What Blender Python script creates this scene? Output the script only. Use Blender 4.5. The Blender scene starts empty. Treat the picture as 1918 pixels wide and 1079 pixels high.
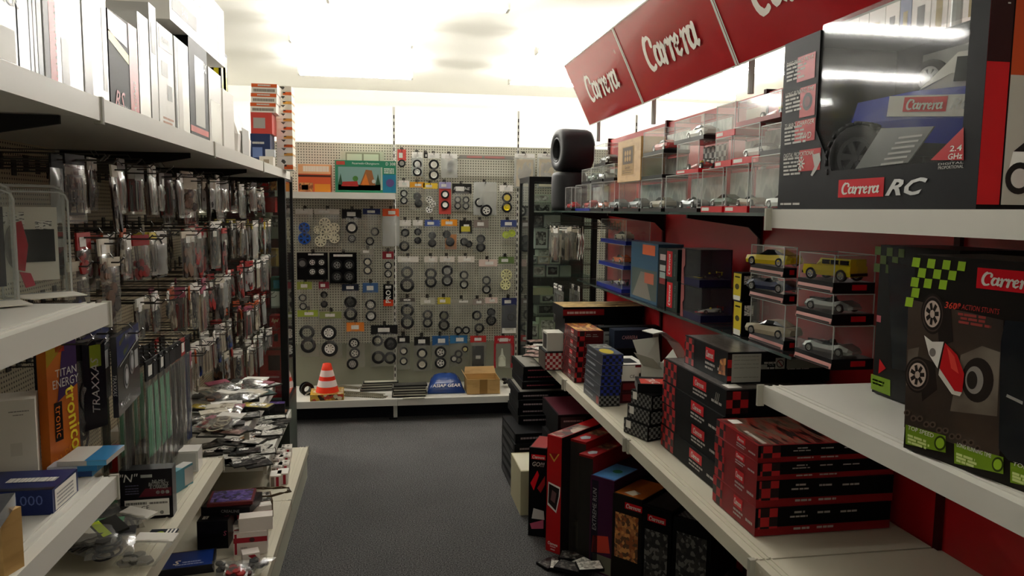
import bpy, math, random
import numpy as np
from mathutils import Vector, Matrix, Euler

SC = bpy.context.scene
COL = SC.collection
rnd = random.Random(7)

# ---------------------------------------------------------------- camera
FPX, CAM_H = 1411.0, 1.57
YAW, PITCH, ROLL = 0.16872, 0.10291, 0.0111
IW, IH = 1918, 1079
_F = np.array([math.sin(YAW)*math.cos(PITCH), math.cos(YAW)*math.cos(PITCH), -math.sin(PITCH)])
_R0 = np.array([math.cos(YAW), -math.sin(YAW), 0.0])
_U0 = np.cross(_R0, _F)
_R = math.cos(ROLL)*_R0 + math.sin(ROLL)*_U0
_U = math.cos(ROLL)*_U0 - math.sin(ROLL)*_R0
_C = np.array([0, 0, CAM_H])
cam_d = bpy.data.cameras.new('camera')
cam_d.sensor_width = 36.0
cam_d.lens = 36.0*FPX/IW
cam_d.clip_start = 0.02
cam = bpy.data.objects.new('camera', cam_d)
COL.objects.link(cam)
cam.matrix_world = Matrix(((_R[0], _U[0], -_F[0], _C[0]), (_R[1], _U[1], -_F[1], _C[1]), (_R[2], _U[2], -_F[2], _C[2]), (0, 0, 0, 1)))
SC.camera = cam

# ---------------------------------------------------------------- world, exposure
world = bpy.data.worlds.new('world'); SC.world = world
world.use_nodes = True
world.node_tree.nodes['Background'].inputs[0].default_value = (1.0, 0.98, 0.95, 1)
world.node_tree.nodes['Background'].inputs[1].default_value = 0.25
SC.view_settings.view_transform = 'Standard'
SC.view_settings.look = 'None'
SC.view_settings.exposure = 0.3
SC.view_settings.gamma = 1.0
SC.view_settings.use_curve_mapping = False
SC.cycles.transparent_max_bounces = 28
SC.cycles.max_bounces = 7
TUBE_FAR, TUBE_AISLE, TUBE_END = 125.0, 24.0, 90.0

# ---------------------------------------------------------------- pixel helpers (a pixel gives a direction, the plane it touches gives the distance)
def ray(x, y): return _F + _R*((x-IW/2)/FPX) - _U*((y-IH/2)/FPX)
def onX(x, y, v): d = ray(x, y); return _C + d*(v/d[0])
def onY(x, y, v): d = ray(x, y); return _C + d*(v/d[1])
def onZ(x, y, v): d = ray(x, y); return _C + d*((v-CAM_H)/d[2])
def proj(p):
    d = np.array(p, float)-_C; k = d@_F
    return IW/2+FPX*(d@_R)/k, IH/2-FPX*(d@_U)/k
def solve(fn, target, lo, hi):
    a, b = fn(lo)-target, fn(hi)-target
    for _ in range(50):
        m = (lo+hi)/2; c = fn(m)-target
        if (c > 0) == (a > 0): lo, a = m, c
        else: hi = m
    return (lo+hi)/2
def y_at(xp, X, z): return solve(lambda y: proj((X, y, z))[0], xp, 0.25, 12)     # depth along the aisle of a column on a shelf front
def x_at(xp, Y, z): return solve(lambda x: proj((x, Y, z))[0], xp, -6, 6)
def z_at(yp, X, Y): return solve(lambda z: proj((X, Y, z))[1], yp, -1, 4)

# ---------------------------------------------------------------- materials
def lin(c):
    if isinstance(c, str):
        c = tuple(int(c[i:i+2], 16)/255 for i in (0, 2, 4))
    return tuple((v/12.92 if v <= 0.04045 else ((v+0.055)/1.055)**2.4) for v in c)
MATS = {}
def mat(c, rough=0.5, metal=0.0, spec=0.16, coat=0.0):
    key = (c, rough, metal, spec, coat)
    if key in MATS: return MATS[key]
    m = bpy.data.materials.new('paint_%s' % (c if isinstance(c, str) else 'x')); m.use_nodes = True
    b = m.node_tree.nodes['Principled BSDF']
    b.inputs['Base Color'].default_value = (*lin(c), 1)
    b.inputs['Roughness'].default_value = rough
    b.inputs['Metallic'].default_value = metal
    b.inputs['Specular IOR Level'].default_value = spec
    b.inputs['Coat Weight'].default_value = coat
    b.inputs['Coat Roughness'].default_value = 0.08
    MATS[key] = m
    return m
def nodes(name):
    m = bpy.data.materials.new(name); m.use_nodes = True
    nt = m.node_tree
    return m, nt, nt.nodes['Principled BSDF'], nt.nodes['Material Output']
def clear(name, tint, base=0.06, rough=0.08, film=(0.85, 0.87, 0.85), refl=0.035):
    """thin clear plastic or glass: mostly transparent, fresnel gloss, a little haze"""
    m = bpy.data.materials.new(name); m.use_nodes = True
    nt = m.node_tree; nt.nodes.clear()
    out = nt.nodes.new('ShaderNodeOutputMaterial')
    tr = nt.nodes.new('ShaderNodeBsdfTransparent'); tr.inputs[0].default_value = (*tint, 1)
    df = nt.nodes.new('ShaderNodeBsdfPrincipled'); df.inputs['Base Color'].default_value = (*film, 1); df.inputs['Roughness'].default_value = 0.35
    gl = nt.nodes.new('ShaderNodeBsdfGlossy'); gl.inputs['Roughness'].default_value = rough; gl.inputs['Color'].default_value = (0.9, 0.9, 0.9, 1)
    lw = nt.nodes.new('ShaderNodeLayerWeight'); lw.inputs['Blend'].default_value = 0.5      # Schlick reflectance, same from both sides of the sheet
    pw = nt.nodes.new('ShaderNodeMath'); pw.operation = 'POWER'; pw.inputs[1].default_value = 4.5
    fr = nt.nodes.new('ShaderNodeMath'); fr.operation = 'MULTIPLY_ADD'; fr.inputs[1].default_value = 21*refl; fr.inputs[2].default_value = refl
    nt.links.new(lw.outputs['Facing'], pw.inputs[0]); nt.links.new(pw.outputs[0], fr.inputs[0])
    m1 = nt.nodes.new('ShaderNodeMixShader'); m1.inputs[0].default_value = base
    m2 = nt.nodes.new('ShaderNodeMixShader')
    nt.links.new(tr.outputs[0], m1.inputs[1]); nt.links.new(df.outputs[0], m1.inputs[2])
    nt.links.new(fr.outputs[0], m2.inputs[0]); nt.links.new(m1.outputs[0], m2.inputs[1]); nt.links.new(gl.outputs[0], m2.inputs[2])
    nt.links.new(m2.outputs[0], out.inputs[0])
    return m
CLEAR = clear('clear_plastic', (0.93, 0.95, 0.94), 0.05)
BAG = clear('clear_bag', (0.89, 0.88, 0.84), 0.09, 0.16)
BAGM = clear('milky_bag', (0.80, 0.80, 0.77), 0.30, 0.25)
GLASS = clear('shelf_glass', (0.60, 0.66, 0.63), 0.02, 0.02)
VITRINE = clear('vitrine_glass', (0.90, 0.94, 0.92), 0.015, 0.02)

def checker(name, c1, c2, size, rough=0.4):
    m, nt, b, out = nodes(name)
    tc = nt.nodes.new('ShaderNodeTexCoord'); mp = nt.nodes.new('ShaderNodeMapping')
    mp.inputs['Location'].default_value = (0.0031, 0.0037, 0.0007)
    ck = nt.nodes.new('ShaderNodeTexChecker'); ck.inputs['Scale'].default_value = 1/size
    ck.inputs[1].default_value = (*lin(c1), 1); ck.inputs[2].default_value = (*lin(c2), 1)
    nt.links.new(tc.outputs['Object'], mp.inputs[0]); nt.links.new(mp.outputs[0], ck.inputs[0]); nt.links.new(ck.outputs[0], b.inputs['Base Color'])
    b.inputs['Roughness'].default_value = rough; b.inputs['Specular IOR Level'].default_value = 0.25
    return m
def art(name, cols, scale=30.0, rough=0.35, stretch=(1, 1, 1), noise=False):
    """printed artwork too small to read: irregular patches in the print's own colours"""
    m, nt, b, out = nodes(name)
    tc = nt.nodes.new('ShaderNodeTexCoord'); mp = nt.nodes.new('ShaderNodeMapping'); mp.inputs['Scale'].default_value = stretch
    if noise:
        vo = nt.nodes.new('ShaderNodeTexNoise'); vo.inputs['Scale'].default_value = scale; vo.inputs['Detail'].default_value = 4; src = vo.outputs['Fac']
    else:
        vo = nt.nodes.new('ShaderNodeTexVoronoi'); vo.inputs['Scale'].default_value = scale
        sp = nt.nodes.new('ShaderNodeSeparateColor'); nt.links.new(vo.outputs['Color'], sp.inputs[0]); src = sp.outputs[0]
    rp = nt.nodes.new('ShaderNodeValToRGB'); rp.color_ramp.interpolation = 'LINEAR' if noise else 'CONSTANT'
    el = rp.color_ramp.elements
    lo, hi = (0.3, 0.7) if noise else (0, 1)
    while len(el) < len(cols): el.new(0.5)
    for i, c in enumerate(cols):
        el[i].position = lo+(hi-lo)*i/len(cols); el[i].color = (*lin(c), 1)
    nt.links.new(tc.outputs['Object'], mp.inputs[0]); nt.links.new(mp.outputs[0], vo.inputs['Vector'])
    nt.links.new(src, rp.inputs[0]); nt.links.new(rp.outputs[0], b.inputs['Base Color'])
    b.inputs['Roughness'].default_value = rough
    return m
def pegboard(name, c, hole, pitch, rad, axis):
    m, nt, b, out = nodes(name)
    tc = nt.nodes.new('ShaderNodeTexCoord')
    sp = nt.nodes.new('ShaderNodeSeparateXYZ'); nt.links.new(tc.outputs['Object'], sp.inputs[0])
    def frac(o):
        a = nt.nodes.new('ShaderNodeMath'); a.operation = 'MULTIPLY'; a.inputs[1].default_value = 1/pitch
        f_ = nt.nodes.new('ShaderNodeMath'); f_.operation = 'FRACT'
        s = nt.nodes.new('ShaderNodeMath'); s.operation = 'SUBTRACT'; s.inputs[1].default_value = 0.5
        p = nt.nodes.new('ShaderNodeMath'); p.operation = 'POWER'; p.inputs[1].default_value = 2
        ab = nt.nodes.new('ShaderNodeMath'); ab.operation = 'ABSOLUTE'
        nt.links.new(o, a.inputs[0]); nt.links.new(a.outputs[0], f_.inputs[0]); nt.links.new(f_.outputs[0], s.inputs[0]); nt.links.new(s.outputs[0], ab.inputs[0]); nt.links.new(ab.outputs[0], p.inputs[0])
        return p.outputs[0]
    ad = nt.nodes.new('ShaderNodeMath'); ad.operation = 'ADD'
    nt.links.new(frac(sp.outputs[axis]), ad.inputs[0]); nt.links.new(frac(sp.outputs['Z']), ad.inputs[1])
    lt = nt.nodes.new('ShaderNodeMath'); lt.operation = 'LESS_THAN'; lt.inputs[1].default_value = (rad/pitch)**2
    nt.links.new(ad.outputs[0], lt.inputs[0])
    mx = nt.nodes.new('ShaderNodeMix'); mx.data_type = 'RGBA'
    mx.inputs['A'].default_value = (*lin(c), 1); mx.inputs['B'].default_value = (*lin(hole), 1)
    nt.links.new(lt.outputs[0], mx.inputs['Factor']); nt.links.new(mx.outputs['Result'], b.inputs['Base Color'])
    b.inputs['Roughness'].default_value = 0.55
    return m
def carpet():
    m, nt, b, out = nodes('carpet_grey')
    tc = nt.nodes.new('ShaderNodeTexCoord')
    n1 = nt.nodes.new('ShaderNodeTexNoise'); n1.inputs['Scale'].default_value = 170; n1.inputs['Detail'].default_value = 3
    n2 = nt.nodes.new('ShaderNodeTexNoise'); n2.inputs['Scale'].default_value = 2.2; n2.inputs['Detail'].default_value = 5
    r = nt.nodes.new('ShaderNodeValToRGB'); e = r.color_ramp.elements
    e[0].position = 0.36; e[0].color = (*lin('2b2b2b'), 1); e[1].position = 0.66; e[1].color = (*lin('696867'), 1)
    mx = nt.nodes.new('ShaderNodeMix'); mx.data_type = 'RGBA'; mx.blend_type = 'MULTIPLY'; mx.inputs['Factor'].default_value = 0.35
    nt.links.new(tc.outputs['Object'], n1.inputs['Vector']); nt.links.new(tc.outputs['Object'], n2.inputs['Vector'])
    nt.links.new(n1.outputs['Fac'], r.inputs[0]); nt.links.new(r.outputs[0], mx.inputs['A']); nt.links.new(n2.outputs['Fac'], mx.inputs['B'])
    nt.links.new(mx.outputs['Result'], b.inputs['Base Color'])
    bp = nt.nodes.new('ShaderNodeBump'); bp.inputs['Strength'].default_value = 0.6; bp.inputs['Distance'].default_value = 0.004
    nt.links.new(n1.outputs['Fac'], bp.inputs['Height']); nt.links.new(bp.outputs[0], b.inputs['Normal'])
    b.inputs['Roughness'].default_value = 0.95; b.inputs['Specular IOR Level'].default_value = 0.1
    return m
def grain(name, c1, c2, scale, stretch=(1, 1, 1), rough=0.6):
    return art(name, [c1, c2], scale, rough, stretch, noise=True)
def emit(name, c, s):
    m = bpy.data.materials.new(name); m.use_nodes = True
    b = m.node_tree.nodes['Principled BSDF']
    b.inputs['Emission Color'].default_value = (*c, 1); b.inputs['Emission Strength'].default_value = s
    return m

WHITE = mat('d3d1c8', 0.4)
CREAM = mat('c6c1ae', 0.45)
BLACK = mat('09090a', 0.4, spec=0.25)
BOXBLK = mat('0d0d0e', 0.5, spec=0.07)
RUBBER = mat('101011', 0.75, spec=0.3)
RED = mat('b3141b', 0.35)
CRED = mat('c21320', 0.3)
PAPER = mat('e4e1d8', 0.6)
STEEL = mat('8c8c88', 0.3, 0.9)
WIRE = mat('4b4843', 0.35, 0.8)
KRAFT = grain('kraft_board', 'a8844c', 'b8935a', 14, (1, 1, 4))
SILVER = mat('c9cac8', 0.25, 0.6)

# ---------------------------------------------------------------- mesh building
class MB:
    def __init__(s): s.v = []; s.f = []; s.m = []
    def box(s, x0, x1, y0, y1, z0, z1, m=0):
        b = len(s.v)
        s.v += [(x0, y0, z0), (x1, y0, z0), (x1, y1, z0), (x0, y1, z0), (x0, y0, z1), (x1, y0, z1), (x1, y1, z1), (x0, y1, z1)]
        for q in ((0, 3, 2, 1), (4, 5, 6, 7), (0, 1, 5, 4), (1, 2, 6, 5), (2, 3, 7, 6), (3, 0, 4, 7)):
            s.f.append(tuple(b+i for i in q)); s.m.append(m)
        return s
    def poly(s, pts, m=0):
        b = len(s.v); s.v += [tuple(p) for p in pts]; s.f.append(tuple(range(b, b+len(pts)))); s.m.append(m); return s
    def prism(s, pts, d, m=0):
        """closed outline pts (3d, planar) pushed along vector d"""
        n = len(pts); b = len(s.v)
        s.v += [tuple(p) for p in pts]+[tuple(np.add(p, d)) for p in pts]
        s.f.append(tuple(range(b, b+n))[::-1]); s.m.append(m)
        s.f.append(tuple(range(b+n, b+2*n))); s.m.append(m)
        for i in range(n):
            j = (i+1) % n
            s.f.append((b+i, b+j, b+n+j, b+n+i)); s.m.append(m)
        return s
    def tube(s, pts, r, seg=6, m=0, cap=True):
        pts = [Vector(p) for p in pts]; rings = []
        for i, p in enumerate(pts):
            t = (pts[min(i+1, len(pts)-1)]-pts[max(i-1, 0)]).normalized()
            a = t.orthogonal().normalized() if i == 0 else (rings[-1][1]-t*rings[-1][1].dot(t)).normalized()
            c = t.cross(a); rr = r[i] if isinstance(r, (list, tuple)) else r
            b = len(s.v)
            for k in range(seg):
                th = 2*math.pi*k/seg
                s.v.append(tuple(p+a*(rr*math.cos(th))+c*(rr*math.sin(th))))
            rings.append((b, a))
        for i in range(len(rings)-1):
            b0, b1 = rings[i][0], rings[i+1][0]
            for k in range(seg):
                s.f.append((b0+k, b0+(k+1) % seg, b1+(k+1) % seg, b1+k)); s.m.append(m)
        if cap:
            s.f.append(tuple(rings[0][0]+k for k in range(seg))[::-1]); s.m.append(m)
            s.f.append(tuple(rings[-1][0]+k for k in range(seg))); s.m.append(m)
        return s
    def lathe(s, prof, seg=24, axis='z', m=0, closed=False):
        """prof: (radius, height) pairs; m may be a list per span"""
        b = len(s.v); n = len(prof)
        for k in range(seg):
            c, sn = math.cos(2*math.pi*k/seg), math.sin(2*math.pi*k/seg)
            for r, h in prof:
                s.v.append({'z': (r*c, r*sn, h), 'y': (r*c, h, r*sn), 'x': (h, r*c, r*sn)}[axis])
        for k in range(seg):
            k2 = (k+1) % seg
            for i in range(n if closed else n-1):
                j = (i+1) % n
                q = (b+k*n+i, b+k2*n+i, b+k2*n+j, b+k*n+j)
                s.f.append(q if axis != 'y' else q[::-1]); s.m.append(m[i] if isinstance(m, list) else m)
        return s
    def ribbon(s, pts, w, m=0, y=0.0):
        """round-capped flat brush stroke in the local xz plane facing -y, one unbroken strip"""
        n = len(pts); w = w if isinstance(w, list) else [w]*n
        nr = []
        for i in range(n):
            (x0, z0), (x1, z1) = pts[max(i-1, 0)], pts[min(i+1, n-1)]
            L = math.hypot(x1-x0, z1-z0) or 1e-6; nr.append((-(z1-z0)/L, (x1-x0)/L))
        for i in range(n-1):
            (x0, z0), (x1, z1) = pts[i], pts[i+1]; a, b = w[i]/2, w[i+1]/2
            s.poly([(x0-nr[i][0]*a, y, z0-nr[i][1]*a), (x1-nr[i+1][0]*b, y, z1-nr[i+1][1]*b), (x1+nr[i+1][0]*b, y, z1+nr[i+1][1]*b), (x0+nr[i][0]*a, y, z0+nr[i][1]*a)], m)
        for i, sg in ((0, 1), (n-1, -1)):
            (x, z), (nx, nz), r = pts[i], nr[i], w[i]/2; tx, tz = -nz*sg, nx*sg
            s.poly([(x+r*(nx*math.cos(a)+tx*math.sin(a)), y, z+r*(nz*math.cos(a)+tz*math.sin(a))) for a in [k*math.pi/6 for k in range(7)]], m)
        return s
    def mesh(s, name, mats, smooth=False):
        me = bpy.data.meshes.new(name)
        me.from_pydata(s.v, [], s.f)
        for mm in (mats if isinstance(mats, (list, tuple)) else [mats]): me.materials.append(mm)
        me.polygons.foreach_set('material_index', s.m)
        if smooth: me.polygons.foreach_set('use_smooth', [True]*len(s.f))
        me.update()
        return me

def ob(name, me, parent=None, loc=(0, 0, 0), rot=(0, 0, 0), scale=(1, 1, 1)):
    o = bpy.data.objects.new(name, me); COL.objects.link(o)
    o.location = loc; o.rotation_euler = rot
    o.scale = (scale,)*3 if isinstance(scale, (int, float)) else scale
    if parent is not None: o.parent = parent
    return o
def tag(o, label, cat, group=None):
    o['label'] = label; o['category'] = cat
    if group: o['group'] = group
    return o
def thing(name, label, cat, loc=(0, 0, 0), rz=0.0, group=None, rx=0.0, ry=0.0):
    o = ob(name, None, None, loc, (rx, ry, rz)); o.empty_display_size = 0.05
    return tag(o, label, cat, group)
def struct(o):
    o['kind'] = 'structure'; return o
MESHC = {}
def cached(key, fn):
    if key not in MESHC: MESHC[key] = fn()
    return MESHC[key]
def boxmesh(m):
    return cached(('ubox', m.name), lambda: MB().box(-.5, .5, -.5, .5, 0, 1).mesh('block', m))
def block(name, m, parent, x0, x1, y0, y1, z0, z1):
    """a plain block as a part"""
    return ob(name, boxmesh(m), parent, ((x0+x1)/2, (y0+y1)/2, z0), (0, 0, 0), (x1-x0, y1-y0, z1-z0))

# lettering
_TXT = {}
def text_mesh(s, m, shear=0.0, bold=0.0):
    key = (s, m.name, shear, bold)
    if key in _TXT: return _TXT[key]
    cu = bpy.data.curves.new('lettering', 'FONT'); cu.body = s; cu.size = 1.0; cu.shear = shear; cu.offset = bold
    cu.resolution_u = 2
    o = bpy.data.objects.new('lettering', cu); COL.objects.link(o)
    dg = bpy.context.evaluated_depsgraph_get()
    me = bpy.data.meshes.new_from_object(o.evaluated_get(dg))
    bpy.data.objects.remove(o); bpy.data.curves.remove(cu)
    co = np.empty(len(me.vertices)*3); me.vertices.foreach_get('co', co); co = co.reshape(-1, 3)
    lo, hi = co.min(0), co.max(0); hgt = max(hi[1]-lo[1], 1e-6)
    co = np.stack([(co[:, 0]-(lo[0]+hi[0])/2)/hgt, np.zeros(len(co)), (co[:, 1]-(lo[1]+hi[1])/2)/hgt], 1)
    me.vertices.foreach_set('co', co.ravel())
    me.materials.clear(); me.materials.append(m); me.name = 'lettering'
    _TXT[key] = (me, (hi[0]-lo[0])/hgt)
    return _TXT[key]
def arc(cx, cz, rx, rz, a0, a1, n=9):
    return [(cx+rx*math.cos(math.radians(a0+(a1-a0)*i/(n-1))), cz+rz*math.sin(math.radians(a0+(a1-a0)*i/(n-1)))) for i in range(n)]
def logo_mesh(m):
    """the bold brush-script word on the red panels, drawn stroke by stroke; height 1, centred"""
    def make():
        b = MB(); X = 0.0; K = [0]
        def rib(p_, w_): b.ribbon(p_, w_, 0, -0.012*K[0]); K[0] = (K[0]+1) % 4
        sh = lambda p: [(x+0.22*z+X, z) for x, z in p]
        # C
        rib(sh(arc(0.78, 1.18, 0.30, 0.30, -20, 120, 7)+arc(0.72, 0.78, 0.58, 0.78, 115, 300, 13)), [.30]*3+[.2]*4+[.34]*10+[.22]*3)
        X = 1.28
        def a_():
            rib(sh(arc(0.36, 0.5, 0.30, 0.42, 40, 330, 12)), [.16]*3+[.32]*6+[.18]*3)
            rib(sh([(0.74, 0.92), (0.72, 0.5), (0.74, 0.16), (0.86, 0.06), (1.02, 0.22)]), [.30, .32, .32, .2, .14])
        def r_():
            rib(sh([(0.0, 0.74), (0.14, 0.95), (0.24, 0.8), (0.22, 0.05)]), [.14, .22, .30, .32])
            rib(sh([(0.24, 0.55), (0.42, 0.86), (0.58, 0.9), (0.66, 0.78)]), [.16, .2, .26, .26])
        def e_():
            rib(sh([(0.12, 0.46), (0.5, 0.58), (0.56, 0.78), (0.38, 0.94), (0.18, 0.76), (0.12, 0.46), (0.2, 0.16), (0.42, 0.05), (0.68, 0.22)]), [.14, .14, .2, .2, .26, .34, .3, .24, .14])
        a_(); X += 1.0
        r_(); X += 0.74
        r_(); X += 0.74
        e_(); X += 0.74
        r_(); X += 0.74
        a_()
        vs = np.array(b.v); lo, hi = vs.min(0), vs.max(0); h = hi[2]-lo[2]
        b.v = [((v[0]-(lo[0]+hi[0])/2)/h, v[1], (v[2]-(lo[2]+hi[2])/2)/h) for v in vs]
        me = b.mesh('script_lettering', m)
        return me
    return cached(('logo', m.name), make)
LOGO_ASPECT = 3.6

# ---------------------------------------------------------------- cartons
class Carton:
    """a box standing on its bottom centre; front face looks to local -y"""
    def __init__(s, name, label, cat, w, d, h, loc, rz, m, group=None, mats=None, parent=None):
        b = MB(); b.box(-w/2, w/2, -d/2, d/2, 0, h)
        ml = [m]
        if mats:                                  # per face: keys bottom top f r b l
            for k, mm in mats.items():
                i = ('bot', 't', 'f', 'r', 'b', 'l').index(k)
                if mm not in ml: ml.append(mm)
                b.m[i] = ml.index(mm)
        s.o = ob(name, b.mesh(name, ml), parent, loc, (0, 0, rz))
        if parent is None: tag(s.o, label, cat, group)
        s.w, s.d, s.h = w, d, h
        s.fr = {'f': ((-w/2, -d/2, 0), (1, 0, 0), (0, 0, 1), (0, -1, 0), w, h), 'r': ((w/2, -d/2, 0), (0, 1, 0), (0, 0, 1), (1, 0, 0), d, h),
                'l': ((-w/2, d/2, 0), (0, -1, 0), (0, 0, 1), (-1, 0, 0), d, h), 'b': ((w/2, d/2, 0), (-1, 0, 0), (0, 0, 1), (0, 1, 0), w, h),
                't': ((-w/2, -d/2, h), (1, 0, 0), (0, 1, 0), (0, 0, 1), w, d)}
    def pt(s, face, u, v, off=0.0006):
        O, R, U, N, fw, fh = s.fr[face]
        return tuple(O[i]+R[i]*u*fw+U[i]*v*fh+N[i]*off for i in range(3))
    def panel(s, face, u0, v0, u1, v1, m, off=0.0006, name='printed_panel', parent=None):
        return s.shape(face, [(u0, v0), (u1, v0), (u1, v1), (u0, v1)], m, off, name)
    def shape(s, face, uv, m, off=0.0006, name='printed_panel'):
        b = MB(); b.poly([s.pt(face, u, v, off) for u, v in uv])
        return ob(name, b.mesh(name, m), s.o)
    def disc(s, face, u, v, r, m, off=0.0006, name='printed_panel', n=24, rx=None):
        O, R, U, N, fw, fh = s.fr[face]
        return s.shape(face, [(u+(rx or r)*math.cos(2*math.pi*i/n)/fw, v+r*math.sin(2*math.pi*i/n)/fh) for i in range(n)], m, off, name)
    def lines(s, face, rows, m, off=0.0008, name='small_print', seed=1):
        """rows of tiny print: (u0,u1,v,height fraction) drawn as broken bars"""
        r = random.Random(seed); b = MB()
        for u0, u1, v, hh in rows:
            u = u0
            while u < u1-0.002:
                L = min(r.uniform(0.02, 0.07), u1-u)
                b.poly([s.pt(face, u, v, off), s.pt(face, u+L*0.86, v, off), s.pt(face, u+L*0.86, v+hh, off), s.pt(face, u, v+hh, off)]); u += L
        return ob(name, b.mesh(name, m), s.o)
    def place(s, me, face, u, v, sc, off=0.001, roll=0.0, name='lettering', sx=1.0):
        O, R, U, N, fw, fh = s.fr[face]
        Rv, Uv, Nv = Vector(R), Vector(U), Vector(N)
        c, sn = math.cos(roll), math.sin(roll)
        ax = (Rv*c+Uv*sn)*sc*sx; az = (Uv*c-Rv*sn)*sc; ay = -Nv*sc
        p = Vector(s.pt(face, u, v, off))
        o = ob(name, me, s.o)
        o.matrix_local = Matrix(((ax.x, ay.x, az.x, p.x), (ax.y, ay.y, az.y, p.y), (ax.z, ay.z, az.z, p.z), (0, 0, 0, 1)))
        return o
    def text(s, t, face, u, v, hgt, m, maxw=None, shear=0.0, bold=0.0, off=0.001, roll=0.0, name='lettering'):
        me, asp = text_mesh(t, m, shear, bold)
        sx = 1.0
        if maxw and asp*hgt > maxw: sx = maxw/(asp*hgt)
        return s.place(me, face, u, v, hgt, off, roll, name, sx)
    def logo(s, face, u, v, hgt, m=None, roll=0.0, off=0.0012, ground=None, pad=1.35):
        if ground is not None:
            O, R, U, N, fw, fh = s.fr[face]
            g = cached(('lg', ground.name), lambda: MB().poly([(-.5, 0, -.5), (.5, 0, -.5), (.5, 0, .5), (-.5, 0, .5)]).mesh('logo_ground', ground))
            o = s.place(g, face, u, v, hgt*pad, off-0.0004, roll, 'logo_ground', LOGO_ASPECT*1.12/pad*1.02)
        return s.place(logo_mesh(m or WHITE), face, u, v, hgt, off, roll, 'script_lettering')

# ================================================================ the room
CEIL = 3.45
RX0, RX1, RY0, RY1 = -5.5, 6.0, -3.0, 12.5
fl = MB().box(RX0, RX1, RY0, RY1, -0.1, 0); struct(ob('floor', fl.mesh('floor', carpet())))
WALLP = mat('f1efe6', 0.7)
struct(ob('ceiling', MB().box(RX0, RX1, RY0, RY1, CEIL, CEIL+0.1).mesh('ceiling', mat('f4f2ea', 0.8))))
struct(ob('wall_back', MB().box(RX0, RX1, RY1, RY1+0.1, 0, CEIL).mesh('wall', WALLP)))
struct(ob('wall_front', MB().box(RX0, RX1, RY0-0.1, RY0, 0, CEIL).mesh('wall', WALLP)))
struct(ob('wall_left', MB().box(RX0-0.1, RX0, RY0, RY1, 0, CEIL).mesh('wall', WALLP)))
struct(ob('wall_right', MB().box(RX1, RX1+0.1, RY0, RY1, 0, CEIL).mesh('wall', WALLP)))

# fluorescent batten lights, running across the aisle
TUBES = {True: emit('high_output_tube', (1.0, 0.965, 0.90), TUBE_FAR), False: emit('fluorescent_tube', (1.0, 0.965, 0.90), TUBE_AISLE), 'end': emit('bright_tube', (1.0, 0.965, 0.90), TUBE_END)}
def batten(cx, cy, L, label, group, twin=False, kind=None):
    t = thing('ceiling_light', label, 'light', (cx, cy, CEIL), 0, group)
    ob('housing', MB().box(-L/2, L/2, -0.012, 0.012, -0.16, -0.12).mesh('housing', WHITE), t)
    for yo in ((-.05, .05) if twin else (0,)): ob('tube', MB().tube([(-L/2+.03, yo, -0.20), (L/2-.03, yo, -0.20)], 0.016, 10).mesh('tube', TUBES[kind or twin]), t)
    for s_ in (-1, 1):
        block('lamp_holder', WHITE, t, s_*(L/2-.015)-.012, s_*(L/2-.015)+.012, -0.066 if twin else -.014, 0.066 if twin else .014, -0.22, -0.16)
        ob('bracket', MB().prism([(-.05, 0, 0), (.05, 0, 0), (.05, 0, -.05), (.012, 0, -.12), (-.012, 0, -.12), (-.05, 0, -.05)], (0, .04, 0)).mesh('bracket', mat('9a9a96', 0.5)), t, (s_*L*0.3, -.02, 0))
FZ = CEIL-0.16
for (xa, ya, xb, yb) in ((540, 66, 774, 78), (557, 130, 774, 140), (1003, 90, 1180, 99), (953, 148, 1160, 158)):
    a = onZ(xa, ya, FZ); b_ = onZ(xb, yb, FZ); L = abs(b_[0]-a[0])
    batten((a[0]+b_[0])/2, (a[1]+b_[1])/2, L, 'white fluorescent batten light on the ceiling beyond the back pegboard', 'batten lights beyond the back display', True)
for xx, yy in ((-2.7, 6.45), (0.3, 6.45), (3.3, 6.45), (-4.0, 8.6), (4.4, 8.6), (-4.0, 10.7), (4.4, 10.7)):  # extra battens, added only to brighten the ceiling and far wall
    batten(xx, yy, 1.5, 'added twin-tube batten light brightening the ceiling behind the back pegboard', 'added batten lights behind the back pegboard', True)
batten(0.4, 5.30, 1.5, 'white fluorescent batten light on the ceiling in front of the back pegboard', None, False, 'end')
for xx, yy in ((0.25, 2.6), (0.25, 0.6), (-2.9, 3.0), (3.4, 3.0), (0.25, -1.3)):
    batten(xx, yy, 1.5, 'white fluorescent batten light on the ceiling above the aisles', 'batten lights above the aisles')

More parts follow.
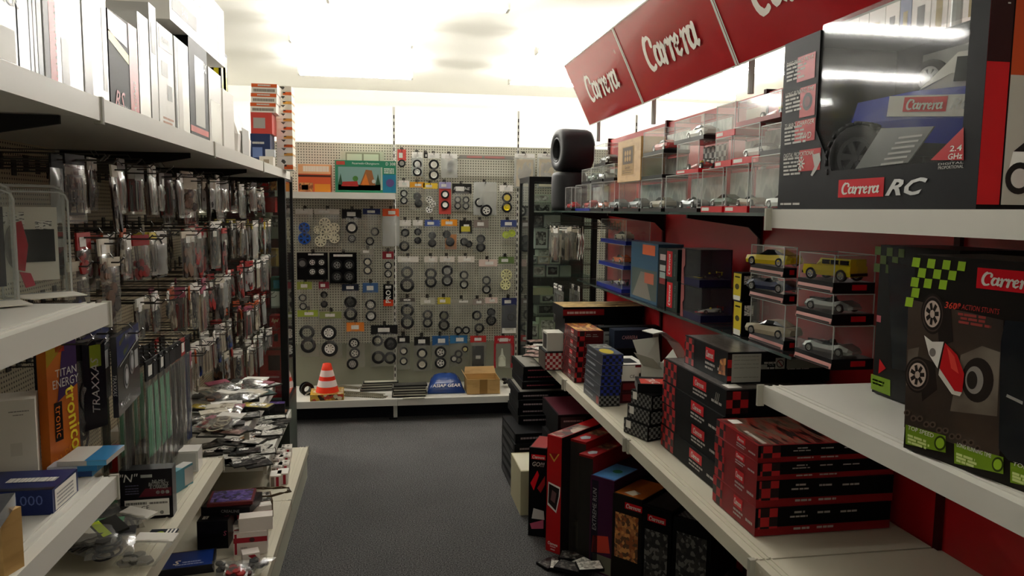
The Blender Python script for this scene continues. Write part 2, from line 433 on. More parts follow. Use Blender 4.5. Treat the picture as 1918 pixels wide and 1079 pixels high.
# ================================================================ shelving
PEGL = pegboard('pegboard_beige', 'cfc3a4', '4a4030', 0.0135, 0.0032, 'Y')
PEGB = pegboard('pegboard_back', 'bdbba9', '55534a', 0.0205, 0.0050, 'X')
PANEL = mat('8f907f', 0.5)
DARKP = mat('191817', 0.6)
GROOVE = mat('a9a698', 0.5)
def shelf_board(parent, x0, x1, y0, y1, ztop, front, m=WHITE, th=0.032, ends=True, name='shelf'):
    """metal shelf with a folded price rail along one side; front in '+x','-x','-y'"""
    o = block(name, m, parent, x0, x1, y0, y1, ztop-th, ztop)
    s = MB(); h = 0.042
    if front == '+x':
        s.box(x1, x1+.012, y0, y1, ztop-h, ztop+.002); s.box(x1-.035, x1-.030, y0, y1, ztop, ztop+.0025); s.box(x1-.018, x1-.014, y0, y1, ztop, ztop+.0025)
    elif front == '-x':
        s.box(x0-.012, x0, y0, y1, ztop-h, ztop+.002); s.box(x0+.030, x0+.035, y0, y1, ztop, ztop+.0025); s.box(x0+.014, x0+.018, y0, y1, ztop, ztop+.0025)
    else:
        s.box(x0, x1, y0-.012, y0, ztop-h, ztop+.002)
    me = s.mesh('price_rail', m)
    r = ob('price_rail', me, parent)
    if ends:
        if front in ('+x', '-x'):
            xe = x1+.012 if front == '+x' else x0-.012
            for ye in (y0, y1):
                block('end_cap', GROOVE, parent, xe-.014, xe+.003, ye-.004, ye+.004, ztop-h-.006, ztop+.004)
    return o
# ---- left row: four bays, boundaries every metre along the aisle
LB = [0.60, 1.60, 2.59, 3.60, 4.60]
LXB, LXF = -1.00, -0.55          # panel and shelf front
LZT = 1.775                      # the long top shelf
left_units = []
for i in range(4):
    y0, y1 = LB[i]+.001, LB[i+1]-.001
    u = thing('shelving_unit', ['white metal shelving bay with two narrow shelves and a white carton', 'beige perforated shelving bay hung with long green and black bags',
              'beige perforated shelving bay with a tilted tray of loose bags', 'beige perforated shelving bay beside the black glass cabinet of red boxes'][i], 'shelving', (0, 0, 0))
    ob('back_panel', MB().box(LXB-.03, LXB, y0, y1, 0.12, 2.0).mesh('back_panel', PEGL), u)
    block('upright', CREAM, u, LXB-.035, LXB+.006, y1-.03, y1, 0.0, 2.05)
    shelf_board(u, LXB, LXF, y0, y1, LZT, '+x')
    ob('bracket', MB().prism([(LXB, y1-.012, LZT-.034), (LXF-.06, y1-.012, LZT-.034), (LXF-.06, y1-.012, LZT-.05), (LXB, y1-.012, LZT-.12)], (0, .008, 0)).mesh('bracket', DARKP), u)
    left_units.append(u)
AZ, BZ, CZ, T1Z, T2Z, BASEZ = 1.378, 1.023, 0.733, 0.745, 0.36, 0.18
shelf_board(left_units[0], LXB, LXF, LB[0], LB[1]-.004, AZ, '+x')
shelf_board(left_units[0], LXB, LXF, LB[0], LB[1]-.004, BZ, '+x')
shelf_board(left_units[1], LXB, LXF, LB[1]+.004, LB[2]-.004, CZ, '+x', CREAM)
# trays in the third and fourth bays
shelf_board(left_units[2], LXB, -0.522, 2.90, 3.59, T1Z, '+x')
shelf_board(left_units[3], LXB, -0.57, 3.61, 4.59, T2Z, '+x')
BXF = -0.457
for i in (1, 2, 3):
    y0, y1 = LB[i]+.002, (LB[i+1]-.002 if i < 3 else 4.42)
    shelf_board(left_units[i], LXB, BXF, y0, y1, BASEZ, '+x', CREAM, name='base_shelf')
    block('bumper_strip', BLACK, left_units[i], BXF+.001, BXF+.008, y0, y1, BASEZ-.058, BASEZ-.045)
    block('plinth', mat('b9baa9', 0.45), left_units[i], LXB, BXF+.004, y0, y1, 0.0, BASEZ-.06)
for o_ in (block('base_shelf', CREAM, left_units[0], LXB, BXF, LB[0], LB[1]-.002, BASEZ-.03, BASEZ), block('plinth', mat('b9baa9', 0.45), left_units[0], LXB, BXF, LB[0], LB[1]-.002, 0, BASEZ-.03)): pass

# ---- back row
BY = 6.06
BXU = [x_at(741, BY, 1.5), x_at(971, BY, 1.5)]
bw = BXU[1]-BXU[0]
BZT = 2.075
UPR = grain('slotted_upright', 'd8d6ca', 'cfcdc0', 5)
back_units = []
for i in range(3):
    x0 = BXU[0]+(i-1)*bw+.001; x1 = x0+bw-.002
    u = thing('shelving_unit', ['perforated display bay with a traffic cone on its base shelf', 'perforated display bay of wheel bags with a brown carton on its base shelf', 'perforated display bay behind the black-framed glass cabinet of small boxes'][i], 'shelving')
    ob('back_panel', MB().box(x0, x1, BY, BY+.03, 0.50, BZT).mesh('back_panel', PEGB), u)
    block('lower_panel', PANEL, u, x0, x1, BY, BY+.03, 0.1, 0.499)
    up = MB().box(x1-.018, x1, BY-.008, BY+.034, 0, 2.36)
    uo = ob('upright', up.mesh('upright', WHITE), u)
    sl = MB()
    for k in range(42):
        sl.box(x1-.013, x1-.005, BY-.0095, BY-.0075, 0.22+k*.05, 0.22+k*.05+.028)
    ob('slot', sl.mesh('slot', BLACK), uo)['kind'] = 'stuff'
    if i < 2:
        bs = block('base_shelf', WHITE, u, x0, x1, 5.545, BY, 0.13, 0.165)
        ob('price_rail', MB().box(x0, x1, 5.53, 5.545, 0.118, 0.168).mesh('price_rail', WHITE), u)
        block('plinth', mat('15151a', 0.7), u, x0, x1, 5.66, 5.70, 0.0, 0.13)
        block('foot', WHITE, u, x1-.028, x1, 5.60, 5.66, 0.012, 0.13)
        block('foot_plate', BLACK, u, x1-.06, x1, 5.585, 5.66, 0, 0.012)
    back_units.append(u)
BSZ = z_at(362, 0.0, 5.76)
_x0 = BXU[0]-bw
block('shelf', WHITE, back_units[0], _x0+.004, BXU[0]-.004, 5.76, BY, BSZ-.03, BSZ)
block('price_rail', WHITE, back_units[0], _x0+.004, BXU[0]-.004, 5.748, 5.76, BSZ-.045, BSZ+.002)

# ---- right row: red-backed bays
RB = [0.68, 1.68, 2.69, 3.70, 4.70]
RXB, RXF = 1.42, 0.92
REDP = grain('red_back_panel', '9c1218', 'a9161b', 3, rough=0.35)
SHZ = 0.705
right_units = []
for i in range(4):
    y0, y1 = RB[i]+.001, RB[i+1]-.001
    u = thing('shelving_unit', ['white shelving bay with two deep shelves of large toy car boxes', 'red-backed shelving bay with a tall stack of red and black racing set boxes',
              'red-backed shelving bay with a folded-open white carton', 'red-backed shelving bay beside the glass cabinet of small boxes'][i], 'shelving')
    ob('back_panel', MB().box(RXB, RXB+.03, y0, y1, 0.06, 2.02).mesh('back_panel', REDP), u)
    block('upright', mat('3a0a0c', 0.5), u, RXB-.012, RXB+.035, y1-.02, y1, 0, 2.03)
    if i > 0:
        shelf_board(u, RXF, RXB-.012, y0, y1, SHZ, '-x', CREAM)
        block('rail_clip', GROOVE, u, RXF-.016, RXF-.004, y1-.03, y1-.012, SHZ-.05, SHZ+.006)
        block('base_shelf', DARKP, u, 1.24, RXB-.012, y0, y1, 0.10, 0.13)
        block('plinth', DARKP, u, 1.25, RXB-.012, y0, y1, 0, 0.10)
        block('bracket', DARKP, u, RXF+.06, RXB-.012, y1-.02, y1-.012, SHZ-.12, SHZ-.033)
    right_units.append(u)
NZ1, NZ2 = 1.150, 1.577
for z_ in (NZ1, NZ2):
    shelf_board(right_units[0], RXF, RXB, RB[0], RB[1]-.006, z_, '-x', WHITE)
shelf_board(right_units[0], RXF, RXB, RB[0], RB[1]-.006, SHZ, '-x', CREAM)
block('base_shelf', DARKP, right_units[0], 1.24, RXB, RB[0], RB[1]-.002, 0.10, 0.13)
block('plinth', DARKP, right_units[0], 1.25, RXB, RB[0], RB[1]-.002, 0, 0.10)
# glass shelves on black arms
GZT, GXT = 1.570, 1.05
GZM, GXM = 1.146, 1.19
GLASSEDGE = mat('3c4a46', 0.15)
def glass_shelf(u, x0, x1, y0, y1, zt):
    g = ob('glass_shelf', MB().box(x0, x1, y0, y1, zt-.008, zt).mesh('glass_shelf', GLASS), u)
    ob('polished_edge', MB().box(x0-.002, x0, y0, y1, zt-.009, zt+.0005).mesh('polished_edge', GLASSEDGE), u)
    return g
for i in (1, 2, 3):
    y0, y1 = RB[i], RB[i+1]
    ym0 = max(y0, 2.03)
    glass_shelf(right_units[i], GXT, RXB-.014, y0+.002, y1-.002, GZT)
    glass_shelf(right_units[i], GXM, RXB-.014, ym0+.002, y1-.002 if i < 3 else 4.56, GZM)
    for zz, xf in ((GZT, GXT+.06), (GZM, GXM+.04)):
        for yb in (y1-.03,):
            ob('arm', MB().prism([(RXB-.012, yb, zz-.009), (xf, yb, zz-.009), (xf, yb, zz-.022), (RXB-.06, yb, zz-.055), (RXB-.012, yb, zz-.10)], (0, .012, 0)).mesh('arm', BLACK), right_units[i])

# ================================================================ red sign boards
SIGNRED = mat('a3161c', 0.22, coat=0.3)
SA = math.atan2(0.17, 0.357)
SB = [4.60, 3.605, 2.60, 1.60]
TM = mat('efe9df', 0.4)
for i in range(3):
    y1, y0 = SB[i], SB[i+1]
    c = Carton('sign_board', ['red sign board with white script over the stacked black tyres', 'red sign board with white script over the clear car cases', 'red sign board with white script over the large boxed truck'][i],
               'sign', y1-y0-.004, 0.02, 0.395, (1.27, (y0+y1)/2, 2.10), -math.pi/2, SIGNRED)
    c.o.rotation_euler = (SA, 0, -math.pi/2)
    c.logo('f', 0.52, 0.50, 0.165, TM)
    c.text('®', 'f', 0.90, 0.74, 0.022, TM)
    for (u0, u1, v0, v1) in ((0, 1, 0.985, 1.0), (0, 1, 0, 0.015)):
        c.panel('f', u0, v0, u1, v1, WHITE, 0.003, 'frame_strip')
    c.panel('f', 0.0, 0, 0.008, 1, WHITE, 0.003, 'frame_strip')
    if i < 2: c.panel('f', 0.985, 0, 1, 1, WHITE, 0.0035, 'frame_strip')
    for yy in ([y0] if i else [y1-.02, y0]):
        o = ob('post', MB().tube([(1.315, yy+.01, 2.0), (1.315, yy+.01, 2.14)], 0.012, 8).mesh('post', mat('b9bab6', .35)))
        o.parent = c.o; bpy.context.view_layer.update(); o.matrix_parent_inverse = c.o.matrix_world.inverted()

# ================================================================ reusable builders
def tyre_mesh(m=RUBBER, tread=False):
    def make():
        b = MB()
        b.lathe([(0.60, -.34), (0.66, -.38), (0.88, -.40), (0.97, -.34), (1.0, -.2), (1.0, .2), (0.97, .34), (0.88, .40), (0.66, .38), (0.60, .34)], 22, 'y', 0, closed=True)
        if tread:
            for k in range(22):
                a = 2*math.pi*k/22
                for s_ in (-1, 1):
                    c, sn = math.cos(a+s_*.07), math.sin(a+s_*.07)
                    p = Vector((c*1.0, s_*.2, sn*1.0)); t = Vector((-sn, 0, c))*.09; r_ = Vector((c, 0, sn))*.09; w_ = Vector((0, .17, 0))
                    b.prism([p-t-w_, p+t-w_, p+t+w_, p-t+w_], r_)
        return b.mesh('tyre', m, True)
    return cached(('tyre', m.name, tread), make)
def rim_mesh(style, m):
    def make():
        b = MB()
        if style == 'disc':
            b.lathe([(0.0, -.30), (0.16, -.32), (0.18, -.22), (0.46, -.18), (0.52, -.33), (0.62, -.35), (0.62, .3)], 20, 'y')
        else:
            n = {'spoke': 6, 'spoke8': 8, 'spoke5': 5}[style]
            b.lathe([(0.50, -.2), (0.50, -.33), (0.62, -.36), (0.62, .3), (0.5, .3)], 22, 'y')
            b.lathe([(0.0, -.30), (0.13, -.31), (0.16, -.2), (0.0, -.2)], 10, 'y')
            for k in range(n):
                a = 2*math.pi*k/n
                d = Vector((math.cos(a), 0, math.sin(a))); t = Vector((-d.z, 0, d.x))
                b.prism([d*.1-t*.075+Vector((0, -.29, 0)), d*.54-t*.11+Vector((0, -.32, 0)), d*.54+t*.11+Vector((0, -.32, 0)), d*.1+t*.075+Vector((0, -.29, 0))], (0, .08, 0))
            b.lathe([(0.0, -.06), (0.6, -.06)], 16, 'y', 1)
        return b.mesh('rim', [m, BLACK])
    return cached(('rim', style, m.name), make)
def wheel(parent, loc, r, style='spoke', m=None, rz=0.0, tyre=True, tm=None, tread=False, wid=1.0, rx=0.0):
    m = m or WHITE
    if not tyre:
        return ob('wheel', rim_mesh(style, m), parent, loc, (rx, 0, rz), (r/.62, r/.62*wid, r/.62))
    w = ob('wheel', tyre_mesh(tm or RUBBER, tread), parent, loc, (rx, 0, rz), (r, r*wid, r))
    if style: ob('rim', rim_mesh(style, m), w)
    return w

def film_mesh(seed, m):
    def make():
        r = random.Random(seed); n = 8; b = MB(); rows = {}
        for side in (-1, 1):
            for j in range(n+1):
                for i in range(n+1):
                    u, v = i/n, j/n
                    e = min(1, 4*u*(1-u)*1.25)*min(1, 4*v*(1-v)*1.1)
                    edge = i in (0, n) or j in (0, n)
                    y = 0 if edge else side*(0.5*e*(0.75+r.uniform(-.3, .3)))
                    rows[side, i, j] = len(b.v)
                    b.v.append((u-.5+r.uniform(-.02, .02)*(j > 0), y, v+r.uniform(-.015, .015)*(j < n)))
            for j in range(n):
                for i in range(n):
                    q = (rows[side, i, j], rows[side, i+1, j], rows[side, i+1, j+1], rows[side, i, j+1])
                    b.f.append(q if side < 0 else q[::-1]); b.m.append(0)
        return b.mesh('film', m, True)
    return cached(('film', seed, m.name), make)
def content_mesh(kind, seed, ms):
    def make():
        r = random.Random(seed*13+5); b = MB()
        if kind == 'rods':
            for k in range(7):
                x = -.4+.8*k/6+r.uniform(-.08, .08); m = r.randrange(len(ms))
                b.tube([(x, r.uniform(-.2, .2), .02+r.uniform(0, .1)), (x+r.uniform(-.15, .15), r.uniform(-.2, .2), .9+r.uniform(-.2, .08))], r.uniform(.03, .07), 5, m)
        elif kind == 'lumps':
            for k in range(11):
                x, z = r.uniform(-.42, .3), r.uniform(0, .8)**1.4; s = r.uniform(.1, .26)
                a = r.uniform(0, 3); p = [(x+s*math.cos(a+t*math.pi/3), -.35+r.uniform(-.1, .3), z+.1+s*.8*math.sin(a+t*math.pi/3)) for t in range(6)]
                y0 = p[0][1]; b.prism([(q[0], y0, q[2]) for q in p], (0, .3, 0), r.randrange(len(ms)))
        elif kind == 'rings':
            for k in range(5):
                cx, cz, R = r.uniform(-.15, .15), .2+.15*k, r.uniform(.2, .34)
                b.tube([(cx+R*math.cos(t*math.pi/7), -.1*k+.2, cz+R*math.sin(t*math.pi/7)) for t in range(15)], .045, 5, k % len(ms))
        elif kind == 'sprue':
            for k in range(4): b.box(-.42, .42, -.06, .06, .1+.25*k, .15+.25*k, 0)
            for k in range(3): b.box(-.40+.38*k, -.36+.38*k, -.06, .06, .1, .9, 0)
            for k in range(9):
                x, z = r.uniform(-.38, .25), r.uniform(.12, .8); b.box(x, x+r.uniform(.06, .18), -.15, .15, z, z+r.uniform(.05, .14), r.randrange(len(ms)))
        elif kind == 'strips':
            for k in range(6):
                x = -.45+.15*k; b.prism([(x, -.1-.03*k, 0), (x+.12, -.1-.03*k, r.uniform(0, .06)), (x+.12+r.uniform(-.04, .04), -.1, 1), (x+r.uniform(-.04, .04), -.1, .97)], (0, .04, 0), k % len(ms))
        else:
            b.box(-.5, .5, -.5, .5, 0, 1)
        return b.mesh('contents', ms)
    return cached((kind, seed, tuple(m.name for m in ms)), make)
LABELM = art('price_label', ['efece4', 'efece4', 'efece4', '5b5a58'], 160, 0.6, (1, 1, 3))

def bag(name, label, cat, base, rz, w, h, head=None, hh=0.03, film=BAG, seed=0, thick=0.02, group=None, tilt=0.0, sticker=None):
    """header-card bag; base = bottom centre, front looks to local -y"""
    t = thing(name, label, cat, base, rz, group, rx=tilt)
    if head is not None:
        ob('header_card', boxmesh(head), t, (0, 0, h-hh), (0, 0, 0), (w*.96, .005, hh))
    if film is not None:
        ob('film', film_mesh(seed, film), t, (0, 0, 0), (0, 0, 0), (w, thick, h-hh*.7 if head is not None else h))
    if sticker:
        u, v, sw, sh = sticker
        ob('price_sticker', boxmesh(LABELM), t, (u*w, -.0035-thick*.0, v*h), (0, 0, 0), (sw, .001, sh))
    return t
def contents(t, kind, seed, ms, w, h, z0=0.0, thick=0.015):
    return ob('contents', content_mesh(kind, seed, ms), t, (0, 0, z0), (0, 0, 0), (w, thick, h))
def hook_mesh(L, plate=False):
    def make():
        b = MB(); b.tube([(0, 0, 0), (0, -L, 0), (0, -L-.012, .012)], .0022, 5)
        b.tube([(0, 0, .022), (0, -L+.02, .022), (0, -L+.012, .010)], .0015, 4)
        b.box(-.012, .012, -.004, 0, -.012, .034)
        return b.mesh('peg_hook', WIRE)
    return cached(('hook', round(L, 3)), make)
def hook(loc, rz, L, label, group):
    return tag(ob('peg_hook', hook_mesh(L), None, loc, (0, 0, rz)), label, 'hook', group)

# ---- small cars
def loft(b, st, ring, m=0, topm=None, nside=2):
    """st: (x, halfwidth, zlow, ztop, topfrac)"""
    idx = []
    for (x, hw, zl, zt, tf) in st:
        pts = [(-hw*.92, zl), (-hw, zl+(zt-zl)*.45), (-hw*tf, zt), (hw*tf, zt), (hw, zl+(zt-zl)*.45), (hw*.92, zl)]
        idx.append([len(b.v)+k for k in range(6)]); b.v += [(x, y, z) for y, z in pts]
    for i in range(len(idx)-1):
        for k in range(6):
            k2 = (k+1) % 6
            b.f.append((idx[i][k], idx[i][k2], idx[i+1][k2], idx[i+1][k])); b.m.append(topm if (topm is not None and k == 2) else m)
    b.f.append(tuple(idx[0])[::-1]); b.m.append(m); b.f.append(tuple(idx[-1])); b.m.append(m)
def car(kind, L, loc, rz, paint, label, group=None, second=None, rimm=None, name='model_car', cat='toy car'):
    t = thing(name, label, cat, loc, rz, group); second = second or BLACK; rimm = rimm or SILVER
    S = L
    def part(nm, b, ms, sm=False): return ob(nm, b.mesh(nm, ms, sm), t, (0, 0, 0), (0, 0, 0), S)
    wr, wx, wy, wz = .075, .30, .185, .075
    if kind == 'coupe':
        b = MB(); loft(b, [(-.5, .14, .06, .13, .8), (-.44, .19, .04, .17, .85), (-.2, .21, .035, .185, .9), (.05, .205, .035, .185, .9), (.3, .21, .035, .20, .85), (.44, .19, .05, .19, .85), (.5, .15, .07, .16, .8)], 6); body = part('body', b, paint)
        b = MB(); loft(b, [(-.16, .17, .18, .19, .9), (-.02, .17, .18, .275, .75), (.16, .17, .18, .28, .75), (.38, .16, .18, .2, .8)], 6, 0, 1); part('cabin', b, [mat('16191b', 0.1), paint])
        b = MB(); b.box(-.44, -.05, -.05, .05, .186, .190); part('racing_stripe', b, second)
    elif kind == 'hummer':
        b = MB(); loft(b, [(-.5, .21, .12, .20, .95), (-.48, .22, .09, .26, .95), (-.22, .225, .09, .27, .97), (.5, .225, .09, .27, .97)], 6); part('body', b, paint)
        b = MB(); loft(b, [(-.20, .215, .268, .275, .95), (-.13, .21, .268, .39, .9), (.49, .21, .268, .39, .92)], 6, 0); part('cabin', b, paint)
        b = MB()
        for x0, x1 in ((-.08, .07), (.10, .25), (.29, .46)):
            for sy in (-1, 1): b.box(x0, x1, sy*.205-.012, sy*.205+.012, .29, .365)
        b.prism([(-.205, -.17, .28), (-.205, .17, .28), (-.145, .17, .375), (-.145, -.17, .375)], (-.012, 0, 0)); part('window', b, mat('14181a', 0.08))
        b = MB(); b.box(-.525, -.5, -.2, .2, .10, .15); b.box(.5, .53, -.2, .2, .10, .15); part('bumper', b, BLACK)
        wr, wx, wy, wz = .105, .32, .2, .105
    elif kind == 'roadster':
        b = MB(); loft(b, [(-.5, .12, .06, .10, .8), (-.42, .18, .04, .16, .8), (-.3, .20, .035, .19, .75), (-.12, .195, .035, .165, .85), (.1, .195, .035, .16, .85), (.28, .205, .035, .20, .75), (.44, .17, .05, .15, .8), (.5, .12, .07, .11, .8)], 6); part('body', b, paint)
        b = MB(); b.prism([(-.07, -.15, .165), (-.07, .15, .165), (-.03, .12, .22), (-.03, -.12, .22)], (.008, 0, 0)); part('windscreen', b, mat('2a3034', 0.08))
        b = MB(); b.lathe([(0, .06), (.045, .05), (.06, 0), (.045, -.04), (0, -.05)], 10, 'z'); o = part('driver', b, second); o.location = (.06*S, -.04*S, .2*S)
        b = MB(); b.box(-.46, .1, -.03, .03, .16, .197); part('racing_stripe', b, second)
    else:  # formula
        b = MB(); loft(b, [(-.5, .03, .06, .09, .8), (-.3, .05, .05, .12, .8), (-.05, .09, .04, .15, .7), (.1, .15, .04, .14, .7), (.3, .08, .05, .17, .5), (.46, .04, .07, .12, .7)], 6); part('body', b, paint)
        b = MB(); b.box(-.52, -.42, -.19, .19, .045, .058); b.box(.42, .5, -.15, .15, .2, .215); b.box(.43, .47, -.15, -.14, .1, .23); b.box(.43, .47, .14, .15, .1, .23); part('wing', b, second)
        b = MB(); b.lathe([(0, .05), (.035, .04), (.045, 0), (0, -.03)], 10, 'z'); o = part('driver', b, mat('d8c53a')); o.location = (.03*S, 0, .16*S)
        wr, wx, wy, wz = .07, .31, .16, .07
    for sx in (-1, 1):
        for sy in (-1, 1):
            w = wheel(t, (sx*wx*S*(.97 if sx < 0 else 1), sy*wy*S, wz*S), wr*S, 'spoke', rimm, 0 if sy < 0 else math.pi, wid=.9)
    return t
def clear_case(label, w, d, h, loc, rz, basem, group=None, baseh=0.012, back=None, badge=None):
    """clear display case over a coloured plinth; front to local -y"""
    t = thing('display_case', label, 'display case', loc, rz, group)
    ob('plinth', MB().box(-w/2, w/2, -d/2, d/2, 0, baseh).mesh('plinth', basem), t)
    b = MB(); e = .0015
    b.box(-w/2+e, w/2-e, -d/2+e, d/2-e, baseh, h); b.f.pop(0); b.m.pop(0)
    ob('cover', b.mesh('cover', CLEAR), t)
    ed = MB(); k = .0012
    for sx in (-1, 1):
        for sy in (-1, 1): ed.box(sx*(w/2-e)-k, sx*(w/2-e)+k, sy*(d/2-e)-k, sy*(d/2-e)+k, baseh, h)
        ed.box(sx*(w/2-e)-k, sx*(w/2-e)+k, -d/2, d/2, h-k, h+k)
    for sy in (-1, 1): ed.box(-w/2, w/2, sy*(d/2-e)-k, sy*(d/2-e)+k, h-k, h+k)
    ob('cover_edge', ed.mesh('cover_edge', EDGEM), t)
    if back is not None:
        ob('backing_card', MB().box(-w/2+.004, w/2-.004, d/2-.006, d/2-.004, baseh, h*.93).mesh('backing_card', back), t)
    if badge is not None:
        ob('badge', MB().poly([(-w*.45, -d/2-.0006, baseh*.25), (-w*.1, -d/2-.0006, baseh*.25), (-w*.1, -d/2-.0006, baseh*.8), (-w*.45, -d/2-.0006, baseh*.8)]).mesh('badge', badge), t)
    return t
EDGEM = clear('clear_edge', (0.85, 0.88, 0.86), 0.45, 0.1)

# ================================================================ framed glass cabinets
def vitrine(name, label, x0, x1, y0, y1, z0, z1, post, thin, shelves, basem, backm, zback):
    t = thing(name, label, 'cabinet', (0, 0, 0))
    block('base_cabinet', basem, t, x0, x1, y0, y1, 0, z0)
    for (x, s0) in ((x0, 1), (x1, -1)):
        for (y, s1) in ((y0, 1), (y1, -1)):
            p = post if s1 > 0 else thin
            block('post', BLACK, t, min(x, x+s0*p), max(x, x+s0*p), min(y, y+s1*p), max(y, y+s1*p), z0, z1)
    for z in (z0, z1-.035):
        block('rail', BLACK, t, x0+post, x1-post, y0, y0+.02, z, z+.035); block('rail', BLACK, t, x0+post, x1-post, y1-.02, y1, z, z+.035)
        block('rail', BLACK, t, x0, x0+.02, y0+post, y1-thin, z, z+.035); block('rail', BLACK, t, x1-.02, x1, y0+post, y1-thin, z, z+.035)
    block('back_panel', backm, t, x0+.022, x1-.022, y1-.028, y1-.022, z0+.035, zback)
    p = .008
    for (a, b_, c, d) in ((x0+post, x1-post, y0+p, y0+p+.004), (x0+p, x0+p+.004, y0+post, y1-thin), (x1-p-.004, x1-p, y0+post, y1-thin)):
        block('pane', VITRINE, t, a, b_, c, d, z0+.035, z1-.035)
    block('pane', VITRINE, t, x0+.02, x1-.02, y0+.02, y1-.02, z1-.012, z1-.006)
    for z in shelves:
        block('glass_shelf', GLASS, t, x0+.014, x1-.014, y0+.014, y1-.014, z-.006, z)
    return t

def face_carton(name, label, cat, bl, br, ytop, zb, depth, m, group=None, mats=None, h=None):
    """carton whose front bottom edge runs between two picture points on the shelf plane zb"""
    L, R = onZ(*bl, zb), onZ(*br, zb)
    d = R-L; w = math.hypot(d[0], d[1]); rz = math.atan2(d[1], d[0])
    if h is None: h = z_at(ytop, L[0], L[1])-zb
    n = np.array([-math.sin(rz), math.cos(rz)])
    c = (L[:2]+R[:2])/2+n*depth/2
    return Carton(name, label, cat, w, depth, max(h, .004), (c[0], c[1], zb+.0004), rz, m, group, mats)
def stack(c, h, label, cat='box', m=None, dx=0.0, dy=0.0, drz=0.0, w=None, d=None, name=None, group=None, mats=None):
    """a carton laid on top of carton c (offsets in c's own axes)"""
    rz = c.o.rotation_euler.z; x, y, z = c.o.location
    ox = math.cos(rz)*dx-math.sin(rz)*dy; oy = math.sin(rz)*dx+math.cos(rz)*dy
    return Carton(name or c.o.name.split('.')[0], label, cat, w or c.w, d or c.d, h, (x+ox, y+oy, z+c.h+.0004), rz+drz, m or c.o.data.materials[0], group, mats)

# ================================================================ cartons along the long top shelf (left)
TZ = LZT+.0004
FILMW = mat('c4c3be', 0.25, 0.2, spec=.3)
FILMG = mat('85878a', 0.28, 0.2, spec=.3)
def top_carton(px0, px1, ytop, m, label, depth=.22, xf=-.575, h=None, name='product_box', zb=None):
    zb = TZ if zb is None else zb
    y0, y1 = y_at(px0, xf, zb), y_at(px1, xf, zb)
    if h is None: h = z_at(ytop, xf, y0)-zb
    return Carton(name, label, 'box', y1-y0-.002, depth, h, (xf-depth/2, (y0+y1)/2, zb), math.pi/2, m)
c = top_carton(-60, 36, 0, FILMG, 'grey film-wrapped box with a dark picture, at the end of the top shelf', h=.34)
c.panel('f', .45, .40, .95, .80, mat('4a4b4a', .3)); c.text('STICK', 'f', .80, .34, .022, WHITE, .1); c.panel('f', .05, .05, .95, .2, WHITE)
c = top_carton(38, 84, 0, FILMG, 'silver and blue striped glossy box on the top shelf beside the grey picture box', h=.33)
c.panel('f', .45, 0, .58, 1, mat('9fb2c4', .25)); c.panel('f', .62, 0, .72, 1, mat('50667c', .25)); c.panel('f', .78, 0, .98, .95, mat('263a55', .3)); c.panel('f', .70, .55, .86, .9, mat('c9cdd4', .3))
c = top_carton(86, 158, 0, FILMW, 'glossy silver box with a red spine stripe on the top shelf', h=.33)
c.panel('f', 0, 0, .12, 1, mat('2a2220', .4)); c.panel('f', .13, 0, .30, 1, RED); c.lines('f', [(.27, .31, v/30, .012) for v in range(2, 28)], WHITE); c.panel('f', .42, .05, .62, .30, mat('8f8d8a', .3)); c.panel('f', .5, .52, .95, .62, mat('77757a', .3))
c = top_carton(160, 206, 0, FILMW, 'glossy white box with a dark brown edge on the top shelf', h=.34)
c.panel('f', 0, 0, .32, 1, mat('3a2c28', .3)); c.panel('f', .78, .1, .95, .6, mat('8a8a84', .3))
c = top_carton(208, 262, 14, BOXBLK, 'black box with a yellow diagonal stripe and red spine on the top shelf')
c.shape('f', [(0, .78), (.62, .72), (.62, .97), (0, .99)], mat('23466b', .3)); c.shape('f', [(0, .80), (0, .70), (.66, .55), (.66, .65)], mat('d8c51c', .35))
c.panel('f', .68, 0, 1, 1, RED); c.text('RS', 'f', .30, .13, .04, mat('d98a8c', .4), .085, .35, .01); c.text('SYSTEM', 'f', .36, .055, .014, mat('b8b8b8', .4), .085, .2)
c.text('RACING', 'f', .84, .2, .016, WHITE, None, .2, roll=math.pi/2)
c = top_carton(264, 284, 20, FILMW, 'narrow silver film-wrapped box on the top shelf beside the black striped box'); c.panel('f', .1, .5, .5, .9, mat('bdb5ac', .3))
c = top_carton(286, 299, 28, mat('b8b7b2', .3), 'thin grey box on the top shelf with a dark picture', h=.30); c.panel('f', .2, .6, .8, .85, mat('222222', .4))
c = top_carton(300, 329, 40, mat('d9d8d2', .35), 'white box with small black pictures on the top shelf')
c.panel('f', .1, .78, .95, .97, mat('26231f', .4)); c.text('POWER', 'f', .5, .87, .014, WHITE, .075); c.panel('f', .2, .52, .6, .66, mat('8c8c86', .4)); c.panel('f', .55, .3, .85, .45, mat('5c5a55', .4)); c.lines('f', [(.2, .8, .06, .02), (.2, .9, .1, .02)], mat('b07a5a', .5))
W1 = c
c = top_carton(331, 357, 66, FILMW, 'white film-wrapped box with a dark vertical edge on the top shelf'); c.panel('f', 0, 0, .10, 1, mat('1d1a1a', .4)); c.panel('f', .2, .02, .5, .97, WHITE)
c = top_carton(358, 392, 66, BOXBLK, 'tall black box with a grey stripe and red band on the top shelf')
c.panel('f', .28, .16, .80, .86, mat('a9a9a6', .25)); c.panel('f', 0, .08, .98, .14, mat('c03528', .4)); c.text('X', 'f', .86, .80, .03, WHITE, None, .3, .01)
K1 = c
c = top_carton(394, 417, 124, mat('cfcdc8', .3), 'pale bubble-wrapped box on the top shelf beside the tall black box'); c.panel('f', .1, .05, .9, .6, FILMW)
zt = max(W1.o.location.z+W1.h, K1.o.location.z+K1.h)+.001
y0 = y_at(322, -.57, zt); y1 = y_at(424, -.57, zt)
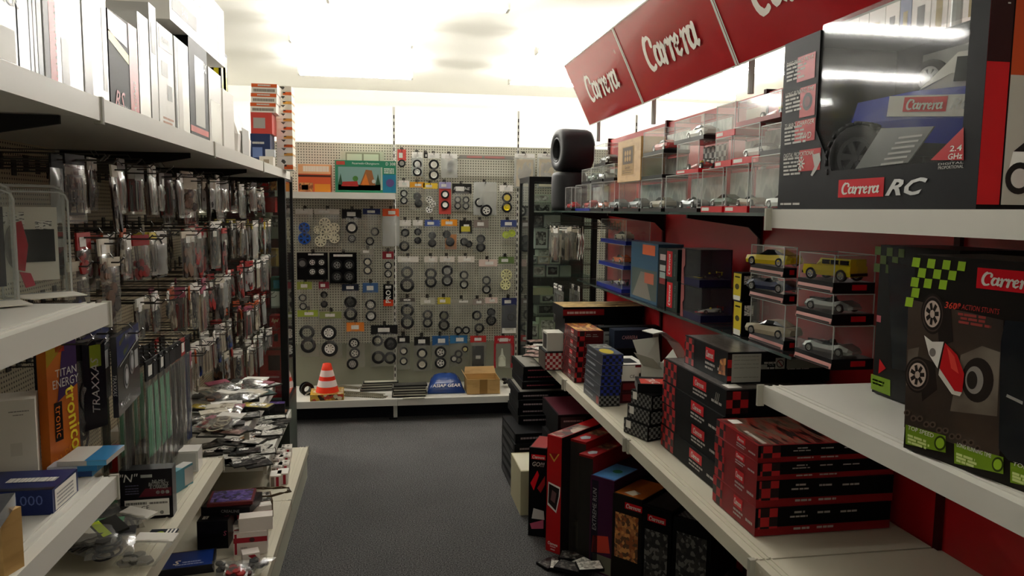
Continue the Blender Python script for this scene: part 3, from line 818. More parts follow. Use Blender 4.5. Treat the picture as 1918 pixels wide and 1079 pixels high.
c = Carton('product_box', 'large white box with a grey pictogram strip lying across the tall boxes', 'box', y1-y0, .25, .20, (-.70, (y0+y1)/2, zt), math.pi/2, mat('eceae3', .35))
c.panel('f', .03, .16, .42, .38, mat('5b564e', .5)); c.text('5 4 6', 'f', .22, .27, .022, WHITE, .2); c.panel('f', .05, .6, .5, .95, mat('4a4846', .5)); c.panel('f', .85, 0, 1, 1, mat('d8d3c8', .4))
c = top_carton(419, 431, 92, BOXBLK, 'narrow black and yellow box on the top shelf', xf=-.83, depth=.12, zb=TZ); c.panel('f', .12, .62, .88, .97, mat('c9bd17', .4)); c.panel('f', .3, .66, .7, .93, mat('3a3a12', .4)); c.panel('l', .1, .62, .9, .97, mat('c9bd17', .4)); c.panel('l', .3, .66, .7, .93, mat('3a3a12', .4))
c = top_carton(420, 440, 165, mat('d9d6cf', .4), 'white upright carton on the top shelf beside the narrow yellow-black box', xf=-.60)
# a paper bag with a folded top
y0 = y_at(441, -.60, TZ); y1 = y_at(468, -.60, TZ); hb = z_at(195, -.60, y0)-TZ
t = thing('paper_bag', 'white paper bag with a grey printed label on the top shelf', 'bag', (-.66, (y0+y1)/2, TZ), math.pi/2)
b = MB(); w_ = (y1-y0)/2
loft(b, [(-w_, .06, 0, hb, .6), (-w_*.9, .07, 0, hb*1.0, .5), (0, .07, 0, hb*1.08, .3), (w_*.9, .07, 0, hb*.95, .3), (w_, .06, 0, hb*.9, .4)], 6)
ob('body', b.mesh('body', mat('e6e3dc', .5)), t); ob('printed_label', MB().box(-w_*.5, w_*.4, -.0745, -.0725, hb*.1, hb*.6).mesh('label', mat('a9a8a4', .5)), t)
# stacks at the far end: faces look down the aisle to the camera
ORW = mat('f0ece2', .45); ORG = mat('d5602c', .45)
YS = 4.10
def end_box(px0, px1, z0, h, m, label, ys=YS, depth=.16, dx=0):
    x0, x1 = x_at(px0, ys, z0), x_at(px1, ys, z0)
    return Carton('small_box', label, 'box', x1-x0, depth, h, ((x0+x1)/2+dx, ys+depth/2, z0), 0, m)
z = TZ; zs = [z_at(v, -.65, YS) for v in (250, 210, 192, 174, 156)]
c = end_box(470, 507, z, zs[0]-z-.0005, mat('26345a', .4), 'navy blue box under the red box at the end of the top shelf'); c.panel('f', .1, .3, .6, .6, mat('6f84b8', .4)); c.lines('f', [(.1, .7, .7, .06)], WHITE)
c = end_box(470, 510, zs[0], zs[1]-zs[0]-.0005, mat('c8473f', .4), 'red box with a silver panel in the stack at the end of the top shelf'); c.panel('f', .12, .25, .68, .75, mat('a9a49e', .3))
for k in range(1, 4):
    c = end_box(468+k, 516+k, zs[k], zs[k+1]-zs[k]-.0005, ORW, ['', 'orange and white tool box lying on the red box', 'middle orange and white tool box of the stack on the top shelf', 'topmost orange and white tool box of the stack on the top shelf'][k])
    c.panel('f', 0, .62, 1, 1, ORG); c.lines('f', [(.25, .75, .75, .16)], WHITE, seed=k); c.lines('f', [(.08, .92, .15, .3)], mat('8c8478', .5), seed=k+4)
c = end_box(486, 512, TZ, .05, mat('e8e2d6', .5), 'small white box in front of the orange stack on the top shelf', ys=3.98, depth=.06); c.panel('f', .3, .3, .7, .7, mat('a99a86', .5))
c = end_box(497, 514, TZ+.0505, .035, mat('cfd2d6', .4), 'small pale blue-grey box lying on the small white box', ys=3.985, depth=.05)
TOOL = art('tool_pictures', ['f0eadc', 'f0eadc', 'f0eadc', '3f3a34', 'f0eadc'], 55, .45)
ys2 = 4.30; zz = [TZ]+[z_at(v, -.6, ys2) for v in (292, 276, 260, 243, 227, 211, 195, 178, 160)]
for k in range(9):
    if zz[k+1]-zz[k] < .01: continue
    c = end_box(519-k*.3, 549-k*.4, zz[k], zz[k+1]-zz[k]-.0006, mat('efe8d8', .45), 'white tool box with pliers picture, %s in the slim top-shelf stack' % ('lowest second third fourth fifth sixth seventh eighth topmost'.split()[k]), ys=ys2, depth=.13)
    c.panel('f', .08, .25, .6, .95, TOOL); c.panel('f', .45, .05, 1, .38, [ORG, mat('dba24c', .45)][k % 2]); c.panel('r', 0, .05, 1, .3, mat('c9a77a', .5))

# ================================================================ bags on the hooks (left)
HOOKL = 'chrome wire display hook on the beige left pegboard'
HC = {'cream': mat('cdc6b4', .6), 'white': mat('dedbd2', .55), 'red': mat('96221e', .5), 'orange': mat('a84c24', .5), 'brown': mat('4b3527', .5), 'dark': mat('1c1a1a', .5), 'blue': mat('22325f', .5), 'yellow': mat('b9a42c', .5), 'pink': mat('93485a', .5), 'grey': mat('7d7b74', .5), 'green': mat('4f7a5c', .5)}
CC = {'dark parts': [mat('151414', .4), mat('2c2724', .4)], 'brown parts': [mat('6b4a34', .5), mat('33231a', .5)], 'steel parts': [mat('9b9890', .3, .6), mat('4d4b48', .4, .4)], 'red parts': [mat('8c1a16', .4), mat('3a1210', .5)], 'white parts': [mat('b5ab97', .4), mat('857b6c', .4)], 'grey parts': [mat('6b6962', .4), mat('34322f', .4)], 'green strips': [mat('4f9a78', .4), mat('7fc0a0', .4)], 'orange parts': [mat('b8481c', .4), mat('6b2a14', .5)], 'blue parts': [mat('1d2f66', .4), mat('14192c', .4)]}
CARDS = [mat(q, .5) for q in ('4a3326', '5e4a38', '2a2422', 'a3957c', '6b6459', '3d2a22', '8f3028', 'b5ad9c', '57483a', '1f1c1b')]
ROWN = ['first', 'second', 'third', 'fourth', 'fifth', 'sixth']
BAYN = {1: 'above the green strips', 2: 'above the bag tray', 3: 'beside the black cabinet'}
VARIANTS = [('lumps', 'dark parts', 'cream'), ('rods', 'steel parts', 'white'), ('lumps', 'brown parts', 'cream'), ('rings', 'dark parts', 'white'), ('sprue', 'grey parts', 'brown'), ('lumps', 'red parts', 'red'),
            ('rods', 'brown parts', 'brown'), ('strips', 'white parts', 'white'), ('sprue', 'dark parts', 'dark'), ('lumps', 'white parts', 'orange'), ('rods', 'red parts', 'pink'), ('lumps', 'blue parts', 'grey'), ('rods', 'dark parts', 'yellow')]
ROWPAL = {0: [0, 1, 2, 3, 4, 6, 6, 8, 2], 1: [1, 0, 5, 7, 4, 12, 2, 9, 3], 2: [9, 5, 7, 3, 1, 10, 4, 0], 3: [7, 5, 9, 1, 10, 3, 11], 4: [3, 8, 7, 1, 2]}
def hang(bay, row, yc, z, variant, w, h, depths, seed, r):
    kind, cn, hc = VARIANTS[variant]
    for k, xx in enumerate(depths):
        film = BAGM if (seed+k) % 8 == 0 else BAG
        lab = 'clear bag of %s with %s card, %s hook row %s' % (cn, hc, ROWN[row], BAYN[bay])
        t = bag('hanging_bag', lab, 'bag', (xx, yc+r.uniform(-.006, .006), z-h+.012), math.pi/2+r.uniform(-.45, .35), w, h, HC[hc], r.choice((.022, .03, .04)), film, (seed+k) % 6, .018, lab, tilt=r.uniform(-.06, .02),
                sticker=(r.uniform(-.15, .15), r.uniform(.62, .8), .03, .022) if r.random() < .6 else None)
        contents(t, kind, (seed+k) % 5, CC[cn], w*.9, h*.74, .006, .016)
        if (seed+k) % 5 < 3: ob('backing_card', boxmesh(CARDS[(seed*3+k) % len(CARDS)]), t, (0, .006, .008), (0, 0, 0), (w*.88, .001, h*.8))
r = random.Random(11)
for bay, rows in ((1, [(0, 1.675, .17), (1, 1.495, .16), (2, 1.30, .12)]), (2, [(0, 1.675, .17), (1, 1.49, .19), (2, 1.28, .19), (3, 1.07, .19)]), (3, [(0, 1.675, .16), (1, 1.49, .19), (2, 1.28, .19), (3, 1.07, .18), (4, .87, .17)])):
    ya, yb = LB[bay]+.06, LB[bay+1]-.05
    for row, z, hmax in rows:
        n = 11 if row else 12
        for k in range(n):
            yc = ya+(yb-ya)*(k+.5)/n
            if bay == 1 and (row == 2 and yc < 2.25 or row < 2 and yc < 1.84): continue
            zz_ = z+r.uniform(-.018, .012)
            L = .37+r.uniform(-.02, .02)
            hook((LXB, yc, zz_), math.pi/2, L, 'chrome wire hook, %s row of the pegboard %s' % (ROWN[row], BAYN[bay]), 'wire hooks, %s row %s' % (ROWN[row], BAYN[bay]))
            if r.random() < .06: continue
            v = r.choice(ROWPAL[row])
            nb = 2 if r.random() < .82 else 1
            xs = [LXB+L-.025-r.uniform(0, .03)]
            if nb > 1: xs.append(xs[0]-r.uniform(.03, .10))
            if nb > 1 and r.random() < .3: xs.append(xs[1]-r.uniform(.04, .09))
            hang(bay, row, yc, zz_, v, r.uniform(.062, .088), r.uniform(.66, 1.04)*hmax, xs, r.randrange(99), r)
for k, (yc, xx, cn) in enumerate(((1.83, -.68, 'blue parts'), (1.96, -.655, 'brown parts'))):
    t = bag('hanging_bag', 'large clear pouch of %s above the printed wheel pouches' % cn, 'bag', (xx, yc, 1.285), math.pi/2-.2, .08, .16, HC['cream'], .022, BAG, k+2, .03); contents(t, 'lumps', k+1, CC[cn], .065, .10, .004, .02)
    hook((LXB, yc, 1.433), math.pi/2, xx-LXB+.02, HOOKL, 'wire hooks on the left pegboard')
# long strips and springs hanging low in the second bay
for k in range(8):
    yc = 2.19+.058*k; zt_ = 1.135
    hook((LXB, yc, zt_), math.pi/2, .36, HOOKL, 'wire hooks on the left pegboard')
    col = ['green strips', 'green strips', 'green strips', 'green strips', 'dark parts', 'dark parts', 'grey parts', 'blue parts'][k]
    hd = ['dark', 'dark', 'dark', 'dark', 'dark', 'dark', 'red', 'dark'][k]
    lab = 'long clear bag of %s with %s header hanging low above the white shelf' % (col, hd)
    for j, xx in enumerate((-.645, -.72)):
        t = bag('hanging_bag', lab, 'bag', (xx, yc, zt_-.35), math.pi/2+r.uniform(-.15, .15), .062, .362, HC[hd], .055, BAG, k % 6, .016, lab, sticker=(0, .88, .03, .03) if k in (0, 2, 6) else None)
        contents(t, 'strips', k % 4, CC[col] if j == 0 or k > 3 else CC['green strips'], .05, .29 if k > 3 else .20, .012 if k > 3 else .09, .014)
        if k < 4: contents(t, 'strips', 3, CC['dark parts'], .05, .10, .0, .010)
# black long pouches beside the printed wheel pouch
for k, (yc, xx) in enumerate(((2.12, -.68), (2.155, -.75), (2.10, -.80))):
    t = bag('hanging_bag', 'long black foam strip bag behind the printed wheel pouch', 'bag', (xx, yc, .84), math.pi/2, .07, .36, HC['dark'], .04, BAG, k, .016, 'black foam strip bags')
    contents(t, 'strips', k, CC['dark parts'], .06, .3, .01, .014)
    hook((LXB, yc, 1.20-.012), math.pi/2, .95+xx-.6+.02 if False else (xx-LXB)+.025, HOOKL, 'wire hooks on the left pegboard')
# printed wheel pouches
PB = mat('14151c', .25, coat=.3); PBL = mat('1b2550', .3)
for k, (xx, yc) in enumerate(((-.63, 1.965), (-.70, 1.96))):
    wv, hv = .24, .19
    c = Carton('wheel_pouch', ['black and blue printed pouch with wheel pictures on the hooks', 'second black printed pouch hanging behind the wheel picture pouch'][k], 'pouch', wv, .012, hv, (xx, yc, 1.268-hv), math.pi/2+.1, PB)
    c.shape('f', [(0, .62), (1, .82), (1, 1), (0, 1)], PBL); c.shape('f', [(.12, .86), (.38, .93), (.38, .99), (.12, .92)], mat('a8a81e', .4)); c.shape('f', [(.28, .70), (.5, .78), (.5, .84), (.28, .76)], mat('6e7a22', .4))
    c.shape('f', [(.1, .60), (1, .78), (1, .80), (.1, .62)], SILVER)
    for u, v in ((.36, .42), (.62, .54)):
        c.disc('f', u, v, .030, SILVER, .0008, rx=.026); c.disc('f', u, v, .024, BLACK, .0012, rx=.021); c.disc('f', u, v, .019, mat('9a9a9a', .4), .0016, rx=.016)
    c.panel('f', .76, .42, .92, .66, mat('8f8f8c', .5)); c.panel('f', .86, .76, .96, .9, mat('8f8f8c', .5))
    c.text('TRAXXAS', 'f', .55, .93, .014, SILVER, .1, .3, .01); c.text('TRAXXAS', 'f', .28, .12, .016, SILVER, .11, .3, .01)
    c.text('TRAXXAS', 'l', .5, .4, .008, SILVER, None, .2, roll=-math.pi/2)
    hook((LXB, yc, 1.258), math.pi/2, xx-LXB+.03, HOOKL, 'wire hooks on the left pegboard')
t = bag('hanging_bag', 'black foam ring bag hanging below the printed wheel pouch', 'bag', (-.66, 1.78, 1.035), math.pi/2-.3, .08, .235, HC['dark'], .04, BAG, 2, .02); contents(t, 'rings', 1, CC['dark parts'], .075, .14, 0, .03)
c = Carton('wheel_pouch', 'narrow black pouch with white side lettering on the hooks', 'pouch', .06, .03, .20, (-.655, 1.80, 1.07), math.pi/2-.5, PB)
c.text('TRAXXAS', 'f', .5, .5, .02, SILVER, None, .3, roll=math.pi/2); c.panel('f', .3, .7, .8, .95, mat('6e7a22', .4))
hook((LXB, 1.80, 1.262), math.pi/2, .37, HOOKL, 'wire hooks on the left pegboard')
# the orange battery bag and its neighbours
OR = grain('orange_print', 'c9701c', 'b85e14', 6, rough=.4); PUR = mat('3a2550', .4)
p0, p1 = onX(42, 655, -.66), onX(112, 640, -.66)
c = Carton('battery_bag', 'orange and purple battery pack bag with yellow lettering on the hooks', 'pouch', .092, .02, .27, (-.67, 1.672, 1.026), math.pi/2-.25, OR)
c.shape('f', [(.30, .52), (1, .62), (1, .98), (.55, .98)], PUR); c.shape('f', [(0, .80), (.7, .97), (.7, 1), (0, 1)], mat('a8912a', .4)); c.panel('f', .3, .9, .6, .98, mat('b03020', .4))
c.text('TITAN', 'f', .62, .74, .016, WHITE, .07); c.text('ENERGY', 'f', .60, .66, .018, WHITE, .08); c.text('tronico', 'f', .80, .36, .032, mat('e4d23a', .4), None, 0, .015, roll=-math.pi/2+.1)
c.panel('f', .18, .22, .44, .52, BLACK); c.text('tronic', 'f', .31, .37, .018, mat('d8742a', .4), None, roll=-math.pi/2); c.text('LI-PO', 'f', .5, .10, .018, mat('d9862e', .4), None, roll=.35)
hook((LXB, 1.672, 1.283), math.pi/2, .39, HOOKL, 'wire hooks on the left pegboard')
c = Carton('blister_pack', 'black and blue servo pack with a white barcode label on the hooks', 'pack', .08, .012, .20, (-.76, 1.86, 1.05), math.pi/2-.35, mat('171b2a', .3))
c.panel('f', .05, .62, .95, .72, mat('a9bccb', .3)); c.lines('f', [(.1, .9, .86, .03), (.3, .9, .78, .02)], WHITE); c.shape('f', [(.3, .1), (.75, .12), (.6, .5), (.5, .5)], mat('27408a', .3)); c.panel('f', .05, .02, .95, .13, WHITE)
hook((LXB, 1.86, 1.243), math.pi/2, .27, HOOKL, 'wire hooks on the left pegboard')
t = bag('hanging_bag', 'milky grey tube bag between the servo pack and the printed pouch', 'bag', (-.80, 2.0, 1.02), math.pi/2-.3, .06, .23, HC['grey'], .03, BAGM, 3, .03); contents(t, 'strips', 2, CC['grey parts'], .05, .19, 0, .02)
hook((LXB, 2.0, 1.238), math.pi/2, .22, HOOKL, 'wire hooks on the left pegboard')
for k, yc in enumerate((1.65, 1.668)):
    pass

# ================================================================ near shelves (left)
def clamshell(label, loc, rz, dark=False):
    t = thing('blister_pack', label, 'blister pack', loc, rz)
    w, h, d = .135, .225, .05
    rr = lambda w_, h_, y, k=.018: [(-w_/2, y, 0), (w_/2, y, 0), (w_/2, y, h_-k), (w_/2-k*.3, y, h_-k*.3), (w_/2-k, y, h_), (-w_/2+k, y, h_), (-w_/2+k*.3, y, h_-k*.3), (-w_/2, y, h_-k)]
    ob('shell', MB().prism(rr(w, h, -d/2), (0, d, 0)).mesh('shell', CLEAR), t)
    b = MB(); pts = rr(w+.012, h+.006, d/2-.004)
    for i in range(len(pts)): b.tube([pts[i], pts[(i+1) % len(pts)]], .0035, 5)
    pts = rr(w*.96, h*.97, -d/2)
    for i in range(len(pts)): b.tube([pts[i], pts[(i+1) % len(pts)]], .0022, 5)
    ob('shell_rim', b.mesh('shell_rim', EDGEM), t)
    ob('insert_card', MB().box(-w*.42, w*.42, d/2-.012, d/2-.008, .03, h*.83).mesh('insert_card', mat('22232c', .4) if dark else mat('e4dfd2', .5)), t)
    ob('window_cutout', MB().box(-w*.12, w*.36, d/2-.016, d/2-.012, .07, h*.62).mesh('window_cutout', BLACK), t)
    b = MB(); b.lathe([(0, .055), (.45, .05), (.8, .03), (1, 0), (.8, -.03), (.45, -.05), (0, -.055)], 16, 'y')
    o = ob('device', b.mesh('device', mat('16100f', .3), True), t, (-w*.20, d/2-.022, .105), (0, 0, 0), (.022, .2, .05))
    ob('red_blade', MB().prism([(-.012, 0, -.05), (.008, 0, -.055), (.016, 0, 0), (.006, 0, .05), (-.008, 0, .045)], (0, .006, 0)).mesh('red_blade', mat('b3122a', .3)), t, (-w*.19, d/2-.036, .108))
    ob('tassel', MB().prism([(-.008, 0, 0), (.012, 0, -.004), (.020, 0, -.03), (.002, 0, -.034)], (0, .004, 0)).mesh('tassel', mat('c23a50', .5)), t, (-w*.14, d/2-.034, .052))
    b = MB(); b.box(-w*.38, -w*.05, d/2-.0125, d/2-.0122, h*.66, h*.78); b.box(w*.1, w*.34, d/2-.0125, d/2-.0122, h*.6, h*.70); ob('printed_label', b.mesh('printed_label', LABELM), t)
    ob('foot_card', MB().prism([(-w*.45, -d/2-.002, .004), (w*.5, -d/2-.002, .004), (w*.5, -d/2-.07, .002), (-w*.3, -d/2-.075, .002)], (0, 0, .002)).mesh('foot_card', mat('e2ded2', .5)), t)
    return t
p = onZ(85, 556, AZ)
clamshell('clear blister pack with a red and black tool standing on the narrow white shelf', (p[0]-.03, p[1]+.02, AZ+.001), math.radians(42))
p = onZ(-40, 570, AZ)
clamshell('dark blister pack at the edge of the narrow white shelf beside the clear one', (p[0], p[1]-.01, AZ+.001), math.radians(40), True)
# shelf B
c = face_carton('product_box', 'plain white upright carton on the shelf beside the orange bag', 'box', (-38, 920), (73, 905), 757, BZ+.0005, .075, mat('d2ccbf', .45))
c.lines('f', [(.55, .9, .86, .012), (.62, .8, .82, .01)], mat('77726a', .5)); c.panel('f', .55, .35, .75, .5, mat('c4beb0', .5))
c = face_carton('product_box', 'flat dark blue box with a white end label on the narrow white shelf', 'box', (-60, 972), (100, 964), 925, BZ+.0005, .11, mat('1d2858', .3))
c.panel('r', .08, .08, .92, .92, PAPER); c.lines('r', [(.15, .8, v, .06) for v in (.2, .35, .5, .65)], mat('8d8d8d', .5)); c.panel('t', 0, 0, 1, .12, mat('10131f', .3)); c.lines('t', [(.3, .9, .4, .2)], WHITE); c.text('1000', 'f', .72, .6, .018, mat('55659c', .4), .08)
c = face_carton('cardboard_box', 'small brown cardboard box at the front of the narrow white shelf', 'box', (8, 1085), (46, 1062), 968, BZ+.0005, .05, KRAFT)
c = stack(c, .02, 'grey glossy pack lying on the small brown cardboard box', 'pack', mat('4a4c50', .2, coat=.5), w=.1, d=.09, dx=-.045, drz=.5, name='foil_pack'); c.panel('t', .1, .4, .9, .8, mat('b9bcc0', .2))
BL3 = [mat('2f6f9c', .3), mat('4b92bd', .3), mat('27406e', .3)]
c = face_carton('product_box', 'flat blue and silver box under two more behind the white carton', 'box', (78, 897), (172, 893), 883, BZ+.0005, .10, BL3[2], h=.011)
c.lines('f', [(.05, .6, .3, .4)], mat('c9c6bf', .4)); c.panel('r', 0, 0, 1, 1, BL3[1])
c = stack(c, .011, 'middle flat blue box of the pile behind the white carton', 'box', mat('a9acb4', .4), dx=.01, drz=.02); c.panel('f', .6, 0, 1, 1, BL3[0]); c.panel('t', .5, 0, 1, 1, BL3[0]); c.panel('r', 0, 0, 1, 1, BL3[1])
c = stack(c, .010, 'topmost flat blue box of the pile behind the white carton', 'box', mat('b9b5ae', .4), dx=.02, drz=-.04); c.panel('t', .55, 0, 1, 1, BL3[0]); c.panel('f', .6, 0, 1, 1, BL3[1])
# shelf C
ZC = CZ+.0006
c = face_carton('battery_box', 'black battery box with a white specification label on the cream shelf', 'box', (227, 976), (325, 969), 883, ZC, .045, mat('141216', .3))
c.panel('f', .08, .06, .93, .40, PAPER); c.lines('f', [(.1, .5, .30, .05), (.55, .9, .30, .04), (.1, .3, .20, .03)], mat('77736c', .5)); c.text('CE', 'f', .47, .23, .012, BLACK)
c.shape('f', [(.35, .45), (.98, .45), (.98, .62), (.48, .62)], mat('521822', .35)); c.text('"N"', 'f', .18, .85, .022, WHITE, None, .2); c.lines('f', [(.1, .36, v, .02) for v in (.52, .57, .62, .68)], mat('565466', .4))
c.text('NI-MH', 'f', .74, .76, .008, SILVER); c.text('BATTERY PACK', 'f', .74, .70, .010, SILVER, .05, .2); c.text('& CHARGER', 'f', .74, .64, .009, SILVER, .045, .2); c.panel('f', .40, .84, .62, .9, SILVER)
for u in (.72, .81, .90): c.disc('f', u, .53, .005, SILVER)
for u in (.48, .57, .66, .78): c.disc('f', u, .12, .005, BLACK)
c = face_carton('product_box', 'long white box with black lettering in a clear wrap on the cream shelf', 'box', (222, 893), (372, 884), 853, ZC, .07, mat('cfccc4', .25, coat=.4))
c.text('apneT', 'f', .15, .55, .018, BLACK, .08, .3); c.text('ST', 'f', .45, .5, .016, mat('6b6b6b'), .05, .3); c.panel('f', .6, .1, .97, .9, mat('b5b4ae', .2))
c = face_carton('product_box', 'small red box beside the white number tag on the cream shelf', 'box', (205, 886), (221, 885), 840, ZC, .04, mat('b0281f', .4)); c.panel('f', -.9, 0, -.02, .95, PAPER); c.text('91', 'f', -.5, .5, .02, BLACK)
c = face_carton('blue_pack', 'clear pack with a turquoise tip lying behind the battery box', 'pack', (330, 925), (362, 905), 885, ZC, .03, mat('5a8f9c', .3)); c.panel('t', .4, 0, 1, 1, FILMW); c.panel('f', .5, .1, 1, .9, FILMW)
c = face_carton('card_pack', 'flat black card with a yellow logo and white stripes on the shelf edge', 'pack', (270, 1012), (322, 1010), 0, ZC, .055, mat('1a222c', .35), h=.004)
c.disc('t', .42, .5, .011, mat('9fae2c', .4)); [c.panel('t', u, .05, u+.07, .95, PAPER) for u in (.62, .76, .90)]
# loose bags heaped on the near part of the cream shelf
r = random.Random(5)
HEAP = [('white', 'steel parts'), ('green', 'dark parts'), ('dark', 'dark parts'), ('white', 'steel parts'), ('dark', 'blue parts'), ('grey', 'white parts'), ('green', 'grey parts'), ('dark', 'dark parts'), ('white', 'dark parts')]
k = 0
for (px, py, lift) in ((175, 985, 0), (205, 1000, .02), (232, 1010, .01), (190, 1030, .03), (150, 1040, .02), (225, 1050, .02), (170, 1065, .045), (205, 1075, .03), (130, 1065, .03), (250, 1075, .01), (140, 1015, .02), (215, 970, .015)):
    p = onZ(px, py, CZ); hc, cn = HEAP[k % 9]
    lab = 'loose clear bag of %s with %s header heaped on the cream shelf' % (cn, hc)
    t = bag('loose_bag', lab, 'bag', (max(p[0], LXB+.08), max(p[1], 1.66), ZC+.008+lift), r.uniform(-.6, .9), .10, .13, HC[hc], .035, BAG, k % 6, .03, lab, tilt=-math.pi/2+.12+r.uniform(-.05, .05))
    contents(t, ['lumps', 'rings', 'rods'][k % 3], k % 5, CC[cn], .09, .09, .0, .022); k += 1
p = onZ(190, 1010, CZ+.04)
c = Carton('card_pack', 'black and lime green card pack on the heap of loose bags', 'pack', .10, .075, .006, (p[0], p[1], CZ+.06), .5, mat('1b1b18', .4)); c.panel('t', .4, 0, .6, 1, mat('a9bf2a', .4)); c.panel('t', .05, .3, .35, .9, PAPER)
c.o.rotation_euler = (.15, -.1, .7)

# ================================================================ trays and base shelf (left)
def flat_pack(label, p, z, rz, w, d, h, m, top=None, group=None, lab=None, name='flat_pack', cat='pack', tilt=(0, 0)):
    c = Carton(name, label, cat, w, d, h, (p[0], p[1], z), rz, m, group)
    if top is not None: c.panel('t', .04, .05, .96, .95, top)
    if lab: c.panel('t', *lab, LABELM, .0011, 'price_sticker')
    c.o.rotation_euler = (tilt[0], tilt[1], rz)
    return c
PRT = {k: art('loose_print_%s' % k, v, 70, .3) for k, v in {'grey': ['8b8a84', '55534e', 'b9b7ae', '2e2c2a'], 'dark': ['1c1b1b', '34312e', '6d6a64', '121212'], 'pink': ['a8867c', '7a5a52', 'c4b4aa', '55403a'], 'yellow': ['b39a20', '8c7a1c', 'c9b440', '54502c'], 'white': ['cfccc2', 'b5b2a8', '8d8a82', 'dedbd2'], 'brown': ['6b4a34', '8c6446', '43302a', 'a9805a'], 'blue': ['1f3a8c', '16286a', '2c4ca0', 'b9c0d0'], 'purple': ['3a2c6b', '57408c', '22202c', '7a6aa8'], 'orange': ['a86a3a', '8c4a22', '5a3a24', 'c98a4a'], 'green': ['2e5a52', '1f3d3a', '50786c', '16201f']}.items()}
r = random.Random(21)
def strew(pts, z, what, kinds, wr=(.07, .12), tilt=.08):
    n = {}
    for (px, py) in pts:
        kd = r.choice(kinds); p = onZ(px, py, z)
        lab = 'small flat %s parts pack strewn on %s' % ({'pink': 'pinkish clear', 'grey': 'grey', 'dark': 'black'}.get(kd, kd), what)
        w, d = r.uniform(*wr), r.uniform(*wr)*.8
        lift = .0008+n.get((px//24, py//16), 0)*.007; n[(px//24, py//16)] = n.get((px//24, py//16), 0)+1
        c = flat_pack(lab, p, z+lift, r.uniform(-.7, .7), w, d, .006, mat('3a3936', .3), PRT[kd], lab, (.1, .55, .5, .9) if r.random() < .5 else None)
TR1 = 'the upper white tray'
strew([(375, 745), (400, 735), (430, 722), (455, 716), (480, 718), (500, 722), (420, 745), (450, 740), (475, 742), (390, 765), (495, 738)], T1Z+.001, TR1, ['grey', 'dark', 'pink', 'green', 'white'])
strew([(385, 790), (410, 800), (440, 795), (462, 780), (430, 770), (455, 762), (405, 775), (470, 765), (372, 808), (400, 815), (430, 815), (448, 808)], T1Z+.009, TR1, ['pink', 'white', 'grey', 'dark', 'grey'])
for (px, py, kd, nm) in ((385, 768, 'yellow', 'yellow pack beside the pink clear packs on the upper white tray'), (480, 765, 'yellow', 'olive yellow pack beside the rail of the upper white tray'), (455, 752, 'white', 'white card lying across the packs on the upper white tray'), (425, 728, 'dark', 'dark tangle pack at the back of the upper white tray')):
    p = onZ(px, py, T1Z+.016); flat_pack(nm, p, T1Z+.018, r.uniform(-.4, .4), .13, .07, .012, mat('2c2b28', .4), PRT[kd], None, (.3, .3, .8, .8) if kd == 'yellow' else None)
for k, (px, py) in enumerate(((392, 752), (412, 742), (436, 735), (462, 728), (486, 726), (404, 786), (425, 780), (446, 775), (466, 770), (482, 752), (385, 806), (412, 808), (436, 803), (455, 792), (500, 730), (440, 756))):
    p = onZ(px, py, T1Z+.02); cn = ['brown parts', 'white parts', 'steel parts', 'dark parts', 'red parts', 'white parts'][k % 6]; hd = ['white', 'cream', 'pink', 'white'][k % 4]
    lab = 'loose clear bag of %s with %s card on the upper white tray' % (cn, hd)
    t = bag('loose_bag', lab, 'bag', (min(p[0], -.60), p[1]-.04, T1Z+.030+.004*(k % 4)), r.uniform(-.8, .8), .105, .13, HC[hd], .04, BAG, k % 6, .03, lab, tilt=-math.pi/2+.1+r.uniform(-.08, .08)); contents(t, ['lumps', 'rods', 'sprue', 'rings'][k % 4], k % 5, CC[cn], .09, .09, 0, .022)
TR2 = 'the lower white tray'
strew([(508, 770), (520, 775), (500, 790), (512, 800), (525, 790), (488, 815), (500, 820), (510, 815), (480, 840), (492, 848), (470, 860), (482, 870), (515, 785), (495, 805), (400, 850), (425, 845), (450, 850), (410, 870), (435, 868), (460, 840), (395, 835), (420, 828), (445, 830), (470, 822), (455, 872), (476, 830), (466, 848), (490, 795)], T2Z+.001, TR2, ['dark', 'grey', 'brown', 'dark', 'white'], (.09, .14))
for k, (px, py) in enumerate(((505, 752), (517, 748), (528, 756))):
    p = onZ(px, py, T2Z+.03); flat_pack('small black box standing at the far end of the lower white tray', (p[0], min(p[1], 4.5)), T2Z+.009+k*.0005, r.uniform(-.3, .3), .07, .06, .06, mat('17161a', .3), PRT['purple'], 'small black boxes on the lower tray')
# floor-level base shelf
BZ0 = BASEZ+.0006
MED = mat('d9d0c8', .45); MRED = mat('9c2430', .45)
def red_white_box(label, bl, br, ytop, z, depth=.06):
    c = face_carton('small_box', label, 'box', bl, br, ytop, z, depth, MED, 'white boxes with red bands on the base shelf')
    c.panel('f', .0, .55, 1, .78, MRED); c.disc('f', .55, .66, .010, mat('4a2a2a', .4), .0011); c.panel('f', .03, .05, .10, .95, MRED); c.lines('f', [(.2, .4, .3, .06)], mat('a89a94', .5)); c.panel('t', .0, .4, 1, .6, MRED)
    return c
c = red_white_box('white box with a red band lying under another at the rail of the base shelf', (438, 1042), (501, 1036), 1000, BZ0)
stack(c, .055, 'white box with a red band and dark seal resting on a second one', 'box', MED, dx=.02, dy=.01, drz=.05, group='white boxes with red bands on the base shelf')
cc = bpy.data.objects[-1] if False else None
c = face_carton('small_box', 'upper white and red box stacked behind the sealed one on the base shelf', 'box', (445, 1000), (510, 990), 955, BZ0, .05, MED); c.panel('f', 0, .6, 1, .8, MRED); c.disc('f', .55, .7, .010, mat('4a2a2a', .4), .0011); c.panel('t', 0, .3, 1, .7, PAPER)
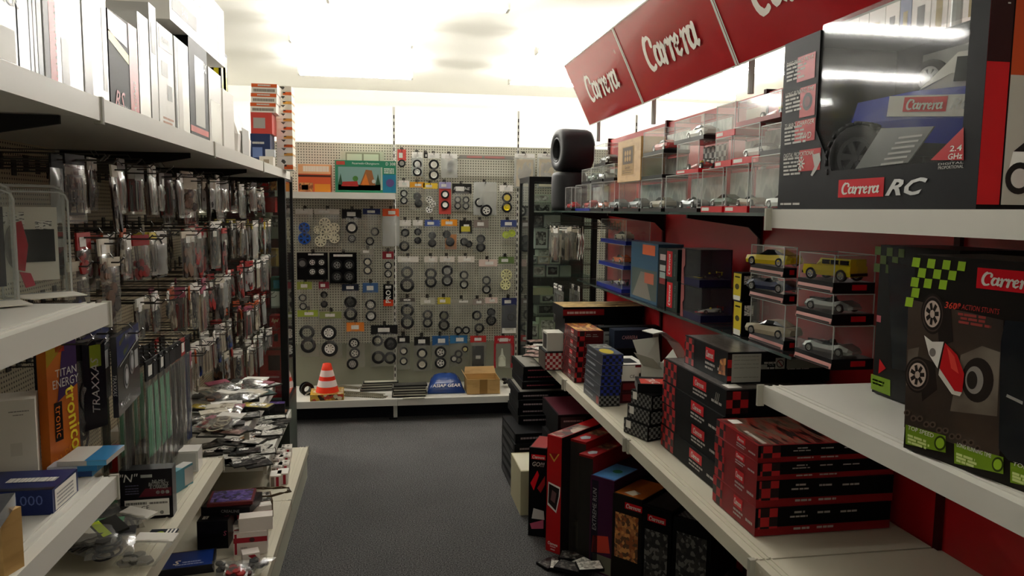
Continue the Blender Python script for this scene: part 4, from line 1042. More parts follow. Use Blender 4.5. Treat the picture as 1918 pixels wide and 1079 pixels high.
c = face_carton('small_box', 'white and red box end peeping out beside the black carton', 'box', (428, 1010), (446, 1008), 985, BZ0, .05, MED); c.panel('f', 0, .2, 1, .5, MRED)
c = face_carton('small_box', 'white and red box lying at the bottom of the pile by the loose bags', 'box', (455, 1066), (487, 1060), 1040, BZ0, .05, MED); c.shape('f', [(.3, .9), (1, .1), (1, .5), (.7, .9)], MRED)
c = face_carton('product_box', 'black carton with a small white price sticker on the base shelf', 'box', (370, 1030), (428, 1027), 978, BZ0, .22, mat('0f0d10', .3))
c.panel('t', .12, .10, .30, .24, LABELM); c.text('S', 'f', .9, .55, .02, mat('9c4a60', .4), None, .2, .01); c.text('S', 't', .9, .25, .03, mat('9c4a60', .4), None, .2, .01)
c2 = stack(c, .035, 'flat black box with grey lettering lying on the black carton', 'box', mat('141214', .3), dx=.05, dy=.03, drz=-.12, w=.20, d=.17); c2.text('CREALINE', 'f', .6, .5, .012, mat('8a8a8a', .4), .1)
c3 = stack(c2, .014, 'flat purple print bag lying on the flat black box', 'pack', mat('6b2a2a', .35), drz=.2, w=.18, d=.15, name='flat_pack'); c3.panel('t', .05, .1, .95, .95, PRT['purple'])
p = onZ(352, 1062, BZ0)
c = flat_pack('dark blue print bag with white lettering on the base shelf', (p[0], p[1]), BZ0+.001, .15, .20, .15, .03, mat('1b1b20', .3), mat('1b3a8c', .25, coat=.4)); c.text('S', 't', .32, .35, .035, PAPER, None, .3, .02); c.lines('t', [(.42, .75, .3, .06), (.3, .8, .18, .05)], mat('a9b5d8', .4))
for k, (px, py) in enumerate(((432, 1070), (455, 1078), (470, 1072), (445, 1085))):
    p = onZ(px, py, BZ0+.01)
    t = bag('loose_bag', 'loose clear bag of red and black bits at the foot of the red-banded boxes', 'bag', (p[0], p[1]-.05, BZ0+.02+.006*k), r.uniform(-.5, .5), .085, .12, None, 0, BAG, k, .035, 'loose bags on the base shelf', tilt=-math.pi/2+.1); contents(t, 'lumps', k, CC['red parts' if k % 2 else 'dark parts'], .075, .09, .01, .03)
c = face_carton('open_carton', 'open brown carton with grey parts on the base shelf', 'box', (462, 975), (512, 968), 944, BZ0, .12, mat('5a4a34', .6)); c.panel('t', .05, .05, .95, .95, PRT['grey'])
# bent wire ring lying over it
p = onZ(500, 925, BASEZ+.11)
o = ob('wire_coil', MB().tube([(.10*math.cos(a*.45)*(1+.05*math.sin(a)), .05*math.sin(a*.45), .006*math.sin(a*1.7)) for a in range(30)], .003, 5).mesh('wire_coil', mat('4a3a22', .4)), None, (p[0], p[1], BASEZ+.12)); tag(o, 'brown bent wire coil lying over the open brown carton', 'wire')
c = face_carton('framed_tray', 'brown framed tray with orange print on the base shelf', 'tray', (440, 925), (492, 915), 0, BZ0+.06, .15, mat('7a5232', .5), h=.01); c.panel('t', .04, .06, .96, .94, PRT['orange'])
c.o.location.z = BZ0; 
SBX = art('small_box_print', ['cfc9bd', 'b9b2a6', '4a4440', 'dedad0'], 60, .45)
k = 0
for (px, py) in ((517, 888), (530, 884), (519, 872), (532, 868), (521, 858), (534, 853), (524, 845), (537, 838)):
    p = onZ(px, py, BZ0+.05)
    c = flat_pack('small white and red box in the row along the base shelf rail', (p[0], p[1]), BZ0, .05, .055, .085, .055, MED, SBX if k > 1 else PAPER, 'small white boxes in a row on the base shelf'); c.panel('f', .55, 0, .8, .9, MRED); c.panel('f', .1, 0, .4, .9, mat('8c8072', .5)); k += 1

# ================================================================ glass cabinet at the end of the left row
VX0, VX1, VY0, VY1 = -1.00, -0.572, 4.615, 5.0
vz = [z_at(v, -.75, 4.75) for v in (712, 648, 572, 497, 446, 368)]
vitrine('glass_cabinet', 'black-framed glass cabinet stacked with red boxes', VX0, VX1, VY0, VY1, 0.375, 1.765, .042, .024, vz[1:], mat('3a3f38', .5), mat('4a1618', .5), 1.73)
vfloor = .375
def vbox(px0, px1, y0p, y1p, m, label, Y=4.70, depth=.10, z=None, group=None):
    zb = z_at(y1p, -.75, Y) if z is None else z
    x0, x1 = x_at(px0, Y, zb), x_at(px1, Y, zb)
    h = z_at(y0p, (x0+x1)/2, Y)-zb
    x1 = min(x1, VX1-.05) if x1 < 0 else x1
    return Carton('small_box', label, 'box', x1-x0, depth, h, ((x0+x1)/2, Y+depth/2, zb+.0006), 0, m, group)
VR = mat('a81a1c', .35); VC = mat('9b947f', .5)
c = vbox(484, 516, 374, 398, VR, 'flat red box above the cream boxes in the glass cabinet', z=vz[4]+.06)
z0 = vz[4]
c = vbox(476, 507, 420, 444, VC, 'lower cream box with dark print in the glass cabinet', z=z0); c.lines('f', [(.3, .7, .5, .1), (.2, .8, .3, .06)], mat('5a5546', .5)); zz1 = c.o.location.z+c.h
for o_ in [o_ for o_ in bpy.data.objects if o_.get('label') == 'flat red box above the cream boxes in the glass cabinet']: redflat = o_
c = vbox(478, 507, 398, 420, VC, 'upper cream box with a small oval mark in the glass cabinet', z=zz1+.0005); c.disc('f', .5, .6, .012, mat('6b6553', .5)); redflat.location.z = c.o.location.z+c.h+.0006
c = vbox(509, 526, 404, 444, mat('8f8d80', .4), 'grey printed box beside the cream boxes in the glass cabinet', z=z0); c.panel('f', .1, .5, .9, .95, PRT['grey'])
c = vbox(488, 522, 466, 494, mat('8c6428', .5), 'ochre brown box on the third glass shelf of the cabinet', z=vz[3]); c.panel('f', .86, 0, 1, 1, mat('c9a04a', .5))
c = vbox(468, 500, 506, 568, VR, 'tall red box beside the teal box in the glass cabinet', z=vz[2]); c.lines('f', [(.2, .7, .3, .03)], mat('6b1012', .5))
zt0 = vz[2]
c = vbox(508, 527, 546, 569, PAPER, 'white box under the teal box in the glass cabinet', z=zt0); zt1 = c.o.location.z+c.h
c = vbox(507, 527, 520, 546, mat('2c5a4a', .4), 'teal box with a blue window in the glass cabinet', z=zt1); c.panel('f', .3, .2, .95, .8, mat('2a7f92', .3))
c = vbox(504, 528, 615, 646, VR, 'red box with a dark window under the lettered red box in the glass cabinet', z=vz[1]); c.panel('f', .4, .3, .75, .7, mat('3a0c0c', .4)); zt1 = c.o.location.z+c.h
c = vbox(505, 528, 592, 615, VR, 'red box with pale script lettering in the glass cabinet', z=zt1); c.text('hpi', 'f', .5, .6, .03, mat('e0c49a', .4), None, .3, .02)
c = vbox(474, 500, 620, 646, mat('6b6a58', .5), 'olive grey box beside the red boxes in the glass cabinet', z=vz[1])
c = vbox(446, 484, 656, 702, VR, 'wide red box on the cabinet floor behind the hanging bags', z=vfloor+.036); c.lines('f', [(.3, .6, .4, .03)], mat('c9a0a0', .5))
c = vbox(488, 528, 652, 702, VR, 'wide red box with a dark panel on the cabinet floor', z=vfloor+.036); c.panel('f', .4, .55, .95, .85, mat('3a0c0c', .4)); c.lines('f', [(.4, .9, .4, .03)], mat('c9a0a0', .5))
c = vbox(503, 523, 330, 366, PAPER, 'white box with a red picture on the top glass shelf of the cabinet', z=vz[5]); c.panel('f', .1, .3, .9, .8, PRT['orange'])

# ================================================================ back pegboard: wheel bags
HKB = 'chrome wire display hook on the back pegboard'
def bcol(c): return mat(c, .5)
def wbag(px0, py0, px1, py1, desc, head, wheels=(), hh=.22, film=BAG, tyrem=None, Y=5.99, hook_=True, headtxt=None, extra=None, name='wheel_bag', seed=None):
    """a hanging header bag; wheels = (u, v, r fraction of width, style, rim colour)"""
    xa, xb = onY(px0, (py0+py1)/2, Y)[0], onY(px1, (py0+py1)/2, Y)[0]
    xc = (xa+xb)/2; w = xb-xa
    zt_, zb_ = onY((px0+px1)/2, py0, Y)[2], onY((px0+px1)/2, py1, Y)[2]; h = zt_-zb_
    sd = seed if seed is not None else (px0 % 6)
    t = bag(name, desc, 'bag' if film is not None else 'pack', (xc, Y, zb_), 0, w, h, bcol(head) if head else None, h*hh, film, sd, min(.035, w*.3))
    for wl in wheels:
        u, v, rr, st, rc = wl[:5]
        wheel(t, ((u-.5)*w, -.004 if st else 0, v*h), rr*w, st, bcol(rc) if rc else None, tyre=len(wl) < 6, tm=tyrem, wid=.45)
    if headtxt:
        me, asp = text_mesh(headtxt[0], bcol(headtxt[1]), .2, .01); s_ = min(h*hh*.4, w*.8/asp)
        ob('lettering', me, t, (0, -.0036, h-h*hh*.5), (0, 0, 0), s_)
    if head:
        ob('printed_label', boxmesh(LABELM), t, (-w*.1+(px0 % 3)*w*.08, -.0034, h-h*hh*.75), (0, 0, 0), (w*.42, .0012, h*hh*.45))
    if hook_: hook((xc, BY, zt_-.012), 0, BY-Y+.03, HKB, 'wire hooks on the back pegboard')
    return t, w, h
BW = 'd8d6cc'
W2 = lambda st='spoke', c=BW, r=.34, v0=.22, v1=.52: ((.5, v0, r, st, c), (.5, v1, r, st, c))
T2 = lambda r=.42, v0=.25, v1=.6: ((.5, v0, r, None, None), (.5, v1, r, None, None))
D2 = lambda c=BW, r=.34, v0=.22, v1=.52: ((.5, v0, r, 'disc', c), (.5, v1, r, 'disc', c))
# top row, right bay
wbag(744, 280, 761, 330, 'grey ring pack with a red, white and blue striped header on the back pegboard', 'c0504a', ((.5, .48, .42, 'disc', '8f8d86'),), .42, None)
t, w, h = wbag(771, 285, 792, 330, 'white bag with two plain white discs, top row of the back pegboard', 'eceae2', D2('efede6', .40, .18, .5), .25, BAGM)
wbag(794, 286, 801, 336, 'narrow black bag between the white disc bags in the top row', '2a2a28', (), .2, BAG); 
wbag(801, 287, 824, 338, 'bag with two large white dished wheels, top row of the back pegboard', 'e4e2da', D2('e4e2d8', .42, .2, .58), .2)
wbag(826, 288, 857, 333, 'bag with a violet header and two small grey discs, top row of the back pegboard', 'e4e2dc', ((.6, .60, .17, 'disc', '8b8a84'), (.52, .36, .17, 'disc', '8b8a84')), .2, BAGM)
# second row, right bay
wbag(746, 338, 767, 385, 'pale headed bag with two chrome wheels beside the green picture box', 'e9dcd4', D2('b9b7b0', .34, .2, .48), .26)
wbag(767, 341, 796, 393, 'yellow and orange headed bag with two black wheels, second row of the back pegboard', 'd8952c', ((.5, .48, .26, 'disc', '1c1c1c'), (.58, .24, .26, 'disc', '1c1c1c')), .2)
wbag(792, 343, 820, 402, 'yellow headed bag with three white spoked wheels, second row of the back pegboard', 'ddb93a', ((.42, .48, .22, 'spoke5', 'ecebe4', 1), (.64, .34, .22, 'spoke5', 'ecebe4', 1), (.42, .16, .22, 'spoke5', 'ecebe4', 1)), .18)
t, w, h = wbag(822, 341, 845, 402, 'violet headed red card with two white wheels on the back pegboard', '9a94b8', D2('eae6de', .34, .30, .62), .2, None)
ob('backing_card', boxmesh(mat('b0443c', .45)), t, (0, .003, .004), (0, 0, 0), (w*.98, .003, h*.82))
t, w, h = wbag(846, 344, 884, 396, 'black headed pack of four grey wheel halves on the back pegboard', '23221f', ((.3, .42, .17, 'disc', 'a9a79f'), (.7, .42, .17, 'disc', 'a9a79f'), (.3, .2, .17, 'disc', 'a9a79f'), (.7, .2, .17, 'disc', 'a9a79f')), .36, BAG, headtxt=('PROLINE', 'b9b7b0'))
t, w, h = wbag(887, 341, 930, 403, 'milky white bag with white wheels bulging out of the bottom', None, ((.25, .38, .2, 'spoke5', 'd8d6cc'), (.55, .14, .26, 'spoke5', 'd8d6cc')), .1, BAGM)
wbag(935, 347, 961, 400, 'white headed bag with two bright yellow wheels on the back pegboard', 'e9e4dc', ((.55, .56, .36, 'disc', 'e0c814'), (.55, .22, .38, 'disc', 'e0c814')), .22)
# third row, right bay
wbag(748, 412, 770, 475, 'pale headed bag with a black tyre and silver inserts beside the upright', 'd0cdc2', ((.5, .62, .36, 'disc', '4a4a48'), (.42, .22, .44, None, None)), .18)
wbag(773, 412, 792, 465, 'pale headed bag with two black wheels, third row of the back pegboard', 'd0cdc2', D2('222222', .36, .28, .58), .2)
wbag(795, 412, 824, 466, 'blue and white headed bag with two black tyres, third row of the back pegboard', '41528c', ((.5, .46, .25, 'disc', '2c2c2c'), (.5, .2, .27, 'disc', '2c2c2c')), .22)
t, w, h = wbag(826, 411, 857, 467, 'orange and yellow headed bag with black wheels on an orange card', 'd88a24', ((.35, .5, .24, 'disc', '222222'), (.55, .25, .27, 'disc', '222222')), .22)
ob('backing_card', boxmesh(mat('c47a34', .5)), t, (.1*w, .006, 0), (0, 0, 0), (w*.7, .002, h*.5))
t, w, h = wbag(860, 413, 884, 468, 'black headed bag with a yellow picture and two black wheels', '1c1b1a', ((.4, .28, .32, 'disc', '2c2c2a'), (.75, .2, .28, 'disc', '3a3a38')), .45, BAG)
ob('picture', boxmesh(mat('b5a83a', .4)), t, (0, -.004, h*.62), (0, 0, 0), (w*.7, .001, h*.18))
wbag(886, 412, 915, 473, 'grey headed tapering bag with two dark wheels, third row of the back pegboard', '7b6f66', ((.5, .42, .28, 'disc', '4a4a48'), (.5, .16, .30, 'disc', '4a4a48')), .24)
wbag(937, 412, 968, 460, 'blue headed bag with two lime green wheels on the back pegboard', '3a4674', ((.35, .42, .22, 'disc', 'b5c92a', 1), (.68, .48, .22, 'disc', 'b5c92a', 1)), .28)
# fourth row, right bay
wbag(744, 480, 785, 549, 'wide clear bag with two large black tyres, fourth row of the back pegboard', 'cfcabf', ((.45, .56, .28, None, None), (.45, .22, .33, None, None)), .16)
wbag(794, 480, 820, 543, 'pale headed bag with two nested black tyres, fourth row of the back pegboard', 'cfc6ba', T2(.42, .24, .48), .18)
wbag(823, 480, 852, 540, 'pale headed bag with a silver-insert black tyre, fourth row of the back pegboard', 'cfc6ba', ((.5, .55, .36, 'disc', '8c8c88'), (.5, .24, .36, 'disc', '8c8c88')), .18)
wbag(857, 480, 889, 544, 'pale headed bag with two grey-centred tyres and a black strip', 'cfc6ba', ((.38, .45, .26, 'disc', '9b9a90'), (.38, .18, .26, 'disc', '9b9a90')), .18)
wbag(896, 486, 932, 551, 'pale headed bag with two grey-centred tyres and a red-topped black strip', 'cfb9ae', ((.42, .4, .23, 'disc', '9b9a90'), (.42, .14, .23, 'disc', '9b9a90')), .2)
wbag(933, 481, 963, 545, 'green and blue headed bag with two pale yellow spoked wheels', '5c7040', ((.5, .48, .34, 'spoke8', 'd9d6a0', 1), (.45, .19, .32, 'spoke8', 'd9d6a0', 1)), .2)
# fifth row, right bay
wbag(748, 558, 778, 617, 'pair of large plain black tyres, fifth row of the back pegboard', '55504a', T2(.42, .22, .60), .12)
wbag(787, 558, 815, 616, 'pale headed bag of black tyres beside the yellow headed bag', 'b5b29f', T2(.34, .2, .45), .22)
wbag(819, 557, 844, 620, 'yellow headed bag with two black tyres, fifth row of the back pegboard', 'b9ab34', ((.5, .46, .36, 'disc', '6b6a50'), (.5, .18, .42, 'disc', '6b6a60')), .2)
wbag(845, 560, 886, 625, 'wide green-grey bag with two small black wheels at its bottom', '8f8c7e', ((.33, .10, .18, 'disc', '8c8b82'), (.68, .10, .18, 'disc', '8c8b82')), .14)
wbag(884, 560, 907, 628, 'grey headed bag of black square-block tyres, fifth row of the back pegboard', '8a8078', ((.4, .55, .4, None, None), (.6, .2, .4, None, None)), .16)
wbag(908, 557, 932, 612, 'pale headed bag with crossed black parts, fifth row of the back pegboard', 'cfb9ae', ((.5, .5, .34, 'spoke5', '2c2c2a'), (.5, .22, .40, 'spoke5', '55534c')), .2)
t, w, h = wbag(939, 558, 968, 626, 'dark blue shiny pack with a white bottom label beside the glass cabinet', '28305a', ((.65, .48, .25, None, None),), .2, BAG)
ob('printed_label', boxmesh(PAPER), t, (0, -.006, .01), (0, 0, 0), (w*.9, .003, h*.14)); ob('inner_card', boxmesh(mat('161a2c', .3)), t, (0, .004, .01), (0, 0, 0), (w*.95, .004, h*.78))
# sixth row, right bay
wbag(744, 629, 768, 692, 'black headed bag with two cream disc wheels beside the upright', '1d1c1b', D2('c9c5b5', .32, .25, .55), .22)
wbag(775, 631, 806, 695, 'black headed bag with two large cream disc wheels, lowest row of the back pegboard', '1d1c1b', D2('cfcbbb', .32, .2, .52), .25)
wbag(809, 629, 841, 692, 'blue and white headed bag with two star-spoked wheels, lowest row of the back pegboard', '2c5a8c', W2('spoke5', 'd8d6ce', .34, .2, .52), .28)
wbag(842, 628, 876, 686, 'blue headed bag with black tyres and yellow strips, lowest row of the back pegboard', '2f6a96', ((.25, .25, .2, 'disc', 'c9c5b8'), (.5, .4, .22, None, None), (.5, .2, .2, None, None), (.85, .55, .18, 'disc', 'd0c48a')), .26)
t, w, h = wbag(880, 629, 911, 690, 'red and white headed bag with a black foam sheet, lowest row of the back pegboard', 'b0322c', (), .2)
ob('foam_sheet', boxmesh(BLACK), t, (0, 0, .02), (0, 0, 0), (w*.7, .01, h*.62)); ob('price_sticker', boxmesh(LABELM), t, (0, -.0065, h*.3), (0, 0, 0), (w*.3, .001, h*.1))
t, w, h = wbag(925, 629, 963, 689, 'red framed bag with a small white bottle on the back pegboard', 'a3242a', (), .24, BAG, headtxt=('hpi racing', 'e4d8d0'))
ob('frame_print', MB().box(-w/2, -w*.40, -.004, 0, 0, h*.78).box(w*.32, w/2, -.004, 0, 0, h*.78).mesh('frame_print', mat('96242a', .4)), t)
b = MB(); b.lathe([(0, 0), (.2, 0), (.2, .45), (.12, .6), (.08, .62), (.03, 1.0), (0, 1.0)], 12, 'z', [0, 0, 0, 1, 1, 1]); ob('bottle', b.mesh('bottle', [mat('cfd2bf', .3), mat('d8dcd0', .3)]), t, (-.1*w, -.004, h*.06), (0, 0, 0), (w*.9, w*.4, h*.55))
# left bay
wbag(553, 391, 587, 462, 'clear bag with two bright blue spoked wheels on the back pegboard', 'd0cdc4', ((.5, .5, .30, 'spoke', '2456b0', 1), (.5, .22, .34, 'spoke', '2456b0', 1)), .14, BAG)
t_ = bpy.data.objects; xa = onY(570, 430, 5.985)
t, w, h = wbag(588, 391, 637, 463, 'wide clear bag full of cream spoked wheels on the back pegboard', 'cfc9be', ((.42, .62, .22, 'spoke8', 'd8d2b6', 1), (.48, .36, .24, 'spoke8', 'd8d2b6', 1), (.78, .5, .2, 'spoke8', 'd8d2b6', 1), (.25, .16, .22, 'spoke8', 'd8d2b6', 1), (.78, .24, .2, 'spoke8', 'd8d2b6', 1), (.15, .45, .16, 'spoke8', 'd8d2b6', 1)), .14)
wbag(640, 392, 678, 470, 'black headed pack with one white disc wheel and chrome blades', '17161a', ((.5, .56, .30, 'disc', 'e8e6e0'), (.5, .30, .2, 'spoke5', 'a9a8a4')), .22)
wbag(679, 391, 713, 465, 'dark blue headed bag with two grey spoked wheels set askew', '26305a', ((.68, .42, .24, 'spoke8', '9a988e'), (.4, .18, .24, 'spoke8', '9a988e')), .14)
wbag(716, 391, 748, 461, 'white bag with a white and orange header beside the upright', 'd0562c', (), .2, BAGM)
t, w, h = wbag(556, 473, 614, 524, 'black card with a tyre and four chrome wheels on the back pegboard', None, ((.18, .6, .17, 'disc', '6b6a68'), (.5, .64, .14, 'spoke5', 'd0cfc9'), (.8, .64, .14, 'spoke5', 'd0cfc9'), (.5, .3, .14, 'spoke5', 'd0cfc9'), (.8, .3, .14, 'spoke5', 'd0cfc9')), 0, None)
ob('backing_card', boxmesh(BOXBLK), t, (0, .006, 0), (0, 0, 0), (w, .006, h)); ob('lettering', boxmesh(LABELM), t, (.12*w, .002, h*.9), (0, 0, 0), (w*.5, .002, h*.06))
t, w, h = wbag(617, 473, 668, 531, 'black card with four dark spoked tyres on the back pegboard', None, ((.28, .60, .20, 'spoke5', '8a8986'), (.72, .60, .20, 'spoke5', '8a8986'), (.28, .22, .20, 'spoke5', '6b6a68'), (.72, .22, .20, 'spoke5', '6b6a68')), 0, None)
ob('backing_card', boxmesh(BOXBLK), t, (0, .006, 0), (0, 0, 0), (w, .006, h)); ob('lettering', boxmesh(LABELM), t, (0, .002, h*.87), (0, 0, 0), (w*.7, .002, h*.07))
wbag(675, 466, 702, 522, 'pale headed bag with two cream plain discs, left of the red headed wheel bag', '8f8c80', D2('dcd8c6', .30, .28, .56), .18)
wbag(716, 471, 738, 526, 'dark red headed narrow bag with two white spoked wheels', '7a2228', W2('spoke', 'd8d4ca', .34, .24, .52), .26)
wbag(556, 528, 585, 583, 'olive headed bag with two grey wheels above the black tyre bag', '8a9440', ((.38, .46, .26, 'spoke8', 'a9a79c'), (.40, .17, .25, 'spoke8', 'a9a79c')), .26)
wbag(597, 528, 617, 580, 'dark red headed bag with two small black rings and white tags', '7a2430', D2('2a2422', .34, .2, .54), .24)
wbag(640, 532, 673, 602, 'dark navy headed bag with a large black knobbly tyre', '141c2c', ((.5, .52, .36, 'spoke5', '2a2a26'), (.5, .2, .38, None, None)), .18)
wbag(679, 530, 709, 605, 'blue and white headed bag with two silver spoked wheels on black tyres', '3a5a86', ((.5, .46, .34, 'spoke8', 'cfcdc6'), (.52, .18, .34, 'spoke8', 'cfcdc6')), .24)
c = Carton('small_box', 'narrow black and red box with white vertical lettering on the back pegboard', 'box', .075, .03, .17, (x_at(727, 5.99, 1.05), 5.99, onY(727, 573, 5.99)[2]), 0, BOXBLK); c.panel('f', 0, 0, 1, .3, mat('b8381c', .4)); c.text('PRO', 'f', .5, .45, .04, PAPER, None, 0, .02, roll=math.pi/2); c.panel('f', .2, .82, .8, .95, LABELM); hook((c.o.location.x, BY, c.o.location.z+.16), 0, .09, HKB, 'wire hooks on the back pegboard')
wbag(557, 581, 597, 668, 'lime headed bag with a big black knobbly tyre on the back pegboard', '8fa03a', ((.45, .52, .36, None, None), (.5, .24, .36, None, None)), .14)
wbag(598, 584, 641, 672, 'olive headed bag with two big white-spoked road wheels on the back pegboard', '7d8450', ((.42, .56, .34, 'spoke8', 'd4d2cc'), (.45, .22, .36, 'spoke8', 'd4d2cc')), .14)
wbag(649, 604, 683, 688, 'orange and yellow headed bag with star wheels above the track pieces', 'c9742c', ((.42, .54, .30, 'spoke5', 'd0cec6'), (.45, .32, .30, 'spoke5', 'd0cec6'), (.32, .08, .32, 'spoke8', '9a9892')), .2)
wbag(694, 609, 746, 686, 'black headed wide bag with three large plain black tyres', '1a1a1a', ((.25, .62, .20, None, None), (.72, .55, .24, 'spoke5', '2a2a28'), (.28, .22, .24, None, None), (.7, .2, .22, None, None)), .22)
# price strip bar and white bags near the cabinet
xa, xb = onY(860, 293, 5.97), onY(962, 297, 5.97)
o = ob('label_bar', MB().box(xa[0], xb[0], 5.965, 5.975, xa[2]-.018, xa[2]+.012).box(xa[0], xa[0]+.012, 5.975, BY, xa[2]-.01, xa[2]+.006).box(xb[0]-.012, xb[0], 5.975, BY, xa[2]-.01, xa[2]+.006).mesh('label_bar', [mat('8b8880', .4)])); tag(o, 'empty grey hook bar with price strips on the back pegboard', 'bar')
ob('price_strip', MB().box(0, .12, -.002, 0, 0, .016).box(.14, .3, -.002, 0, 0, .016).mesh('price_strip', mat('b07a74', .4)), o, (xa[0]+.06, 5.965, xa[2]-.01))
for k, (px0, px1) in enumerate(((963, 1002), (1006, 1040))):
    t, w, h = wbag(px0, 288, px1, 352, 'large milky white bag hanging above the glass cabinet', 'eceae4', (), .12, BAGM); t['group'] = 'milky white bags above the glass cabinet'; contents(t, 'slab', k, CC['white parts'], w*.8, h*.8, .01, .02)

# boxes on the short shelf
def shelf_item(px0, px1, yt, m, label, Y=5.775, depth=.12, z=BSZ, name='model_kit_box'):
    x0, x1 = x_at(px0, Y, z), x_at(px1, Y, z)
    return Carton(name, label, 'box', x1-x0, depth, z_at(yt, (x0+x1)/2, Y)-z, ((x0+x1)/2, Y+depth/2, z+.0005), 0, m)
c = shelf_item(559, 620, 308, mat('cf5a34', .4), 'orange model kit box with locomotive picture on the short white shelf')
c.panel('f', .0, .66, 1, 1, mat('e6a878', .45)); c.lines('f', [(.15, .95, .74, .2)], mat('f2e4d0', .4)); c.panel('f', 0, .55, 1, .62, mat('4a2c22', .4)); c.panel('f', .02, .02, .45, .34, PRT['orange']); c.panel('f', .5, .02, .98, .30, mat('d8892c', .4)); c.panel('f', .1, .08, .3, .26, PAPER)
c = shelf_item(628, 742, 301, mat('2f7a5c', .4), 'large green model kit box with a landscape picture on the short white shelf')
ME = lambda *a: mat(*a)
c.panel('f', .05, .08, .74, .80, mat('7a9a94', .4)); c.panel('f', .05, .08, .74, .26, mat('d8cf9c', .4)); c.shape('f', [(.40, .24), (.5, .72), (.60, .70), (.66, .24)], mat('8a5a34', .4), .001); c.shape('f', [(.42, .24), (.5, .60), (.56, .24)], mat('c9722c', .4), .0014)
c.shape('f', [(.1, .2), (.12, .34), (.36, .36), (.38, .2)], mat('a8322c', .4), .001); c.shape('f', [(.05, .26), (.09, .6), (.12, .26)], mat('2c4a34', .4), .0012); c.disc('f', .33, .44, .02, mat('4a7a3a', .4), .0012); c.shape('f', [(.66, .26), (.70, .6), (.74, .26)], mat('2c4a34', .4), .0012); c.disc('f', .63, .36, .014, mat('b9b9b0', .4), .0016)
c.panel('f', .02, .86, .16, .97, mat('b9493c', .4)); c.text('Feuerwehr-Übungsturm', 'f', .50, .91, .022, PAPER, .26); c.text('D 308', 'f', .91, .91, .022, PAPER, .07)
c.panel('f', .78, .02, 1, .58, mat('22708c', .4)); c.disc('f', .90, .32, .03, mat('5a4a7a', .4), .001); c.panel('f', .745, .1, .775, .8, mat('a9b5a0', .4)); c.lines('f', [(.8, .97, v, .03) for v in (.62, .68, .74)], PAPER)
c = shelf_item(640, 720, 284, mat('b9b3a0', .45), 'pale kit box with a framed picture behind the green kit box', Y=5.92, depth=.1); c.panel('f', .1, .7, .9, .97, mat('8a8470', .5)); c.panel('f', .13, .73, .48, .94, mat('c9c3ae', .5), .001); c.panel('f', .52, .73, .87, .94, mat('c9c3ae', .5), .001)

# base shelf of the back row
BB = .1685
p = onZ(612, 748, BB)
t = thing('traffic_cone', 'orange traffic cone with two white bands standing on a yellow box', 'traffic cone', (p[0], p[1]+.07, BB+.046))
hc_ = z_at(681, p[0], p[1]+.07)-BB-.046
prof = [(.098, 0), (.094, .05), (.080, .16), (.080, .16)]
bands = [(0, .20, 'e23a1e'), (.20, .42, 'e8d8d4'), (.42, .56, 'dc2f1a'), (.56, .78, 'e9cfc9'), (.78, 1.0, 'e23a1e')]
for a, b0, colr in bands:
    rr = lambda q: .085*(1-q)+.030*q
    b = MB(); b.lathe([(rr(a), a*hc_), (rr(b0), b0*hc_)]+([(.018, hc_+.002), (0, hc_+.002)] if b0 == 1 else []), 24, 'z')
    ob('band', b.mesh('band', mat(colr, .4), True), t)
c = Carton('product_box', 'flat yellow and red printed box under the traffic cone', 'box', .24, .22, .045, (p[0], p[1]+.07, BB), .05, mat('b9932c', .4)); YRP = art('yellow_red_print', ['c9a03a', 'b0382a', 'd8d0b0', '8a6a2c', '3a2a20'], 40, .4); c.panel('f', .02, .05, .98, .95, YRP); c.panel('t', .02, .02, .98, .98, art('yellow_print', ['cfc4a0', 'b9932c', 'd8d0b8', 'a8742c'], 30, .4))
# small black spool
p = onZ(572, 744, BB)
t = thing('tape_spool', 'black spool with loose wire standing on the back base shelf', 'spool', (p[0], p[1]+.10, BB+.04), .4)
ob('rim', MB().lathe([(.025, -.025), (.05, -.025), (.05, -.018), (.028, -.016), (.028, .016), (.05, .018), (.05, .025), (.025, .025)], 20, 'y', 0, True).mesh('rim', BLACK, False), t); ob('loose_wire', MB().tube([(.03*math.cos(a*.7), -.03-.002*a, -.03+.012*math.sin(a)) for a in range(12)], .002, 5).mesh('loose_wire', SILVER), t)
# track pieces
SLEEP = mat('77705a', .5); RAIL = mat('a9a596', .3, .6)
def track(label, a, b_, z, gauge=.032, name='track_piece', group=None):
    d = Vector((b_[0]-a[0], b_[1]-a[1], 0)); L = d.length; t = thing(name, label, 'toy track', ((a[0]+b_[0])/2, (a[1]+b_[1])/2, z), math.atan2(d.y, d.x), group)
    s_ = MB(); n = int(L/.016)
    for k in range(n): s_.box(-L/2+k*.016, -L/2+k*.016+.008, -gauge*.75, gauge*.75, 0, .004)
    ob('sleeper', s_.mesh('sleeper', SLEEP), t)['kind'] = 'stuff'
    for s1 in (-1, 1): block('rail', RAIL, t, -L/2, L/2, s1*gauge/2-.002, s1*gauge/2+.002, .004, .010)
    return t
for k, (pa, pb) in enumerate((((630, 724), (675, 728)), ((640, 735), (720, 741)), ((645, 741), (725, 745)))):
    a, b_ = onZ(*pa, BB), onZ(*pb, BB); track(['short length of model railway track behind the cone', 'length of model railway track lying beside the cone', 'length of model railway track along the base shelf edge'][k], a, b_, BB+.0006)
STRAP = [mat('3c3a36', .4), mat('8c8a80', .4), mat('1c1c1c', .4), mat('b9b5a4', .4)]
